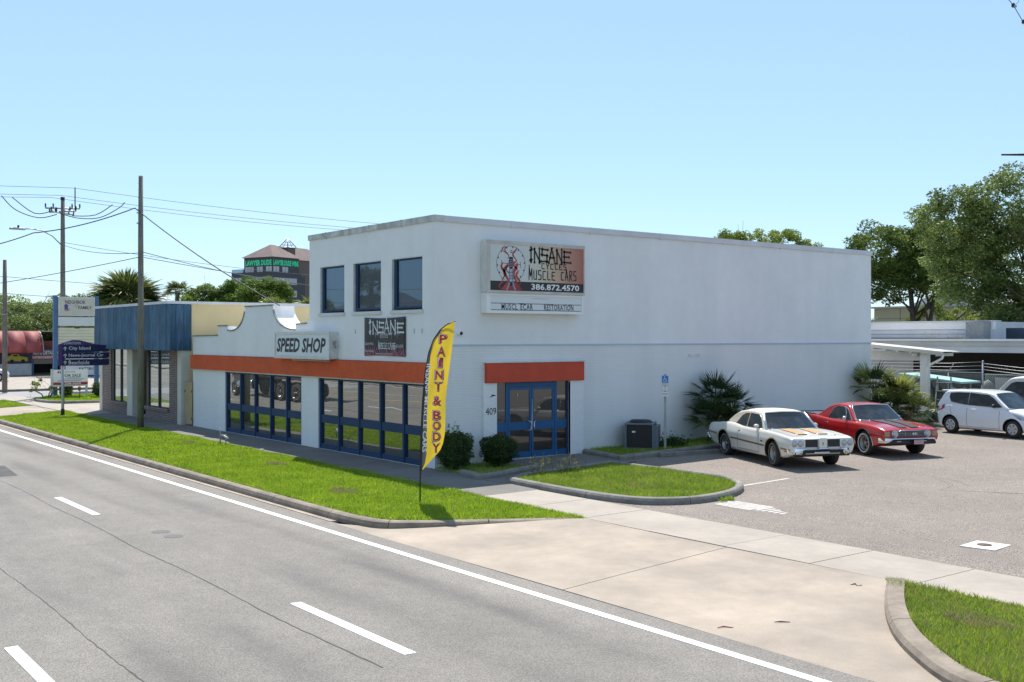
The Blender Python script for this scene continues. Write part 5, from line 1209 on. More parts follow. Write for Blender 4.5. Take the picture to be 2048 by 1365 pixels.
mi = MB().lathe([(0, 0), (.05, 0), (.03, .06), (.06, .08), (.03, .14), (.06, .16), (.03, .22), (.05, .24), (0, .27)], 8).mesh('insulator', 'black')
for k in range(12):
    a = (.6, 2.2, 1.1)[k % 3]; t = (-1.0, -.55, .55, 1.0)[k//3]; part('insulator', mi, pA, (t*math.cos(a), t*math.sin(a), (11.3, 11.2, 11.5)[k % 3]+.04))
m = MB(); m.tube([(0, 0, 12.0), (0, 0, 12.2)], .13, 8); m.tube([(.5, .6, 11.3), (.5, .6, 12.8)], .035, 6); m.build('pole_top_pin', 'black', pA, kind='stuff')
for q in ([(.3, -.2, 10.2), (.5, .6, 9.95), (1.0, 1.5, 10.0), (1.4, 2.3, 10.6), (1.5, 2.6, 11.0)], [(-.3, -.2, 10.2), (-.6, -1.0, 9.95), (-.9, -2.0, 10.4), (-1.0, -2.6, 11.2)], [(-.2, -.4, 10.4), (-.5, -1.2, 10.2), (-.6, -2.2, 11.1)], [(.2, .4, 10.1), (.6, 1.4, 10.2), (.8, 2.2, 10.9)]):
    m = MB(); qs = [Vector((a*1.15, b*1.25, c+.95)) for a, b, c in q]; qf = []
    for i_ in range(len(qs)-1):
        p_0, p_1, p_2, p_3 = qs[max(i_-1, 0)], qs[i_], qs[i_+1], qs[min(i_+2, len(qs)-1)]
        for t_ in (0, .25, .5, .75): qf.append(.5*((2*p_1)+(p_2-p_0)*t_+(2*p_0-5*p_1+4*p_2-p_3)*t_*t_+(3*p_1-p_0-3*p_2+p_3)*t_**3))
    m.tube(qf+[qs[-1]], .028, 5); m.build('jumper_cable', 'wire', pA)
m = MB(); m.tube([(0, -.1, 9.25), (0, -.6, 9.75), (0, -1.2, 10.05), (0, -1.8, 10.12), (0, -2.2, 10.1)], .035, 6); m.build('lamp_arm', 'galv', pA)
m = MB(); m.box(-.16, .16, -3.05, -2.15, 10.02, 10.14); hd = m.build('lamp_head', 'galv', pA); bevel(hd, .05); bx('photocell', hd, 'black', -.05, .05, -2.6, -2.5, 10.15, 10.3)
p0 = pole(-75.6, 15.97, 8.6, .17, .12, 'wood', 'thin brown wooden pole at the left edge beside the side street')
bx('pole_band', p0, 'galv', -.16, .16, -.16, .16, 5.0, 5.06)
def wire(label, pts, r=.016, sag=.3):
    fine = []
    for a, b in zip(pts, pts[1:]):
        L = math.dist(a[:2], b[:2]); n = 14; s_ = sag*(L/40)**1
        for k in range(n): t = k/n; fine.append(tuple(a[j]+(b[j]-a[j])*t-(4*s_*t*(1-t) if j == 2 else 0) for j in range(3)))
    fine.append(pts[-1]); m = MB(); m.tube(fine, r, 4, cap=False); return m.build('overhead_wire', 'wire', label=label, cat='wire', group='overhead wires')
wire('upper of the three thin power lines on top of the brown power pole', [(-84, -60, 12.9), (-68.8, 18.5, 12.75), (-70.5, 47.7, 12.15)], .013, .35)
wire('middle of the three thin power lines on top of the brown power pole', [(-85, -60, 12.5), (-69.3, 17.9, 12.3), (-70.5, 47.5, 11.75)], .013, .4)
wire('lower of the three thin power lines on top of the brown power pole', [(-86, -60, 12.3), (-69.9, 17.4, 12.2), (-70.4, 47.3, 11.6)], .013, .5)
wire('thick twisted service cable running down from the greenish pole to the curved gable', [(-52.7, 9.2, 7.35), (-47.8, 11.2, 7.9), (-41.5, 13.4, 8.5), (-34.1, 15.95, 4.62)], .022, .9)
wire('thin lower telephone cable crossing from the left edge to the greenish pole', [(-53.0, 8.9, 5.6), (-41.45, 13.5, 6.6)], .014, .25)
wire('thin cable dropping behind the yellow wall from the greenish pole', [(-41.35, 13.7, 6.6), (-46.5, 33.5, 5.1)], .013, .3)
wire('upper thin communication cable from lamp height on the brown pole to behind the shop', [(-69.3, 18.0, 9.4), (-69.5, 37.5, 7.9)], .014, .5)
wire('lower thin communication cable from lamp height on the brown pole to behind the shop', [(-69.3, 17.8, 9.3), (-41.45, 13.75, 6.8), (-69.5, 37.5, 7.2)], .014, .35)
for z_, t_ in ((7.5, 'topmost'), (6.4, 'middle'), (5.2, 'lowest')): wire('%s dark cable crossing the thin pole at the left edge over the oaks' % t_, [(-75.6, -20, z_+.1), (-75.6, 15.97, z_), (-82, 40, z_-.3)], .016, .3)
# span wire and clamps at the top right, and the end of a street lamp arm
wire('short black span wire with two clamps in the top right corner', [(-7.35, 13.5, 8.25), (-7.13, 13.72, 7.87), (-7.05, 13.83, 7.64), (-5.5, 15.5, 7.2)], .005, .0)
wire('looped thin wire hanging off the clamp in the top right corner', [(-7.13, 13.72, 7.85), (-7.09, 13.77, 7.9), (-7.05, 13.82, 8.1)], .003, .0)
for (a, b, c), t_ in (((-7.13, 13.72, 7.865), 'upper'), ((-7.05, 13.83, 7.65), 'lower')):
    cl = thing('cable_clamp', '%s small dark clamp on the span wire in the top right corner' % t_, 'cable clamp', (a, b, c)); m = MB(); m.lathe([(0, -.035), (.022, -.02), (.022, .02), (0, .03)], 8); m.build('clamp_body', 'black', cl); bx('clamp_jaw', cl, 'galv', -.01, .035, -.01, .03, -.03, -.008)
sl_ = thing('street_lamp', 'end of a thin dark street lamp arm reaching in at the right edge', 'street lamp', (-6.0, 28.5, 0))
m = MB(); m.tube([(0, 0, .1), (0, 0, 7.3)], [.10, .06], 10); m.build('lamp_post', 'galv', sl_); m = MB(); m.tube([(0, 0, 7.2), (-2.2, -2.9, 7.32), (-4.6, -6.1, 7.28)], .03, 6); m.build('lamp_arm', 'galv', sl_)
m = MB(); m.tube([(-4.4, -5.84, 7.285), (-5.35, -7.13, 7.275)], [.045, .02], 6); m.build('lamp_head', 'black', sl_)

# ---------------------------------------------------------------- signs at the left
py_ = thing('pylon_sign', 'tall blue framed pylon sign with NEIGHBOR TO FAMILY panel above blank and slatted panels', 'sign', (-66.3, 17.95, 0))
MT['pblue'] = M('pylon_blue', (.05, .13, .27), .5, noise=(2, .1))
for y in (-1.20, 1.16): bx('post', py_, 'pblue', -.12, .12, y-.11, y+.11, -.1, 6.0)
MT['pgrey'] = M('pylon_face', (.52, .51, .45), .5, noise=(1, .05))
fp = rbox(py_, 'face_panel', MT['pgrey'], -.10, .16, -1.06, 1.02, 4.80, 5.92, .03); m = MB(); m.box(.16, .175, -1.06, 1.02, 5.85, 5.92); m.box(.16, .175, -1.06, 1.02, 4.80, 4.87); m.box(.16, .175, -1.06, -1.0, 4.87, 5.85); m.box(.16, .175, .96, 1.02, 4.87, 5.85); m.build('panel_frame', 'offwhite', fp)
tg = M('print_grey', (.06, .07, .10), .6)
part('lettering', text_mesh('NEIGHBOR', tg, width=1.15, height=.21, offset=.02), fp, (.165, -.10, 5.62), SR); part('lettering', text_mesh('TO', tg, width=.20, height=.10), fp, (.165, -.05, 5.42), SR); part('lettering', text_mesh('FAMILY', tg, width=.78, height=.19, offset=.02), fp, (.165, .46, 5.30), SR)
m = MB(); m.face([(-.72, 5.15, 0), (-.52, 5.15, 0), (-.52, 5.38, 0), (-.47, 5.38, 0), (-.62, 5.53, 0), (-.77, 5.38, 0), (-.72, 5.38, 0)]); to_side(m, .166).build('house_logo', M('logo_blue', (.06, .07, .25), .6), fp)
m = MB(); stroke(m, [(-.6+.11*math.cos(t), 5.16+.07*math.sin(t)) for t in np.linspace(0, 6.3, 14)], .03); stroke(m, [(-.5+.10*math.cos(t), 5.19+.07*math.sin(t)) for t in np.linspace(0, 6.3, 14)], .02)
stroke(m, [(-.75+t, 5.72-.9*t+.42*t*t) for t in np.linspace(0, 1.5, 20)], .012); to_side(m, .167).build('swoosh', M('logo_red', (.4, .05, .04), .6), fp, kind='stuff')
rbox(py_, 'blank_panel', M('blank_white', (.62, .64, .66), .5, noise=(1, .05)), -.10, .14, -1.06, 1.02, 4.20, 4.73, .02)
MT['slat'] = M('cream_slat', (.66, .61, .47), .6, noise=(2, .05)); sm2 = MB().box(-.06, .10, -1.05, 1.0, 0, .165).mesh('slat', 'slat')
for k in range(6): part('slat', sm2, py_, (.01*(k % 2), 0, 3.05+.175*k))
bx('slat_gap', py_, 'black', .09, .115, -.15, .14, 4.05, 4.10)
# wayfinding sign
MT['acpost'] = M('pale_grey_post', (.42, .45, .47), .5)
wf = thing('wayfinding_sign', 'purple and navy direction sign listing City Island, News-Journal Ctr and Beachside on a grey post', 'sign', (-50.3, 13.03, 0))
m = MB(); m.tube([(0, .0, .0), (0, 0, 2.3)], .065, 12); m.build('post', 'acpost', wf); m = MB(); m.tube([(0, 0, .0), (0, 0, .30)], .085, 12); m.build('post_collar', 'black', wf)
MB().box(-.25, .25, -.25, .28, -.05, .02).build('footing', 'conc', wf)
pur = M('purple_panel', (.075, .035, .16), .4); nav = M('navy_panel', (.012, .016, .075), .4)
def yz_prism(mb, poly, x0, x1):
    n = len(poly); i = len(mb.v); mb.v += [(x0, a, b) for a, b in poly]+[(x1, a, b) for a, b in poly]; mb.f.append(tuple(i+n-1-k for k in range(n))); mb.f.append(tuple(range(i+n, i+2*n))); mb.m += [None]*2; mb.sm += [False]*2
    for k in range(n): j = (k+1) % n; mb.f.append((i+k, i+j, i+n+j, i+n+k)); mb.m.append(None); mb.sm.append(False)
out_ = [(-.22, 2.24), (.05, 2.24), (.05, 2.8), (1.9, 2.9), (2.0, 3.17), (1.75, 3.17), (1.45, 3.20), (1.05, 3.30), (.7, 3.39), (.4, 3.40), (.1, 3.32), (-.22, 3.19)]
m = MB(); yz_prism(m, out_, .07, .11); m.build('back_panel', pur, wf)
white_t = M('sign_white', (.72, .72, .74), .5)
for k, (z0, z1, t, tw) in enumerate(((2.86, 3.16, 'City Island', .95), (2.56, 2.83, 'News-Journal Ctr', 1.52), (2.24, 2.53, 'Beachside', .90))):
    m = MB(); yz_prism(m, [(-.04, z0), (1.90, z0), (2.0, z0+.06), (2.0, z1), (-.04, z1)], .112, .135); pn = m.build('direction_panel', nav, wf)
    part('lettering', text_mesh(t, white_t, width=tw, height=.185 if k != 0 else .2, offset=.01), pn, (.138, .22+tw/2, (z0+z1)/2), SR)
    m = MB(); zc = (z0+z1)/2; stroke(m, [(.07, zc-.09), (.07, zc+.08)], .035); stroke(m, [(-.0, zc+.0), (.07, zc+.085), (.14, zc+.0)], .03); to_side(m, .139).build('arrow', white_t, pn)
part('lettering', text_mesh('DOWNTOWN', white_t, width=.72, height=.12), wf, (.115, .38, 3.255), SR)
# for sale board
fs = thing('for_sale_sign', 'white FOR SALE board with red phone number strip on two posts near the pylon', 'sign', (-64.5, 17.1, 0))
for y in (-.98, .93): bx('post', fs, 'offwhite', -.05, .05, y-.06, y+.06, 0, 1.7)
bx('board', fs, 'white', .05, .08, -.92, .98, .70, 1.66); bx('red_strip', fs, M('sign_red', (.38, .03, .04), .5), .081, .085, -.92, .98, .78, .94)
part('lettering', text_mesh('FOR SALE', tg, width=1.0, height=.17, offset=.02), fs, (.084, .1, 1.32), SR); part('lettering', text_mesh('238-3600', 'white', width=.9, height=.12, offset=.02), fs, (.087, .15, .86), SR)
part('lettering', text_mesh('46', M('sign_red2', (.4, .02, .03), .5), width=.25, height=.18, offset=.02, shear=.2), fs, (.084, -.6, 1.53), SR)
m = MB()
for z in (1.18, 1.12, 1.05, 1.0, .73): m.box(.081, .084, -.8+random.uniform(0, .7), .5+random.uniform(0, .4), z, z+.018)
for z in (1.56, 1.50): m.box(.081, .084, -.4, .3, z, z+.014)
m.build('small_print', tg, fs, kind='stuff')
# far detailing shop
ds = thing('detailing_shop', 'far car detailing shop under a faded red barrel canopy with a blue and white sign', 'shop building', (-105, 0, 0))
rc_ = M('faded_red_canopy', (.34, .075, .07), .7, noise=(.9, .25), streak=(1.5, .25, (1, 1, .4)))
for y0 in np.arange(12.0, 25.0, 1.45):
    m = MB(); N = 10; pr = [(1.9*math.cos(t*PI/2/N), 2.15+1.95*math.sin(t*PI/2/N)) for t in range(N+1)]
    for a, b in zip(pr, pr[1:]): m.face([(a[0], y0, a[1]), (a[0], y0+1.449, a[1]), (b[0], y0+1.449, b[1]), (b[0], y0, b[1])], None, True)
    c_ = weld(m.build('canopy_sheet', rc_, ds)); q = c_.modifiers.new('t', 'SOLIDIFY'); q.thickness = .05
for y0 in (25.05, 27.2):
    m = MB(); m.tube([(1.9*math.cos(t*PI/20), y0, 2.15+1.95*math.sin(t*PI/20)) for t in range(11)], .05, 5)
    for t in (3, 5, 7): m.tube([(1.9*math.cos(t*PI/20), y0, 2.15+1.95*math.sin(t*PI/20)), (1.9*math.cos(t*PI/20), y0, 2.3)], .03, 4)
    m.build('canopy_rib', 'galv', ds, kind='stuff')
bx('back_wall', ds, 'dark', -8, -7.8, 10, 34, 0, 4.0); bx('roof', ds, 'capdirty', -8, 0, 10, 34, 4.05, 4.15); bx('upper_wall', ds, M('dull_red_wall', (.22, .06, .055), .8, noise=(1, .2)), -.3, -.1, 10, 30, 2.4, 3.2)
bx('painted_glow_panel', ds, M('painted_daylight', (.55, .52, .46), .8), -7.7, -7.6, 25.3, 28.5, .9, 2.2)  # pale panel painted in for the daylit gaps in the dark interior
for y in (24.35, 29.9): bx('blue_post', ds, 'pblue', -.15, .15, y, y+.28, 0, 2.5)
sg_ = bx('shop_sign', ds, M('sign_blue_grey', (.06, .10, .17), .5), .2, .3, 24.3, 29.2, 1.46, 2.42); part('lettering', text_mesh('AUTO DETAILING', 'white', width=2.35, height=.36, offset=.02, shear=.2), sg_, (.31, 25.68, 2.12), SR)
bx('red_lettering_strip', sg_, M('sign_red3', (.45, .10, .09), .5), .301, .305, 24.45, 29.0, 1.52, 1.86); part('lettering', text_mesh('INTERIOR/EXTERIOR', 'white', width=2.5, height=.2, offset=.02), sg_, (.312, 25.75, 1.69), SR)
# truck picture hoarding and white fence below it
hb = thing('truck_hoarding', 'dark printed hoarding with a yellow truck picture above a white chain fence panel', 'billboard', (-104.6, 23.3, 0))
bx('printed_panel', hb, M('dark_print', (.035, .035, .07), .6, noise=(1, .3)), 0, .1, -1.6, 1.05, 1.15, 2.25)
part('lettering', text_mesh('TAKE-DETAILING', M('print_red', (.4, .05, .05), .5), width=2.3, height=.2, shear=.2), hb, (.105, -.25, 2.12), SR)
m = MB(); yz_prism(m, [(-1.0, 1.40), (.70, 1.35), (.75, 1.62), (.60, 1.72), (.05, 1.80), (-.05, 2.0), (-.60, 2.02), (-.75, 1.85), (-1.0, 1.82)], .101, .106); m.build('truck_print', M('print_yellow', (.42, .38, .04), .5), hb)
m = MB(); yz_prism(m, [(-.55, 1.82), (-.1, 1.80), (-.16, 1.95), (-.5, 1.96)], .107, .109); m.build('window_print', 'black', hb)
for y in (-.62, .32): m = MB(); m.lathe([(0, .012), (.17, .010), (.17, 0)], 14, M4=Matrix.Translation((.10, y, 1.36)) @ Matrix.Rotation(PI/2, 4, 'Y')); m.build('wheel_print', 'black', hb)
bx('fence_panel', hb, M('pale_fence_sheet', (.55, .58, .62), .6, noise=(3, .1)), 0, .08, -1.6, 1.05, .06, 1.12)
m = MB()
for k in range(22):
    y0 = -1.6+k*.2; m.tube([(.085, max(-1.6, y0-1.0), .06+max(0, -1.6-(y0-1.0))), (.085, min(1.05, y0+.06), .06+min(1.05, y0+.06)-(y0-1.0))], .012, 3) if y0 < 2.0 and min(1.05, y0+.06) > max(-1.6, y0-1.0) else None
m.build('fence_wire', 'galv', hb, kind='stuff')
g2 = thing('ground_sign', 'large white and red INTERIOR and EXTERIOR sign standing in the far forecourt', 'sign', (-99.5, 28.2, 0))
bx('board', g2, 'white', 0, .08, -2.2, 1.9, .15, 1.65); bx('base', g2, 'blue', -.1, .2, -2.2, 1.9, 0, .14)
for t, z, w_, h_, mm in (('PAINT & BODY', 1.48, 3.4, .2, 'redlens'), ('INTERIOR &', 1.1, 2.0, .24, tg), ('EXTERIOR', .72, 1.7, .24, tg), ('$99', .85, .8, .5, 'redlens')): part('lettering', text_mesh(t, mm, width=w_, height=h_, offset=.02), g2, (.085, -.2 if '$' not in t else 1.4, z), SR)
mn = thing('street_banner', 'small red and white banner tied near the foot of the thin left pole', 'banner', (-82, 16.2, 0)); bx('cloth', mn, 'redlens', 0, .02, -.6, .4, .55, 1.05); bx('white_print', mn, 'white', .021, .024, -.5, .3, .85, .95); bx('white_print', mn, 'white', .021, .024, -.5, .3, .65, .75)
for y in (-.6, .4): bx('stake', mn, 'galv', -.02, 0, y, y+.03, 0, 1.1)
# vehicle glimpsed at the left edge
farcar = copy_tree(HATCH); farcar.name = 'parked_suv'; farcar.location = (-93.5, 18.0, .01); farcar.rotation_euler = (0, 0, math.radians(75)); farcar.scale = (1.1, 1.1, 1.1)
farcar['label'] = 'pale car cut off by the left edge in front of the detailing shop'; farcar['category'] = 'car'
farcar.name = 'parked_car'

# ---------------------------------------------------------------- office tower far away
off = thing('office_building', 'distant dark glass office block with brown hipped roof and green LAWYER DUDE lettering', 'office building', (-307.2, 141.4, 0), math.radians(110.3))
dg_ = M('dark_curtain_wall', (.014, .018, .028), .3, noise=(.2, .2)); rf_ = M('brown_roof_shingle', (.175, .125, .115), .9, noise=(.4, .12), noise2=(3, .12)); tb = M('brown_tower', (.12, .10, .085), .8)
bx('upper_block', off, dg_, 0, 11.6, 0, 12.4, 23, 28.6); bx('lower_block', off, dg_, -.4, 12, -.4, 17.6, 0, 24.0); bx('rear_block', off, tb, 11.7, 26, 2.0, 14, 0, 28.4)
bx('recess_block', off, dg_, 12.01, 15, .6, 3, 0, 23)
m = MB(); a = [(-.7, -.7), (12.4, -.7), (12.4, 13.1), (-.7, 13.1)]; r1 = (5.2, 6.2, 33.0); r2 = (7.2, 6.2, 33.0)
z = 28.6; A = [(p[0], p[1], z) for p in a]; m.face([A[0], A[1], r2, r1]); m.face([A[1], A[2], r2]); m.face([A[2], A[3], r1, r2]); m.face([A[3], A[0], r1]); m.face(A[::-1]); m.build('roof', rf_, off)
m = MB(); z = 28.4; A = [(9, 1.6, z), (27, 1.6, z), (27, 14.6, z), (9, 14.6, z)]; m.face([A[0], A[1], (24, 8, 33), (7, 8, 33)]); m.face([A[1], A[2], (24, 8, 33)]); m.face([A[2], A[3], (7, 8, 33), (24, 8, 33)]); m.build('roof', rf_, off)
m = MB(); cx_, cy_ = 12.2, 5.5; q = [(cx_-2.0, cy_-2.0, 32.4), (cx_+2.0, cy_-2.0, 32.4), (cx_+2.0, cy_+2.0, 32.4), (cx_-2.0, cy_+2.0, 32.4)]; ap_ = (cx_, cy_, 35.6)
for k in range(4):
    m.tube([q[k], ap_], .13, 4); m.tube([q[k], q[(k+1) % 4]], .13, 4)
    for f in (.3, .6): m.tube([tuple(q[k][j]+(ap_[j]-q[k][j])*f for j in range(3)), tuple(q[(k+1) % 4][j]+(ap_[j]-q[(k+1) % 4][j])*f for j in range(3))], .07, 4)
    m.tube([tuple((q[k][j]+q[(k+1) % 4][j])/2 for j in range(3)), ap_], .07, 4)
m.build('lattice_cupola', 'galv', off); bx('cupola_base', off, tb, cx_-1.7, cx_+1.7, cy_-1.7, cy_+1.7, 30, 32.4)
gl_ = M('green_sign_letters', (.0, .42, .18), .4)
gm2 = M('green_lit_letters', (.02, .5, .24), .4); gb = gm2.node_tree.nodes['Principled BSDF']; gb.inputs['Emission Color'].default_value = (.0, .8, .30, 1); gb.inputs['Emission Strength'].default_value = .12
o_ = part('lettering', text_mesh('LAWYER DUDE', gm2, width=11.4, height=1.7, offset=.04), off, (-.06, 6.1, 26.9), (PI/2, 0, -PI/2)); o_ = part('lettering', text_mesh('LAWYER DUDE WINS', gm2, width=11.0, height=1.7, offset=.04), off, (5.8, -.06, 26.9), (PI/2, 0, 0))
wmat = M('office_pane', (.36, .38, .40), .25, noise=(.3, .12)); 
def panes(axis, a0, a1, c, z0, z1, n, skip=()):
    w_ = (a1-a0)/n; me = (MB().box(0, w_*.90, -.05, 0, 0, z1-z0) if axis == 'x' else MB().box(-.05, 0, 0, w_*.90, 0, z1-z0)).mesh('window', wmat)
    for k in range(n):
        if k in skip: continue
        part('window', me, off, (a0+k*w_, c, z0) if axis == 'x' else (c, a0+k*w_, z0))
panes('y', .3, 12, -.01, 23.9, 25.7, 9, (2, 5)); panes('x', .3, 6.8, -.01, 23.9, 25.7, 5, (2,)); panes('y', 0, 11.5, -.41, 20.6, 22.4, 10); panes('y', 13, 17.4, -.41, 20.6, 22.4, 3); panes('x', 0, 10.3, -.41, 20.2, 22.2, 8); panes('y', 0, 8, -.41, 16.6, 18.4, 7); panes('x', 0, 10.3, -.41, 16.3, 18.4, 8)
m = MB(); m.box(-.4, 2, 12.6, 17.5, 24.0, 25.1); m.build('glass_railing', M('sky_railing', (.35, .52, .62), .2), off)
# ---------------------------------------------------------------- plants
LM = {'oak': leaf_mat('oak_leaf', (.05, .085, .02), (.25, .32, .085), .42), 'oakd': leaf_mat('dark_oak_leaf', (.035, .075, .016), (.20, .27, .05), .36), 'bright': leaf_mat('bright_leaf', (.10, .17, .02), (.30, .36, .05), .4),
      'fresh': leaf_mat('fresh_leaf', (.055, .115, .014), (.21, .30, .045), .4), 'bush': leaf_mat('hedge_leaf', (.020, .050, .010), (.085, .135, .025), .25), 'palm': leaf_mat('palm_leaf', (.07, .11, .025), (.24, .27, .08), .25, .5, .35), 'dead': leaf_mat('dead_frond', (.20, .15, .085), (.42, .34, .21), .2),
      'pdark': leaf_mat('dark_palmetto', (.016, .036, .014), (.06, .095, .025), .2, .35, .5), 'pyel': leaf_mat('yellow_palmetto', (.10, .14, .02), (.45, .46, .10), .35, .35, .5), 'twig': MT['bark']}
prs = np.random.default_rng(5)
def crown_pts(lobes, nclump, nleaf, rc, rg):
    """lobes: (x,y,z,rx,ry,rz). Leaves gather in clumps near the lobe surfaces."""
    vol = np.array([l[3]*l[4]*l[5] for l in lobes])**.67; pk = rg.choice(len(lobes), nclump, p=vol/vol.sum()); L = np.array(lobes)[pk]
    d = rg.normal(size=(nclump, 3)); d /= np.linalg.norm(d, axis=1)[:, None]; rad = rg.uniform(.45, 1.05, nclump)**.6
    C = L[:, :3]+d*L[:, 3:6]*rad[:, None]; R_ = rc*rg.uniform(.5, 1.4, nclump)
    k = rg.choice(nclump, nleaf, p=(R_**2)/(R_**2).sum()); g_ = rg.normal(size=(nleaf, 3)); g_ /= np.linalg.norm(g_, axis=1)[:, None]
    return C[k]+g_*(R_[k]*rg.uniform(.25, 1., nleaf)**.5)[:, None]*np.array([1, 1, .65]), C
def tree(label, base, lobes, nclump, nleaf, rc, leaf, mat='oak', trunk_r=.25, stems=1, limbs=12, name='tree', fork=.35, group=None, seed=1, lean=(0, 0), cat='tree'):
    rg = np.random.default_rng(seed); t = thing(name, label, cat, base, group=group); lb = [(l[0]-base[0], l[1]-base[1], l[2]-base[2], *l[3:]) for l in lobes]
    P, C = crown_pts(lb, nclump, nleaf, rc, rg)
    grow('crown', tuft_leaf('crown', P, leaf, LM[mat], rg), t)
    zc = np.mean([l[2] for l in lb]); m = MB(); ends = []
    for s in range(stems):
        a = 2*PI*s/max(1, stems)+.5; sp = .0 if stems == 1 else .9
        e = (lean[0]+sp*math.cos(a), lean[1]+sp*math.sin(a), zc*.8); m.tube([(0.1*math.cos(a)*(stems > 1), .1*math.sin(a)*(stems > 1), -.2), (e[0]*.35, e[1]*.35, zc*fork), e], [trunk_r, trunk_r*.72, trunk_r*.35], 9); ends.append(e)
    m.build('trunk', 'bark', t); m = MB()
    for k in range(limbs):
        c = C[rg.integers(len(C))]; e = ends[k % len(ends)]; s0 = Vector((e[0]*.6, e[1]*.6, zc*(fork+.1+.35*rg.random()))); c = Vector(c); mid = s0.lerp(c, .5)+Vector(tuple(rg.normal(size=3)*.15*(c-s0).length*.5))
        m.tube([s0, mid, c], [trunk_r*.3, trunk_r*.18, trunk_r*.05], 5)
        for q in range(3): c2 = c+Vector(tuple(rg.normal(size=3)*rc*1.1)); m.tube([mid.lerp(c, .5), c2], [trunk_r*.08, .01], 4)
    m.build('branches', 'bark', t, kind='stuff'); return t
def fan_mesh(mat, L=1.0, n=22, spread=2.3, droop=.25, wd=.05, seed=0, pet=.8):
    """fan frond: petiole along +x then pleated leaflets; origin at petiole base"""
    rg = random.Random(seed); m = MB(); m.tube([(0, 0, 0), (pet*.6, 0, .05), (pet, 0, .02)], [.022, .014, .01], 4)
    for k in range(n):
        a = (k/(n-1)-.5)*spread+rg.uniform(-.05, .05); l = L*(1-.35*abs(k/(n-1)-.5)*2)*rg.uniform(.85, 1.05); c, s_ = math.cos(a), math.sin(a); w_ = wd*rg.uniform(.8, 1.2)
        pts = []; dr = droop*rg.uniform(.5, 1.6)
        for q in range(4): f = q/3; pts.append(Vector((pet+c*l*f, s_*l*f, .02-dr*l*f*f+.03*(k % 2)*f)))
        t = Vector((-s_, c, .35*(1 if k % 2 else -1)))
        for q in range(3):
            wa = w_*(.4, 1, .75, .02)[q]; wb = w_*(.4, 1, .75, .02)[q+1]
            m.face([pts[q]-t*wa/2, pts[q+1]-t*wb/2, pts[q+1]+t*wb/2, pts[q]+t*wa/2], None)
    return m.mesh('frond', mat)
def fan_palm(label, base, h, crown_r, nf, mats, trunk_r=.2, seed=0, name='palm_tree', dead=0, lo=-.5, hi=1.45, group=None, cat='palm tree', heads=None, L=None, wd=.05, dro=.18, rat=.62):
    rg = random.Random(seed); t = thing(name, label, cat, base, group=group); hs = heads or [(0, 0, h)]
    m = MB()
    for hx, hy, hz in hs: m.tube([(hx*.2, hy*.2, -.1), (hx*.6, hy*.6, hz*.5), (hx, hy, hz)], [trunk_r*1.15, trunk_r, trunk_r*.95], 9)
    m.build('trunk', 'bark2', t)
    vs = [fan_mesh(LM[mats[k % len(mats)]], crown_r*rat, 22, 2.4 if k % 2 else 2.9, dro*(1+.6*k), wd*crown_r, seed+k, crown_r*.42) for k in range(5)]
    dv = fan_mesh(LM['dead'], crown_r*.5, 14, 1.6, .6, wd*crown_r, seed+9, crown_r*.35)
    for hx, hy, hz in hs:
        for k in range(nf):
            f = (k+.5)/nf; el = lo+(hi-lo)*f; az = k*2.39996+rg.uniform(-.2, .2); s_ = rg.uniform(.8, 1.1)*(1-.25*max(0, f-.6))
            isd = k < dead
            o = part('frond', dv if isd else vs[rg.randrange(5)], t, (hx+.1*math.cos(az), hy+.1*math.sin(az), hz-(.25 if isd else 0)))
            o.rotation_euler = Euler((rg.uniform(-.4, .4), -(el if not isd else rg.uniform(-1.25, -.7)), az), 'XYZ'); o.scale = (s_,)*3
    return t
def bush(label, base, r, h, n, leaf, mat='bush', seed=1, sprigs=0, square=True, name='bush', group=None, cat='bush'):
    rg = np.random.default_rng(seed); t = thing(name, label, cat, base, group=group)
    d = rg.normal(size=(n, 3)); d /= np.linalg.norm(d, axis=1)[:, None]; p = np.abs(d)**.65*np.sign(d) if square else d
    p = p/np.maximum(1e-6, np.abs(p).max(1))[:, None]*.5+d*.5 if square else d
    lump = 1+.10*np.sin(p[:, 0]*7+seed)*np.sin(p[:, 1]*6)+.07*np.sin(p[:, 2]*9+p[:, 0]*5); rad = rg.uniform(.80, 1.03, n)*lump
    P = p*rad[:, None]*np.array([r, r, h/2])*np.where(p[:, 2:3] < -.4, .85, 1.)+np.array([0, 0, h/2+.02])
    grow('foliage', tuft_leaf('foliage', P, leaf, LM[mat], rg), t)
    core = MB(); core.lathe([(0, .08), (r*.55, .12), (r*.80, h*.35), (r*.82, h*.72), (r*.55, h*.9), (0, h*.93)], 14); core.build('shade_core', M('twig_shadow', (.02, .025, .012), .95), t)  # solid dark core stands in for the shade among the twigs
    m = MB()
    for k in range(5): a = k*1.3; m.tube([(0, 0, -.02), (r*.4*math.cos(a), r*.4*math.sin(a), h*.4)], [.03, .012], 5)
    m.build('stems', 'bark', t, kind='stuff')
    for k in range(sprigs):
        a = rg.uniform(0, 6.28); rr = r*rg.uniform(.1, .7); x, y = rr*math.cos(a), rr*math.sin(a); hh = rg.uniform(.2, .42); N = 46
        q = np.stack([x+rg.normal(size=N)*.018, y+rg.normal(size=N)*.018, h*.92+hh*rg.random(N)], 1); grow('sprig', tuft_leaf('sprig', q, leaf*.8, LM['bright'], rg), t)
    return t
# hedge balls by the door
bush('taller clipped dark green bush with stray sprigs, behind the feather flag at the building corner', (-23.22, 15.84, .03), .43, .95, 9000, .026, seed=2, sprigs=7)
bush('lower clipped dark green bush left of the blue glass doors', (-23.06, 17.14, .05), .42, .78, 9000, .026, seed=5)
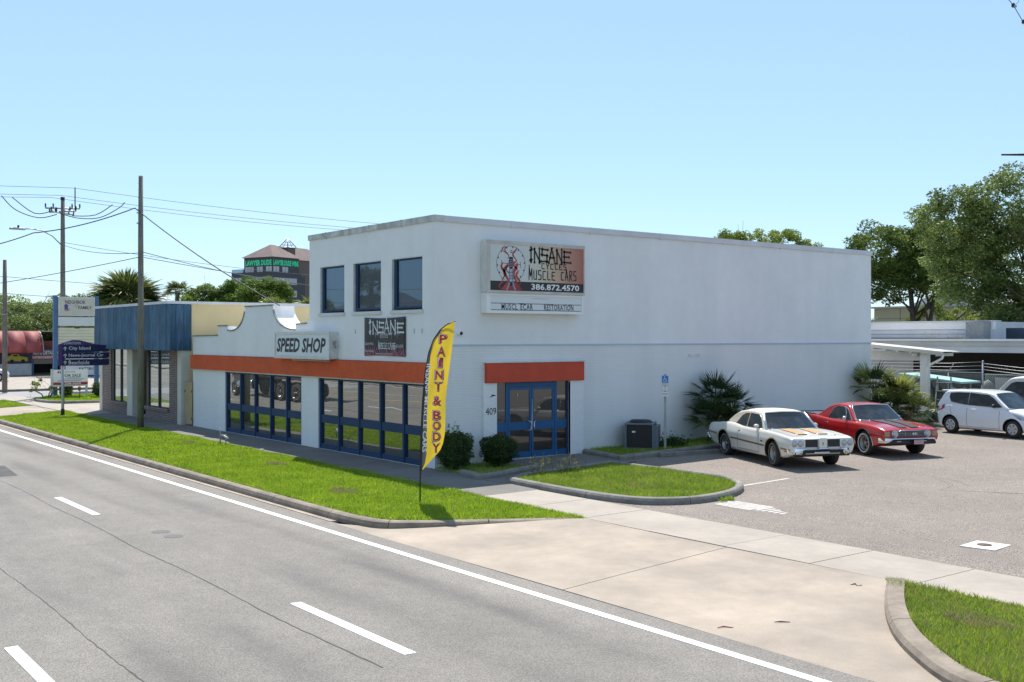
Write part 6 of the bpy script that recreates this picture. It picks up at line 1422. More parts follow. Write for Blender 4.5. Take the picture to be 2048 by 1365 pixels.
# palmettos on the side wall
fan_palm('dark green fan palm clump against the brick wall behind the cream convertible', (-23.15, 25.95, .1), 1.0, .92, 22, ['pdark', 'pdark', 'palm'], .09, 21, 'palmetto', 2, -.6, 1.5, cat='palmetto', heads=[(0, -.1, 1.5), (.15, .55, 1.15), (.1, -.35, .8), (.3, .25, .6)], wd=.034, dro=.05, rat=.74)
fan_palm('sunlit yellow green fan palm clump at the far corner of the white wall', (-22.95, 35.1, .2), 1.0, 1.0, 22, ['pdark', 'pyel', 'palm'], .1, 31, 'palmetto', 3, -.7, 1.5, cat='palmetto', heads=[(-.3, -.5, 1.45), (.35, .1, 1.2), (.1, -.2, .6), (.75, .4, .55), (.0, .5, 1.0)], wd=.04, dro=.07, rat=.74)
for o in bpy.data.objects:
    pass
# cabbage palms at the left
fan_palm('large shaggy cabbage palm with a skirt of dead fronds behind the blue fascia shop', (-76.0, 24.0, 0), 5.75, 2.9, 150, ['palm', 'palm', 'pdark'], .28, 41, dead=62, lo=-.9, hi=1.5, wd=.045)
fan_palm('small slim cabbage palm right of the large shaggy one', (-88.7, 32.2, 0), 7.25, 1.35, 34, ['palm', 'pdark'], .2, 51, dead=6, lo=-.5, wd=.05)
fan_palm('low cabbage palm left of centre in front of the office block', (-73.6, 33.9, 0), 5.3, 1.6, 40, ['palm', 'pyel'], .22, 61, dead=8, wd=.05)
fan_palm('low cabbage palm beside the white shop corner in front of the office block', (-70.4, 35.5, 0), 5.3, 1.5, 40, ['palm', 'pyel'], .22, 71, dead=10, wd=.05)
G = 'trees behind the buildings'
tree('broad light green oak at the left edge behind the red barrel canopy', (-118, 25, 0), [(-118.5, 24.5, 5.6, 4.0, 4.0, 2.1), (-117, 28.5, 5.4, 3.4, 3.4, 2.0)], 170, 26000, .75, .11, 'bright', .35, seed=3, group=G)
tree('dark oak under the light pole between the left edge and the pylon sign', (-109, 27.5, 0), [(-111, 27, 5.2, 3.2, 3.2, 2.0), (-108, 30.5, 4.9, 3, 3, 1.9), (-110, 24, 4.5, 4, 4, 2.0)], 190, 26000, .7, .11, 'oak', .3, seed=4, group=G)
tree('spreading oak crown just left of the large shaggy palm', (-101, 28.5, 0), [(-102, 28, 5.6, 3.4, 3.0, 2.0), (-99, 31.5, 5.3, 3.0, 3.0, 1.9)], 150, 20000, .7, .11, 'oak', .3, seed=6, group=G)
tree('small oak behind the blue fascia shop right of the large palm', (-93, 36, 0), [(-93, 36.0, 5.2, 2.6, 2.6, 1.3), (-88, 38.5, 5.0, 2.4, 2.4, 1.2)], 110, 12000, .6, .10, 'oak', .25, seed=7, group=G)
tree('leafy tree with raised left tuft below the thick cable', (-82.0, 33.2, 0), [(-82.6, 32.2, 6.4, 1.5, 1.5, 1.2), (-81.6, 33.7, 6.1, 1.6, 1.6, 1.2)], 130, 20000, .5, .10, 'fresh', .22, seed=8, group=G)
tree('leafy tree standing directly below the dark glass office block', (-80.0, 35.6, 0), [(-80.3, 34.5, 6.6, 1.8, 1.8, 1.7), (-78.9, 36.2, 6.7, 1.7, 1.7, 1.6)], 150, 26000, .5, .10, 'fresh', .25, seed=9, group=G)
tree('bushy tree beside the upper left corner of the white shop', (-69.2, 38.0, 0), [(-69.8, 37.0, 5.4, 1.5, 1.5, 1.4), (-68.3, 39.2, 5.7, 1.6, 1.6, 1.6)], 110, 15000, .45, .09, 'fresh', .2, seed=10, group=G)
tree('thin olive green treetops showing above the white parapet', (-52.7, 62.7, 0), [(-55.2, 59.6, 9.6, 1.4, 1.4, 1.3), (-53.8, 61.3, 10.1, 1.8, 1.8, 1.3), (-52.4, 63.0, 10.3, 1.8, 1.8, 1.4), (-51.3, 64.5, 10.2, 1.7, 1.7, 1.4), (-50.2, 66.0, 9.6, 1.4, 1.4, 1.2)], 260, 26000, .42, .09, 'bright', .3, seed=12, group=G, limbs=20)
tree('many stemmed dark oak behind the carport, between white wall and the tallest oak', (-34.9, 56.4, 0), [(-36.2, 54.7, 8.6, 1.9, 1.9, 1.5), (-34.6, 57.4, 9.0, 2.0, 2.0, 1.4), (-36.3, 54.9, 6.8, 1.7, 1.7, 1.3), (-34.6, 56.9, 7.2, 1.8, 1.8, 1.3), (-33.2, 58.8, 8.4, 1.8, 1.8, 1.5)], 420, 62000, .5, .085, 'oakd', .24, stems=3, seed=13, group=G, limbs=11, fork=.3)
tree('tallest grey green oak leaning in from the right edge', (-23.2, 51.5, 0), [(-27.2, 46.8, 9.0, 1.7, 1.7, 1.6), (-25.2, 48.9, 9.4, 2.2, 2.2, 1.9), (-26.8, 47.4, 6.9, 1.7, 1.7, 1.8), (-24.8, 49.8, 7.2, 2.4, 2.4, 2.3), (-25.6, 48.6, 5.0, 1.6, 1.6, 1.1), (-22.6, 52, 8.4, 2.8, 2.8, 2.6)], 600, 90000, .5, .075, 'oak', .32, seed=14, group=G, limbs=26, lean=(-1.4, -1.6))
fan_palm('dark low fan palm in the gap right of the white wall', (-34.6, 50.2, 0), 3.3, 1.7, 44, ['pdark'], .2, 81, dead=4, wd=.05)
tree('bright yellow green young tree under the dark oak', (-36.0, 62.0, 0), [(-37.0, 60.8, 4.6, 1.1, 1.1, 1.3), (-35.8, 62.2, 4.4, 1.0, 1.0, 1.0)], 50, 4500, .35, .09, 'bright', .1, seed=15, group=G)
tree('dark undergrowth tree behind the far end of the white wall', (-37.5, 53.0, 0), [(-38.2, 51.6, 6.2, 1.2, 1.2, 2.1), (-37.6, 52.6, 4.6, 1.3, 1.3, 1.5)], 90, 11000, .5, .09, 'oakd', .15, seed=16, group=G)
# plants at the pylon sign
tree('small open shrub with curved stems and pink flowers left of the pylon', (-64.6, 15.9, .06), [(-64.8, 15.5, .95, .35, .35, .2), (-64.5, 16.2, .75, .3, .3, .2), (-64.7, 15.2, .5, .2, .2, .15)], 16, 420, .16, .06, 'bright', .045, stems=3, seed=17, limbs=5, name='shrub', cat='shrub')
bush('small light green hedge behind the for sale board', (-64.9, 17.0, .06), .35, .75, 1500, .05, 'bright', 7)
bush('round dark green bush at the right foot of the pylon sign', (-63.2, 18.6, .06), .55, .85, 2600, .05, 'bush', 8)
rsp = thing('garden_ornament', 'small dark garden ornament on a stake in the island lawn', 'garden ornament', (-62.9, 17.2, .06)); m = MB(); m.tube([(0, 0, 0), (.02, .02, .45)], .02, 5); m.build('stake', 'black', rsp); m = MB(); m.lathe([(0, .40), (.09, .48), (.11, .58), (.06, .68), (0, .70)], 8); m.build('ornament_head', M('rust_brown', (.16, .07, .04), .8), rsp)
# weeds on the island corner
wd_ = thing('weed', 'dry straw coloured weed stalks growing at the left tip of the traffic island', 'weed', (-20.45, 16.5, .08)); m = MB(); m2 = MB()
for k in range(46):
    x, y = random.gauss(0, .28), random.gauss(.3, .6); h = random.uniform(.2, .52); dx, dy = random.uniform(-.12, .12), random.uniform(-.12, .12)
    m.tube([(x, y, 0), (x+dx*.4, y+dy*.4, h*.6), (x+dx, y+dy, h)], [.006, .004, .003], 3)
    for q in range(5): z = h*random.uniform(.6, 1); m2.tube([(x+dx*z/h, y+dy*z/h, z), (x+dx+random.uniform(-.05, .05), y+dy+random.uniform(-.05, .05), z+.04)], [.010, .004], 3)
m.build('stalk', LM['pyel'], wd_, kind='stuff'); m2.build('seed_head', MT['drygrass'], wd_, kind='stuff')
ed = thing('edge_weed', 'tuft of green weeds on the rounded end of the traffic island kerb', 'weed', (-15.38, 17.5, .02)); V = blades([(-.06, -.2), (.07, -.2), (.10, .2), (-.05, .2)], 2500, .12, .02, 0., rng); grow('blade', np_mesh('blade', V, None, 3, [MT['grass2']]), ed, kind='stuff')
# ---------------------------------------------------------------- small things near the shop
MT['fyel'] = M('flag_yellow', (.74, .52, .035), .6, noise=(3, .05), obj=True); MT['fgrey'] = M('flag_grey', (.11, .11, .115), .6, noise=(3, .1), obj=True); MT['fred'] = M('flag_red_print', (.50, .03, .05), .6)
# cloth lets some light through
for k_ in ('fyel', 'fgrey'):
    mm = MT[k_]; n = mm.node_tree.nodes; l = mm.node_tree.links; tr = n.new('ShaderNodeBsdfTranslucent'); tr.inputs['Color'].default_value = n['Principled BSDF'].inputs['Base Color'].default_value; ms = n.new('ShaderNodeMixShader'); ms.inputs[0].default_value = .38 if k_ == 'fyel' else .2; l.new(n['Principled BSDF'].outputs[0], ms.inputs[1]); l.new(tr.outputs[0], ms.inputs[2]); l.new(ms.outputs[0], n['Material Output'].inputs[0])
ff = thing('feather_flag', 'tall yellow and grey feather flag reading PAINT & BODY and INSANE MUSCLE CARS on the verge', 'flag', (-19.24, 12.23, 0.0), math.radians(52.6))
S = 93.7
polepx = [(0, 1000), (0, 960), (1, 940), (2, 900), (3, 860), (6, 800), (11, 745), (18, 705), (28, 678), (42, 658), (56, 647), (71, 642)]
rightpx = [(1, 943), (13, 930), (26, 915), (40, 900), (46, 886), (50, 866), (51, 830), (51, 800), (54, 770), (58, 740), (63, 705), (67, 672), (71, 642)]
divpx = [(2, 943), (10, 925), (13, 906), (14, 840), (15, 796), (17, 752), (21.5, 708), (27, 679), (30, 677)]
zf = lambda v: (1000-v)/S+.03
pl_ = [(a/S, zf(b)) for a, b in polepx]; rt = [(a/S, zf(b)) for a, b in rightpx]; dv = [(a/S, zf(b)) for a, b in divpx]
fx = lambda P_, z: float(np.interp(z, [p[1] for p in P_], [p[0] for p in P_]))
wvf = lambda s, z: -.035*math.sin(s*9+z*2.2)*min(1, s*3)-.018*math.sin(z*5.5-s*16)*min(1, s*4)-.10*s
m = MB(); m.tube([(a, .012, b) for a, b in pl_], [.016]*4+[.013]*4+[.010]*4, 7); m.build('pole', 'black', ff)
m = MB(); m.tube([(a, .012, b) for a, b in pl_[:2]], .012, 6); m.tube([(0, .012, -.3), (0, .012, .05)], .012, 6); m.build('ground_spike', 'black', ff)
def cloth(a, b, z0, z1, mat, name, n=44, c=9):
    m = MB()
    for k in range(n):
        za = z0+(z1-z0)*k/n; zb_ = z0+(z1-z0)*(k+1)/n
        for q in range(c):
            pts = []
            for zz, ff_ in ((za, q/c), (za, (q+1)/c), (zb_, (q+1)/c), (zb_, q/c)): s_ = a(zz)+(b(zz)-a(zz))*ff_; pts.append((s_, wvf(s_, zz), zz))
            m.face(pts, None, True)
    me = m.mesh(name, mat); bm = bmesh.new(); bm.from_mesh(me); bmesh.ops.remove_doubles(bm, verts=bm.verts, dist=1e-5); bm.to_mesh(me); bm.free(); me.shade_smooth()
    o = bpy.data.objects.new(name, me); COL.objects.link(o); o.parent = ff; return o
zt_ = zf(644); zd = dv[-1][1]
cloth(lambda z: fx(pl_, z), lambda z: fx(dv, z) if z < zd else fx(pl_, z)+.003, zf(941), zd, 'fgrey', 'grey_strip', c=3)
cloth(lambda z: (fx(dv, z) if z < zd else fx(pl_, z)+.02), lambda z: max(fx(rt, z), (fx(dv, z) if z < zd else fx(pl_, z)+.02)+.002), zf(938), zt_, 'fyel', 'yellow_panel')
m = MB()
for k in range(60):
    za = zf(941)+(zt_-zf(941))*k/60; zb_ = zf(941)+(zt_-zf(941))*(k+1)/60; a, b = fx(pl_, za), fx(pl_, zb_); m.face([(a-.022, -.012, za), (a+.03, -.014, za), (b+.03, -.014, zb_), (b-.022, -.012, zb_)])
m.build('pole_sleeve', 'black', ff)
def on_flag(me, sx, sz, rot=0., off=.008, name='lettering'):
    n = len(me.vertices); co = np.empty(n*3); me.vertices.foreach_get('co', co); co = co.reshape(-1, 3); c, s_ = math.cos(rot), math.sin(rot); X = co[:, 0]*c-co[:, 1]*s_+sx; Z = co[:, 0]*s_+co[:, 1]*c+sz
    co = np.array([(x, wvf(x, z)-off, z) for x, z in zip(X, Z)]); me.vertices.foreach_set('co', co.ravel()); me.update(); return part(name, me, ff)
cols_ = [('P', 888-840+.5, 677), ('A', 884-840, 714), ('I', 881-840, 728+8), ('N', 877-840, 748+8+.0), ('T', 877-840, 769+2), ('&', 875-840, 800), ('B', 874-840, 829), ('O', 873-840, 852), ('D', 873-840, 875), ('Y', 873-840, 897)]
for i, (ch, sx_, v_) in enumerate([('P', 46, 677), ('A', 42, 702), ('I', 40, 725), ('N', 38, 748.5), ('T', 36.5, 771.5), ('&', 34, 800), ('B', 33.5, 829), ('O', 33, 849.5), ('D', 33, 871.5), ('Y', 31.5, 894)]):
    wdt = .085 if ch == 'I' else .165
    s_ = .19; sp = text_mesh(ch, 'black', width=wdt+.035, height=s_+.035, offset=.03); on_flag(sp, sx_/S+.004, zf(v_)-.004, -.03, .007, 'letter_shadow')
    sp = text_mesh(ch, 'white', width=wdt+.012, height=s_+.012, offset=.03); on_flag(sp, sx_/S, zf(v_), -.03, .010, 'letter_edge')
    sp = text_mesh(ch, 'fred', width=wdt-.008, height=s_-.010, offset=.03); on_flag(sp, sx_/S+.003, zf(v_)-.003, -.03, .013)
wt = text_mesh('INSANE MUSCLE CARS', 'white', width=1.88, height=.105, offset=.015)
n = len(wt.vertices); co = np.empty(n*3); wt.vertices.foreach_get('co', co); co = co.reshape(-1, 3); c0, c1 = zf(727), zf(903)
out2 = []
for x, y, z in co:
    zz = (c0+c1)/2-x; mid = (fx(pl_, zz)+.03+fx(dv, zz))/2; s2 = mid+y*.9-.15*0; out2.append((s2, wvf(s2, zz)-.008, zz))
wt.vertices.foreach_set('co', np.array(out2).ravel()); wt.update(); part('lettering', wt, ff)

ac = thing('air_conditioner', 'black louvred air conditioning condenser on a slab beside the brick wall', 'air conditioner', (-23.32, 22.72, gz(22.7)+.05), math.radians(-50))
MB().box(-.50, .50, -.50, .52, -.06, .03).build('slab', 'kerb2', ac)
cb2 = rbox(ac, 'cabinet', 'black', -.40, .40, -.40, .40, .05, .74, .03)
for z in np.arange(.12, .70, .045): m = MB(); m.box(.40, .412, -.36, .36, z, z+.018); m.box(-.36, .36, -.412, -.40, z, z+.018); m.build('louvre', 'black', cb2)
MT['acgrey'] = M('ac_grey', (.12, .14, .16), .5)
for x, y in ((-.41, -.41), (.41, -.41), (.41, .41), (-.41, .41)): bx('corner_post', ac, 'acgrey', x-.03, x+.03, y-.03, y+.03, .03, .76)
rbox(ac, 'top_rim', 'acgrey', -.44, .44, -.44, .44, .74, .80, .02); rbox(ac, 'base_rim', 'acgrey', -.43, .43, -.43, .43, .03, .07, .01)
m = MB(); m.lathe([(.36, .80), (.34, .84), (.28, .88), (.10, .89), (0, .89)], 20); m.build('fan_guard', 'black', ac); bx('side_panel', ac, 'acgrey', -.41, .41, .42, .56, .05, .72); bx('data_label', ac, 'white', .413, .416, -.22, -.12, .52, .57)
hc = thing('disabled_parking_sign', 'blue and white disabled parking sign on a grey channel post by the brick wall', 'sign', (-22.55, 22.98, gz(23)), math.radians(38))
m = MB(); m.box(-.03, .03, .012, .03, -.1, 2.33); m.box(-.035, -.022, .0, .012, -.1, 2.33); m.box(.022, .035, .0, .012, -.1, 2.33); m.build('channel_post', 'galv', hc)
hx = bx('sign_plate', hc, 'white', -.10, .10, -.006, .0, 1.82, 2.28); bx('blue_panel', hx, M('sign_blue', (.012, .20, .52), .4), -.098, .098, -.010, -.0065, 2.07, 2.278)
m = MB(); stroke(m, [(-.012, 2.22), (-.010, 2.165), (.03, 2.162), (.045, 2.115), (.065, 2.12)], .014); stroke(m, [(-.012+.042*math.cos(t), 2.135+.042*math.sin(t)) for t in np.linspace(2.0, 6.1, 12)], .011); m.face([(-.015+.013*math.cos(t), 2.245+.013*math.sin(t), 0) for t in np.linspace(0, 5.6, 8)]); stroke(m, [(-.012, 2.195), (.025, 2.192)], .010)
m.v = [(a, -.012, b) for a, b, _ in m.v]; m.build('wheelchair_symbol', 'white', hx, kind='stuff')
for t, z in (('PARKING BY', 2.03), ('DISABLED', 1.985), ('PERMIT', 1.94), ('ONLY', 1.88)): part('lettering', text_mesh(t, 'black', width=.14 if len(t) > 6 else .08, height=.026, offset=.02), hx, (0, -.0075, z), FR)
m = MB(); 
for q in ((-.095, .095, 1.825, 1.831), (-.095, .095, 2.058, 2.064)): m.box(q[0], q[1], -.0078, -.0062, q[2], q[3])
m.box(-.095, -.089, -.0078, -.0062, 1.831, 2.058); m.box(.089, .095, -.0078, -.0062, 1.831, 2.058); m.build('border', 'black', hx, kind='stuff')
h2 = bx('fine_plate', hc, 'white', -.10, .10, -.006, 0, 1.66, 1.79); part('lettering', text_mesh('$250 FINE', 'black', width=.16, height=.05, offset=.01), h2, (0, -.0075, 1.725), FR)
ws = thing('wheel_stop', 'weathered concrete wheel stop in front of the planting bed', 'wheel stop', (-21.62, 23.03, gz(23)-.012), math.radians(79.5))
m = MB(); prf = [(-.09, 0), (-.075, .10), (-.05, .125), (.05, .125), (.075, .10), (.09, 0)]; N = 8
rg_ = [[(-1.05+2.1*k/N, a, b*(1-.06*(k % 3 == 0))) for a, b in prf] for k in range(N+1)]
for a, b in zip(rg_, rg_[1:]):
    for i in range(5): m.face([a[i], b[i], b[i+1], a[i+1]])
m.face(rg_[0]); m.face(rg_[-1][::-1]); m.build('concrete_block', 'kerb2', ws)
for x in (-.7, .7): m = MB(); m.lathe([(0, .128), (.018, .128), (.018, .11)], 8, M4=Matrix.Translation((x, 0, 0))); m.build('anchor_bolt', 'black', ws)
dp = thing('dark_plant', 'low dark shrub between the condenser and the sign post', 'shrub', (-22.95, 23.65, .15)); grow('foliage', tuft_leaf('foliage', prs.normal(size=(900, 3))*np.array([.16, .28, .11])+np.array([0, 0, .12]), .05, LM['bush'], prs), dp)
m = MB(); m.tube([(0, 0, 0), (0, .05, .2)], .02, 5); m.build('stem', 'bark', dp)
# standpipe on the verge
st = thing('standpipe', 'small metal backflow pipe with valve standing at the verge edge', 'standpipe', (-33.44, 13.62, 0)); m = MB(); m.tube([(-.15, 0, -.05), (-.15, 0, .55)], .022, 6); m.tube([(.06, .1, -.05), (.06, .1, .34)], .02, 6); m.tube([(-.15, 0, .28), (.06, .1, .28)], .025, 6); m.build('pipe', 'galv', st, kind='stuff'); m = MB(); m.tube([(.0, .05, .30), (.22, .12, .22)], .03, 6); m.lathe([(0, .30), (.05, .32), (0, .36)], 8); m.build('valve', 'offwhite', st)
# litter and small marks
def lump(name, label, cat, loc, pts, mat, rz=0):
    t = MB(); t.tube(pts, [.004]+[.009]*(len(pts)-2)+[.004], 5); o = t.build(name, mat, None, label=label, cat=cat); o.location = loc; o.rotation_euler = (0, 0, rz); return o
lump('litter', 'dark stick shaped litter lying on the apron near the gutter', 'litter', (-8.72, 10.84, -.10), [(0, 0, 0), (.08, .005, .006), (.2, 0, 0)], 'seamc', .9)
lump('litter', 'small brown twig lying on the pale apron left of the right verge', 'litter', (-9.15, 13.05, -.02), [(0, 0, 0), (.06, .05, .015), (.1, -.02, .0), (.16, .03, .01)], 'bark', .4)
lump('litter', 'reddish scrap lying at the road edge below the apron', 'litter', (-9.05, 10.15, -.13), [(0, 0, 0), (.08, .03, .01), (.2, .0, 0)], M('red_scrap', (.3, .06, .04), .8), .9)
lump('marker_flag', 'tiny red utility marker lying in the grass left of the standpipe', 'marker flag', (-37.2, 12.9, .06), [(0, 0, 0), (.03, .03, .08), (.0, .0, .16)], 'redlens')
lump('marker_flag', 'tiny red utility marker by the shrub at the pylon sign', 'marker flag', (-64.6, 14.95, .1), [(0, 0, 0), (.06, .06, .12), (.0, .0, .22)], 'redlens')
m = MB()
for cx_, cy_, r_ in ((-16.9, 12.3, .22),):
    for k in range(5): stroke(m, [(cx_+.5*random.random(), cy_+.35*random.random()-.1), (cx_+.5*random.random(), cy_+.35*random.random())], .03, 0)
m.v = [(a, b, apz(a, b)+.004) for a, b, _ in m.v]; m.build('spray_mark', 'wornline', kind='structure')

# ---------------------------------------------------------------- yard behind: lean-to, fence, carport, roofs
ln = thing('lean_to', 'small white lean-to canopy with a rusty edged roof and white post behind the shop', 'canopy', (0, 0, 0))
m = MB(); m.face([(-27, 37, 3.42), (-21.9, 37, 2.98), (-21.9, 38.2, 2.98), (-27, 38.2, 3.42)]); m.face([(-27, 38.2, 3.36), (-21.9, 38.2, 2.92), (-21.9, 37, 2.92), (-27, 37, 3.36)]); m.build('roof_sheet', 'capdirty', ln)
m = MB(); xz_prism(m, [(-27, 3.28), (-21.88, 2.85), (-21.88, 2.97), (-27, 3.42)], 36.95, 36.99); m.build('edge_board', 'pgrey', ln)
for k in range(9): x = -26.6+.55*k; z = 3.42-(x+27)*.0863; bx('rafter_end', ln, 'offwhite', x, x+.07, 36.99, 38.1, z-.20, z-.07)
bx('beam', ln, M('dim_white', (.50, .50, .49), .8, noise=(2, .1)), -27, -22.75, 37.3, 37.5, 2.62, 2.98); bx('post', ln, 'wbrick', -23.0, -22.72, 37.25, 37.5, .1, 2.98)
m = MB(); m.tube([(-21.95, 37.1, 2.86), (-22.0, 37.1, 2.72), (-22.6, 37.2, 2.45), (-22.66, 37.2, 2.3), (-22.66, 37.2, .3)], .045, 7); m.build('downpipe', 'white', ln)
m = MB(); m.lathe([(0, 0), (.12, .02), (.12, .1), (0, .12)], 12, M4=Matrix.Translation((-23.2, 37.28, 2.88)) @ Matrix.Rotation(PI/2, 4, 'X')); m.build('wall_lamp', 'offwhite', ln)
bx('rear_brick_wall', ln, 'brick' if False else M('shade_dark_brown_wall', (.03, .026, .024), .9, noise=(2, .2)), -27.5, -22, 44.0, 44.2, 0, 2.9)  # wall colour darkened to paint in the shade under the roofs
cp = thing('carport', 'long flat white roofed carport with deep dark interior behind the chain link fence', 'carport', (0, 0, 0))
MB().box(-30, -5, 41.0, 41.15, 3.16, 3.43).build('fascia', M('stained_fascia', (.50, .49, .47), .6, noise=(1.2, .12), streak=(1, .15, (.3, 1, 4))), cp)
bx('lower_fascia', cp, 'cap', -30, -5, 41.05, 41.2, 2.90, 3.158); bx('roof_deck', cp, M('gravel_roof', (.52, .50, .47), .9, noise=(3, .15)), -30, -5, 41.15, 48, 3.30, 3.44); bx('gutter_lip', cp, 'white', -30, -5, 40.94, 41.0, 3.37, 3.45)
for x in (-19.0, -13, -7): bx('column', cp, 'cap', x, x+.2, 41.3, 41.5, 0.2, 2.9)
bw = bx('back_wall', cp, M('shade_dark_block_wall', (.035, .034, .033), .9, noise=(1, .2)), -30, -5, 47.8, 48, .2, 3.3)  # near-black wall colour carries the shade of the carport interior
bx('side_wall', cp, 'wbrick', -22.9, -20.6, 42.6, 42.8, .2, 1.85); bx('red_clutter', cp, M('dull_red', (.15, .02, .015), .7), -20.4, -19.4, 43.5, 44.3, .3, 1.1)
fb = thing('flat_roof_building', 'white flat roofed building with horizontal siding boards behind the carport', 'building', (0, 0, 0))
for k, (z0, z1) in enumerate(((3.50, 3.66), (3.67, 3.86), (3.87, 4.20))): bx('siding_board', fb, 'cap' if k != 2 else 'white', -33, -24.1+.25*(k == 2), 44.3-.03*k, 44.42, z0, z1-.006)
bx('parapet_cap', fb, 'cap', -33, -23.8, 44.15, 44.8, 4.20, 4.25); bx('stucco_box', fb, M('grey_stucco', (.26, .27, .27), .9, noise=(14, .15), bump=(20, .6)), -24.75, -23.95, 43.6, 44.2, 3.44, 4.18); bx('wall_body', fb, 'cap', -33, -24.15, 44.43, 52, .1, 4.2)
tw = MB()
for k in range(24): x = -26.3+random.random()*2.0; z = 3.45; tw.tube([(x, 42.6+random.random()*.5, z), (x+random.uniform(-.3, .3), 42.7+random.random()*.5, z+random.uniform(.05, .35))], .008, 3)
tw.build('dead_branch', 'dead' if False else MT['drygrass'], None, label='dry fallen branches lying on the carport roof', cat='branches')
nv = thing('navy_screen', 'dark navy panel screen at the right edge above the carport roof', 'fence', (-23.7, 45.0, 3.4))
for k in range(9): bx('panel', nv, M('navy_sheet', (.025, .045, .075), .6, noise=(2, .2)) if k == 0 else bpy.data.materials['navy_sheet'], .9*k, .9*k+.88, 0, .05, 0, .52)
# chain link fence with barbed wire
cf = thing('chain_link_fence', 'galvanised chain link fence with barbed wire closing the yard behind the shop', 'fence', (0, 39.5, gz(39.5)))
for x, h in ((-26.8, 1.85), (-23.15, 1.85), (-21.72, 2.28), (-17.9, 1.85), (-14, 1.85), (-10, 1.85)):
    m = MB(); m.tube([(x, 0, -.1), (x, 0, h)], .035 if h > 2 else .025, 8); p_ = m.build('post', 'galv', cf)
    if h < 2: m = MB(); m.tube([(x, 0, h), (x+.28, -.1, h+.33)], .016, 5); m.build('barb_arm', 'galv', cf)
    else: m = MB(); m.lathe([(0, 2.34), (.035, 2.32), (.045, 2.28), (.04, 2.26)], 8, M4=Matrix.Translation((x, 0, 0))); m.build('post_cap', 'galv', cf)
m = MB(); m.tube([(-26.8, 0, 1.83), (-21.72, 0, 1.86)], .022, 6); m.build('top_rail', 'galv', cf); m = MB(); m.tube([(-21.66, 0, 1.80), (-8, 0, 1.76)], .024, 6); m.build('top_rail', 'alu', cf)
for q in range(3):
    m = MB(); m.tube([(-26.8, 0, 1.9+.13*q), (-23.1, -.03*q, 1.92+.14*q), (-21.72, 0, 1.98+.15*q)], .007, 4); m.tube([(-21.72, 0, 1.98+.12*q), (-20.2, 0, 1.84+.12*q), (-17.9, 0, 1.92+.12*q), (-8, 0, 1.9+.12*q)], .007, 4); m.build('barbed_wire', 'galv', cf)
def chain(x0, x1, z0, z1, sp, r):
    m = MB(); W = x1-x0; Hh = z1-z0; k = -int(Hh/sp)
    while k*sp < W:
        for sgn in (1, -1):
            a = k*sp; p = []
            xa, xb = a, a+Hh
            if sgn == 1: A_ = (max(0, xa), max(0, xa)-xa); B_ = (min(W, xb), min(W, xb)-xa)
            else: A_ = (max(0, xa), Hh-(max(0, xa)-xa)); B_ = (min(W, xb), Hh-(min(W, xb)-xa))
            if B_[0]-A_[0] > .02: dx = r*.7; m.face([(x0+A_[0]-dx, .0, z0+A_[1]+dx*sgn), (x0+A_[0]+dx, .0, z0+A_[1]-dx*sgn), (x0+B_[0]+dx, .0, z0+B_[1]-dx*sgn), (x0+B_[0]-dx, .0, z0+B_[1]+dx*sgn)])
        k += 1
    return m
chain(-26.8, -21.75, .05, 1.82, .07, .004).build('wire_mesh', 'galv', cf, kind='stuff'); chain(-21.65, -12, .05, 1.78, .09, .007).build('wire_mesh', 'alu', cf, kind='stuff')
# yard clutter
la = thing('stepladder', 'open aluminium stepladder leaning among the yard clutter', 'ladder', (-22.25, 37.6, gz(37.6)), math.radians(20))
for sx_ in (-.24, .24): m = MB(); m.tube([(sx_*1.25, -.25, 0), (sx_, .2, 1.75)], .03, 5); m.build('rail', 'alu', la); m = MB(); m.tube([(sx_*1.25, .75, 0), (sx_, .22, 1.72)], .022, 5); m.build('rear_leg', 'alu', la)
for k in range(5): f = (k+.7)/5.4; bx('tread', la, 'alu', -.28, .28, -.25+.45*f-.06, -.25+.45*f+.06, 1.75*f, 1.75*f+.03)
aw2 = thing('teal_awning', 'pale teal folded awning sheet over the yard clutter', 'awning', (-23.1, 38.3, 0)); m = MB(); m.prism([(-1.2, -.5), (1.45, -.5), (1.45, .9), (-1.2, .9)], (lambda x, y: 2.03-.10*(x+1.2)), (lambda x, y: 2.10-.10*(x+1.2))); m.build('awning_sheet', M('pale_teal', (.30, .50, .48), .5), aw2)
for x in (-1.1, 1.35): bx('prop', aw2, 'galv', x, x+.04, .3, .34, .2, 1.85)
pn = thing('leaning_panel', 'square beige board leaning against the yard clutter beside the hatchback', 'board', (-21.75, 37.3, gz(37)), 0); m = MB(); m.box(-.35, .35, -.02, .02, 0, .85, None, Matrix.Rotation(.35, 4, 'Y') @ Matrix.Rotation(-.25, 4, 'X')); m.build('board_sheet', M('beige_board', (.36, .33, .29), .8), pn); pn.location.z = .75
for k in range(3):
    b_ = bx('prop_block', pn, 'kerb2' if k else 'pine', -.3+.3*k, -.08+.3*k, .1, .4, -.5, .1)
tp = thing('tarpaulin', 'crumpled brown tarpaulin draped over stored things behind the sunlit palm clump', 'tarpaulin', (-23.0, 37.9, .3)); m = MB(); N = 10
T = [[(-.7+1.5*i/N, -.5+1.1*j/N, 1.35*math.sin(PI*(.15+.7*i/N))*math.sin(PI*(.2+.6*j/N))+.13*math.sin(i*2.1+j)+.1*math.cos(j*2.7-i)) for i in range(N+1)] for j in range(N+1)]
for j in range(N):
    for i in range(N): m.face([T[j][i], T[j][i+1], T[j+1][i+1], T[j+1][i]], None, False)
m.build('sheet', M('brown_tarp', (.10, .075, .055), .6), tp)
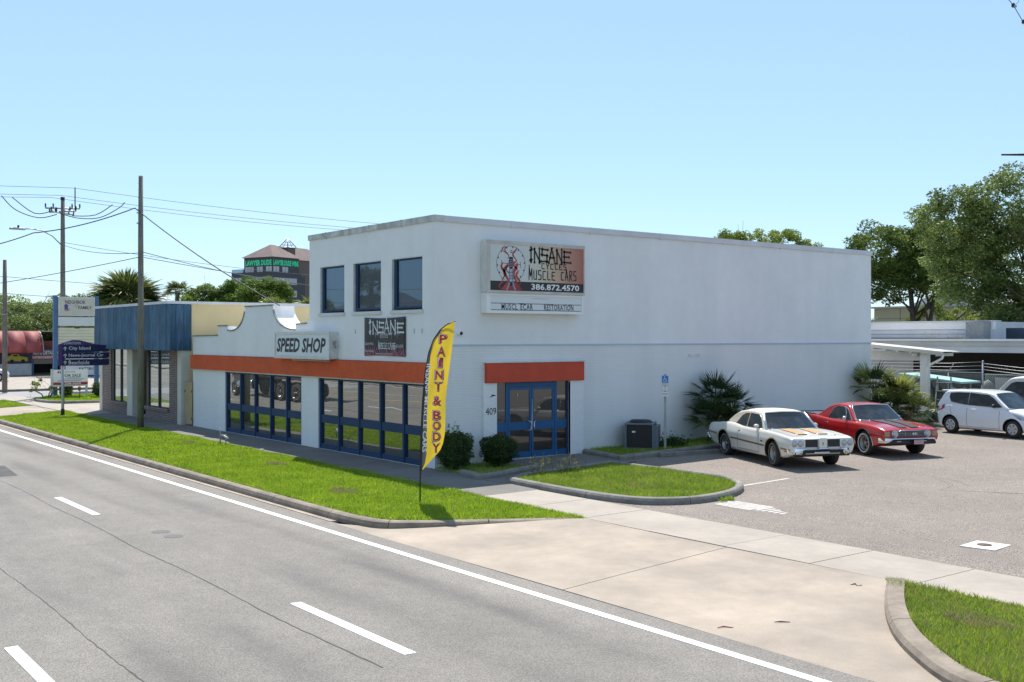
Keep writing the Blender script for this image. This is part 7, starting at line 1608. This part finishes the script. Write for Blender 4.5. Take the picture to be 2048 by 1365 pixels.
bn_ = thing('rubbish_bag', 'dark bagged rubbish on the ground beside the white post', 'rubbish bag', (-21.95, 36.75, .25)); m = MB(); m.lathe([(0, 0), (.3, .03), (.36, .22), (.25, .5), (.08, .62), (0, .6)], 12); m.build('bag', M('bin_bag', (.03, .05, .055), .35), bn_); m = MB(); m.lathe([(0, 0), (.22, .04), (.26, .2), (.12, .42), (0, .45)], 10, M4=Matrix.Translation((.5, .1, 0))); m.build('second_bag', M('blue_bag', (.03, .09, .14), .35), bn_)
fz = thing('white_appliance', 'low white appliance lying behind the sunlit palm clump', 'appliance', (-22.6, 36.9, .25)); rbox(fz, 'body', 'white', -.45, .35, -.25, .3, 0, .50, .03); bx('door_gap', fz, 'seamc', -.45, .35, -.254, -.25, .30, .31)
gd = thing('garden_statue', 'pale rounded garden statue behind the chain link fence', 'statue', (-22.0, 40.4, .3)); m = MB(); m.lathe([(0, 0), (.25, .02), (.28, .5), (.2, .9), (.27, 1.2), (.2, 1.45), (0, 1.55)], 12); m.build('statue_body', M('pale_stone', (.30, .30, .27), .9), gd); bx('plinth', gd, 'kerb2', -.3, .3, -.3, .3, -.2, 0)
# far tan building and pale houses
tn = thing('tan_building', 'long tan panelled building with a dark roof edge behind the oaks', 'building', (0, 0, 0), 0); ang = math.radians(0)
MT['tan'] = M('tan_panel', (.36, .33, .215), .85, noise=(.6, .05)); pm = MB().box(.015, 2.17, 0, .1, 0, 1.75).mesh('wall_panel', 'tan'); pm2 = MB().box(.015, 2.17, 0, .1, 0, .75).mesh('wall_panel', 'tan')
for k in range(13):
    part('wall_panel', pm, tn, (-47+2.2*k, 70.0, 3.15)); part('wall_panel', pm2, tn, (-47+2.2*k, 70.0, 4.92)); part('wall_panel', pm, tn, (-47+2.2*k, 70.0, 1.38))
bx('backing', tn, 'seamc', -47, -18.4, 70.08, 76, 0, 5.66); bx('roof_edge', tn, 'galv', -47.2, -18.2, 69.8, 76, 5.68, 5.80)
hs = thing('far_pale_house', 'distant pale grey house glimpsed through the oak stems', 'house', (-56.0, 96.0, 0)); bx('wall', hs, 'cap', -4, 4, 0, 6, 0, 6.6); m = MB(); xz_prism(m, [(-4.4, 6.6), (4.4, 6.6), (0, 8.6)], -.3, 6.3); m.build('roof', 'capdirty', hs); bx('window', hs, 'carglass2', -1, .5, -.03, 0, 4.0, 5.4)

# ---------------------------------------------------------------- across the road (seen mirrored in the shop glass)
MT['shingle'] = M('grey_shingle', (.17, .165, .16), .9, noise=(.6, .1), noise2=(5, .15))
def hiphouse(label, x0, x1, y0, y1, h, hr, wall='cream'):
    t = thing('house', label, 'house', ((x0+x1)/2, (y0+y1)/2, 0)); a = (x1-x0)/2; b = (y1-y0)/2
    MB().box(-a, a, -b, b, 0, h).build('wall', wall, t); m = MB(); e = .5; A = [(-a-e, -b-e, h), (a+e, -b-e, h), (a+e, b+e, h), (-a-e, b+e, h)]; r1 = (-a+b, 0, hr); r2 = (a-b, 0, hr)
    m.face([A[0], A[1], r2, r1]); m.face([A[1], A[2], r2]); m.face([A[2], A[3], r1, r2]); m.face([A[3], A[0], r1]); m.face(A[::-1]); m.build('roof', 'shingle', t)
    for k in range(4): x = -a+1.2+k*(2*a-2.4)/3; w_ = bx('window', t, 'carglass2', x-.5, x+.5, b, b+.03, 1, 2.3); bx('sill', w_, 'white', x-.6, x+.6, b, b+.08, .9, .99)
    return t
hiphouse('grey shingle roofed house across the road seen only as a reflection', -112, -96, -36, -24, 5.2, 8.8)
hiphouse('low shingle roofed bungalow across the road seen only as a reflection', -90, -72, -37, -26, 3.6, 6.6)
hiphouse('second bungalow across the road nearer the camera seen only as a reflection', -58, -42, -37, -27, 3.4, 6.2)
fan_palm('tall cabbage palm across the road mirrored in the middle upper window', (-92.5, -21.5, 0), 8.6, 2.4, 60, ['palm', 'pdark'], .26, 91, dead=14)
G2 = 'trees across the road seen only in reflections'
for k, (x, y, r, h) in enumerate(((-104, -20, 3.2, 6.4), (-98, -19.5, 2.8, 5.2), (-88, -20, 3.0, 5.0), (-66, -24, 3.2, 6.2), (-38, -24, 3.4, 6.5), (-20, -22, 3.4, 7), (-118, -22, 4, 7))):
    tree(('clipped', 'low', 'lopsided', 'stout', 'rounded', 'tall', 'farthest')[k]+' dark green oak across the road seen only in reflections', (x, y, 0), [(x, y, h-.6, r, r, r*.6), (x+1.4, y, h-1.2, r*.7, r*.7, r*.5)], 60, 5000, .8, .18, 'oakd', .3, seed=100+k, group=G2, limbs=6)
tk = thing('tipper_truck', 'dark tipper truck on the near lane left of the frame, mirrored in the shop glass', 'truck', (-59.5, 3.2, -.15), 0)
bkm = M('black_truck_paint', (.012, .012, .014), .2, coat=.6)
rbox(tk, 'cab', bkm, -4.2, -2.3, -1.15, 1.15, .9, 2.9, .12); rbox(tk, 'bonnet', bkm, -5.3, -4.2, -1.0, 1.0, .8, 1.9, .15); rbox(tk, 'tipper_body', bkm, -2.1, 4.0, -1.2, 1.2, 1.25, 2.9, .05); rbox(tk, 'chassis', 'black', -5.2, 4.0, -.5, .5, .7, 1.0, .03); bx('cab_window', tk, 'carglass2', -3.9, -2.8, 1.152, 1.16, 1.9, 2.6)
bx('grille', tk, 'chrome', -5.34, -5.3, -.7, .7, .95, 1.7); m = MB(); m.tube([(-2.2, .9, 1.2), (-2.2, .9, 3.4)], .08, 8); m.build('exhaust_stack', 'chrome', tk); m = MB(); m.tube([(-3.6, 1.1, .75), (-2.5, 1.1, .75)], .3, 12); m.build('fuel_tank', 'chrome', tk)
for x in (-4.6, .9, 2.1, 3.3):
    for y in (-1.0, 1.0): wheel(tk, x, y, .52, .3, 'rally', 1 if y > 0 else -1)

for (x, y, r) in ((-34.6, 12.9, .35), (-21.5, 11.6, .5), (-27.2, 12.6, .4), (-6.9, 12.4, .45), (-5.2, 13.2, .5), (-17.6, 17.2, .5), (-19.0, 18.4, .4)):
    zz = .04+gz(y)+(.05 if 15 < y < 20 else 0); p_ = [(x+r*math.cos(a)*(1+.3*math.sin(3*a)), y+.6*r*math.sin(a)) for a in np.linspace(0, 2*PI, 14)[:-1]]
    grow('dry_grass', np_mesh('dry_grass', bl(p_, 1500, .06, .016, zz), None, 3, [MT['drygrass']]), kind='stuff')
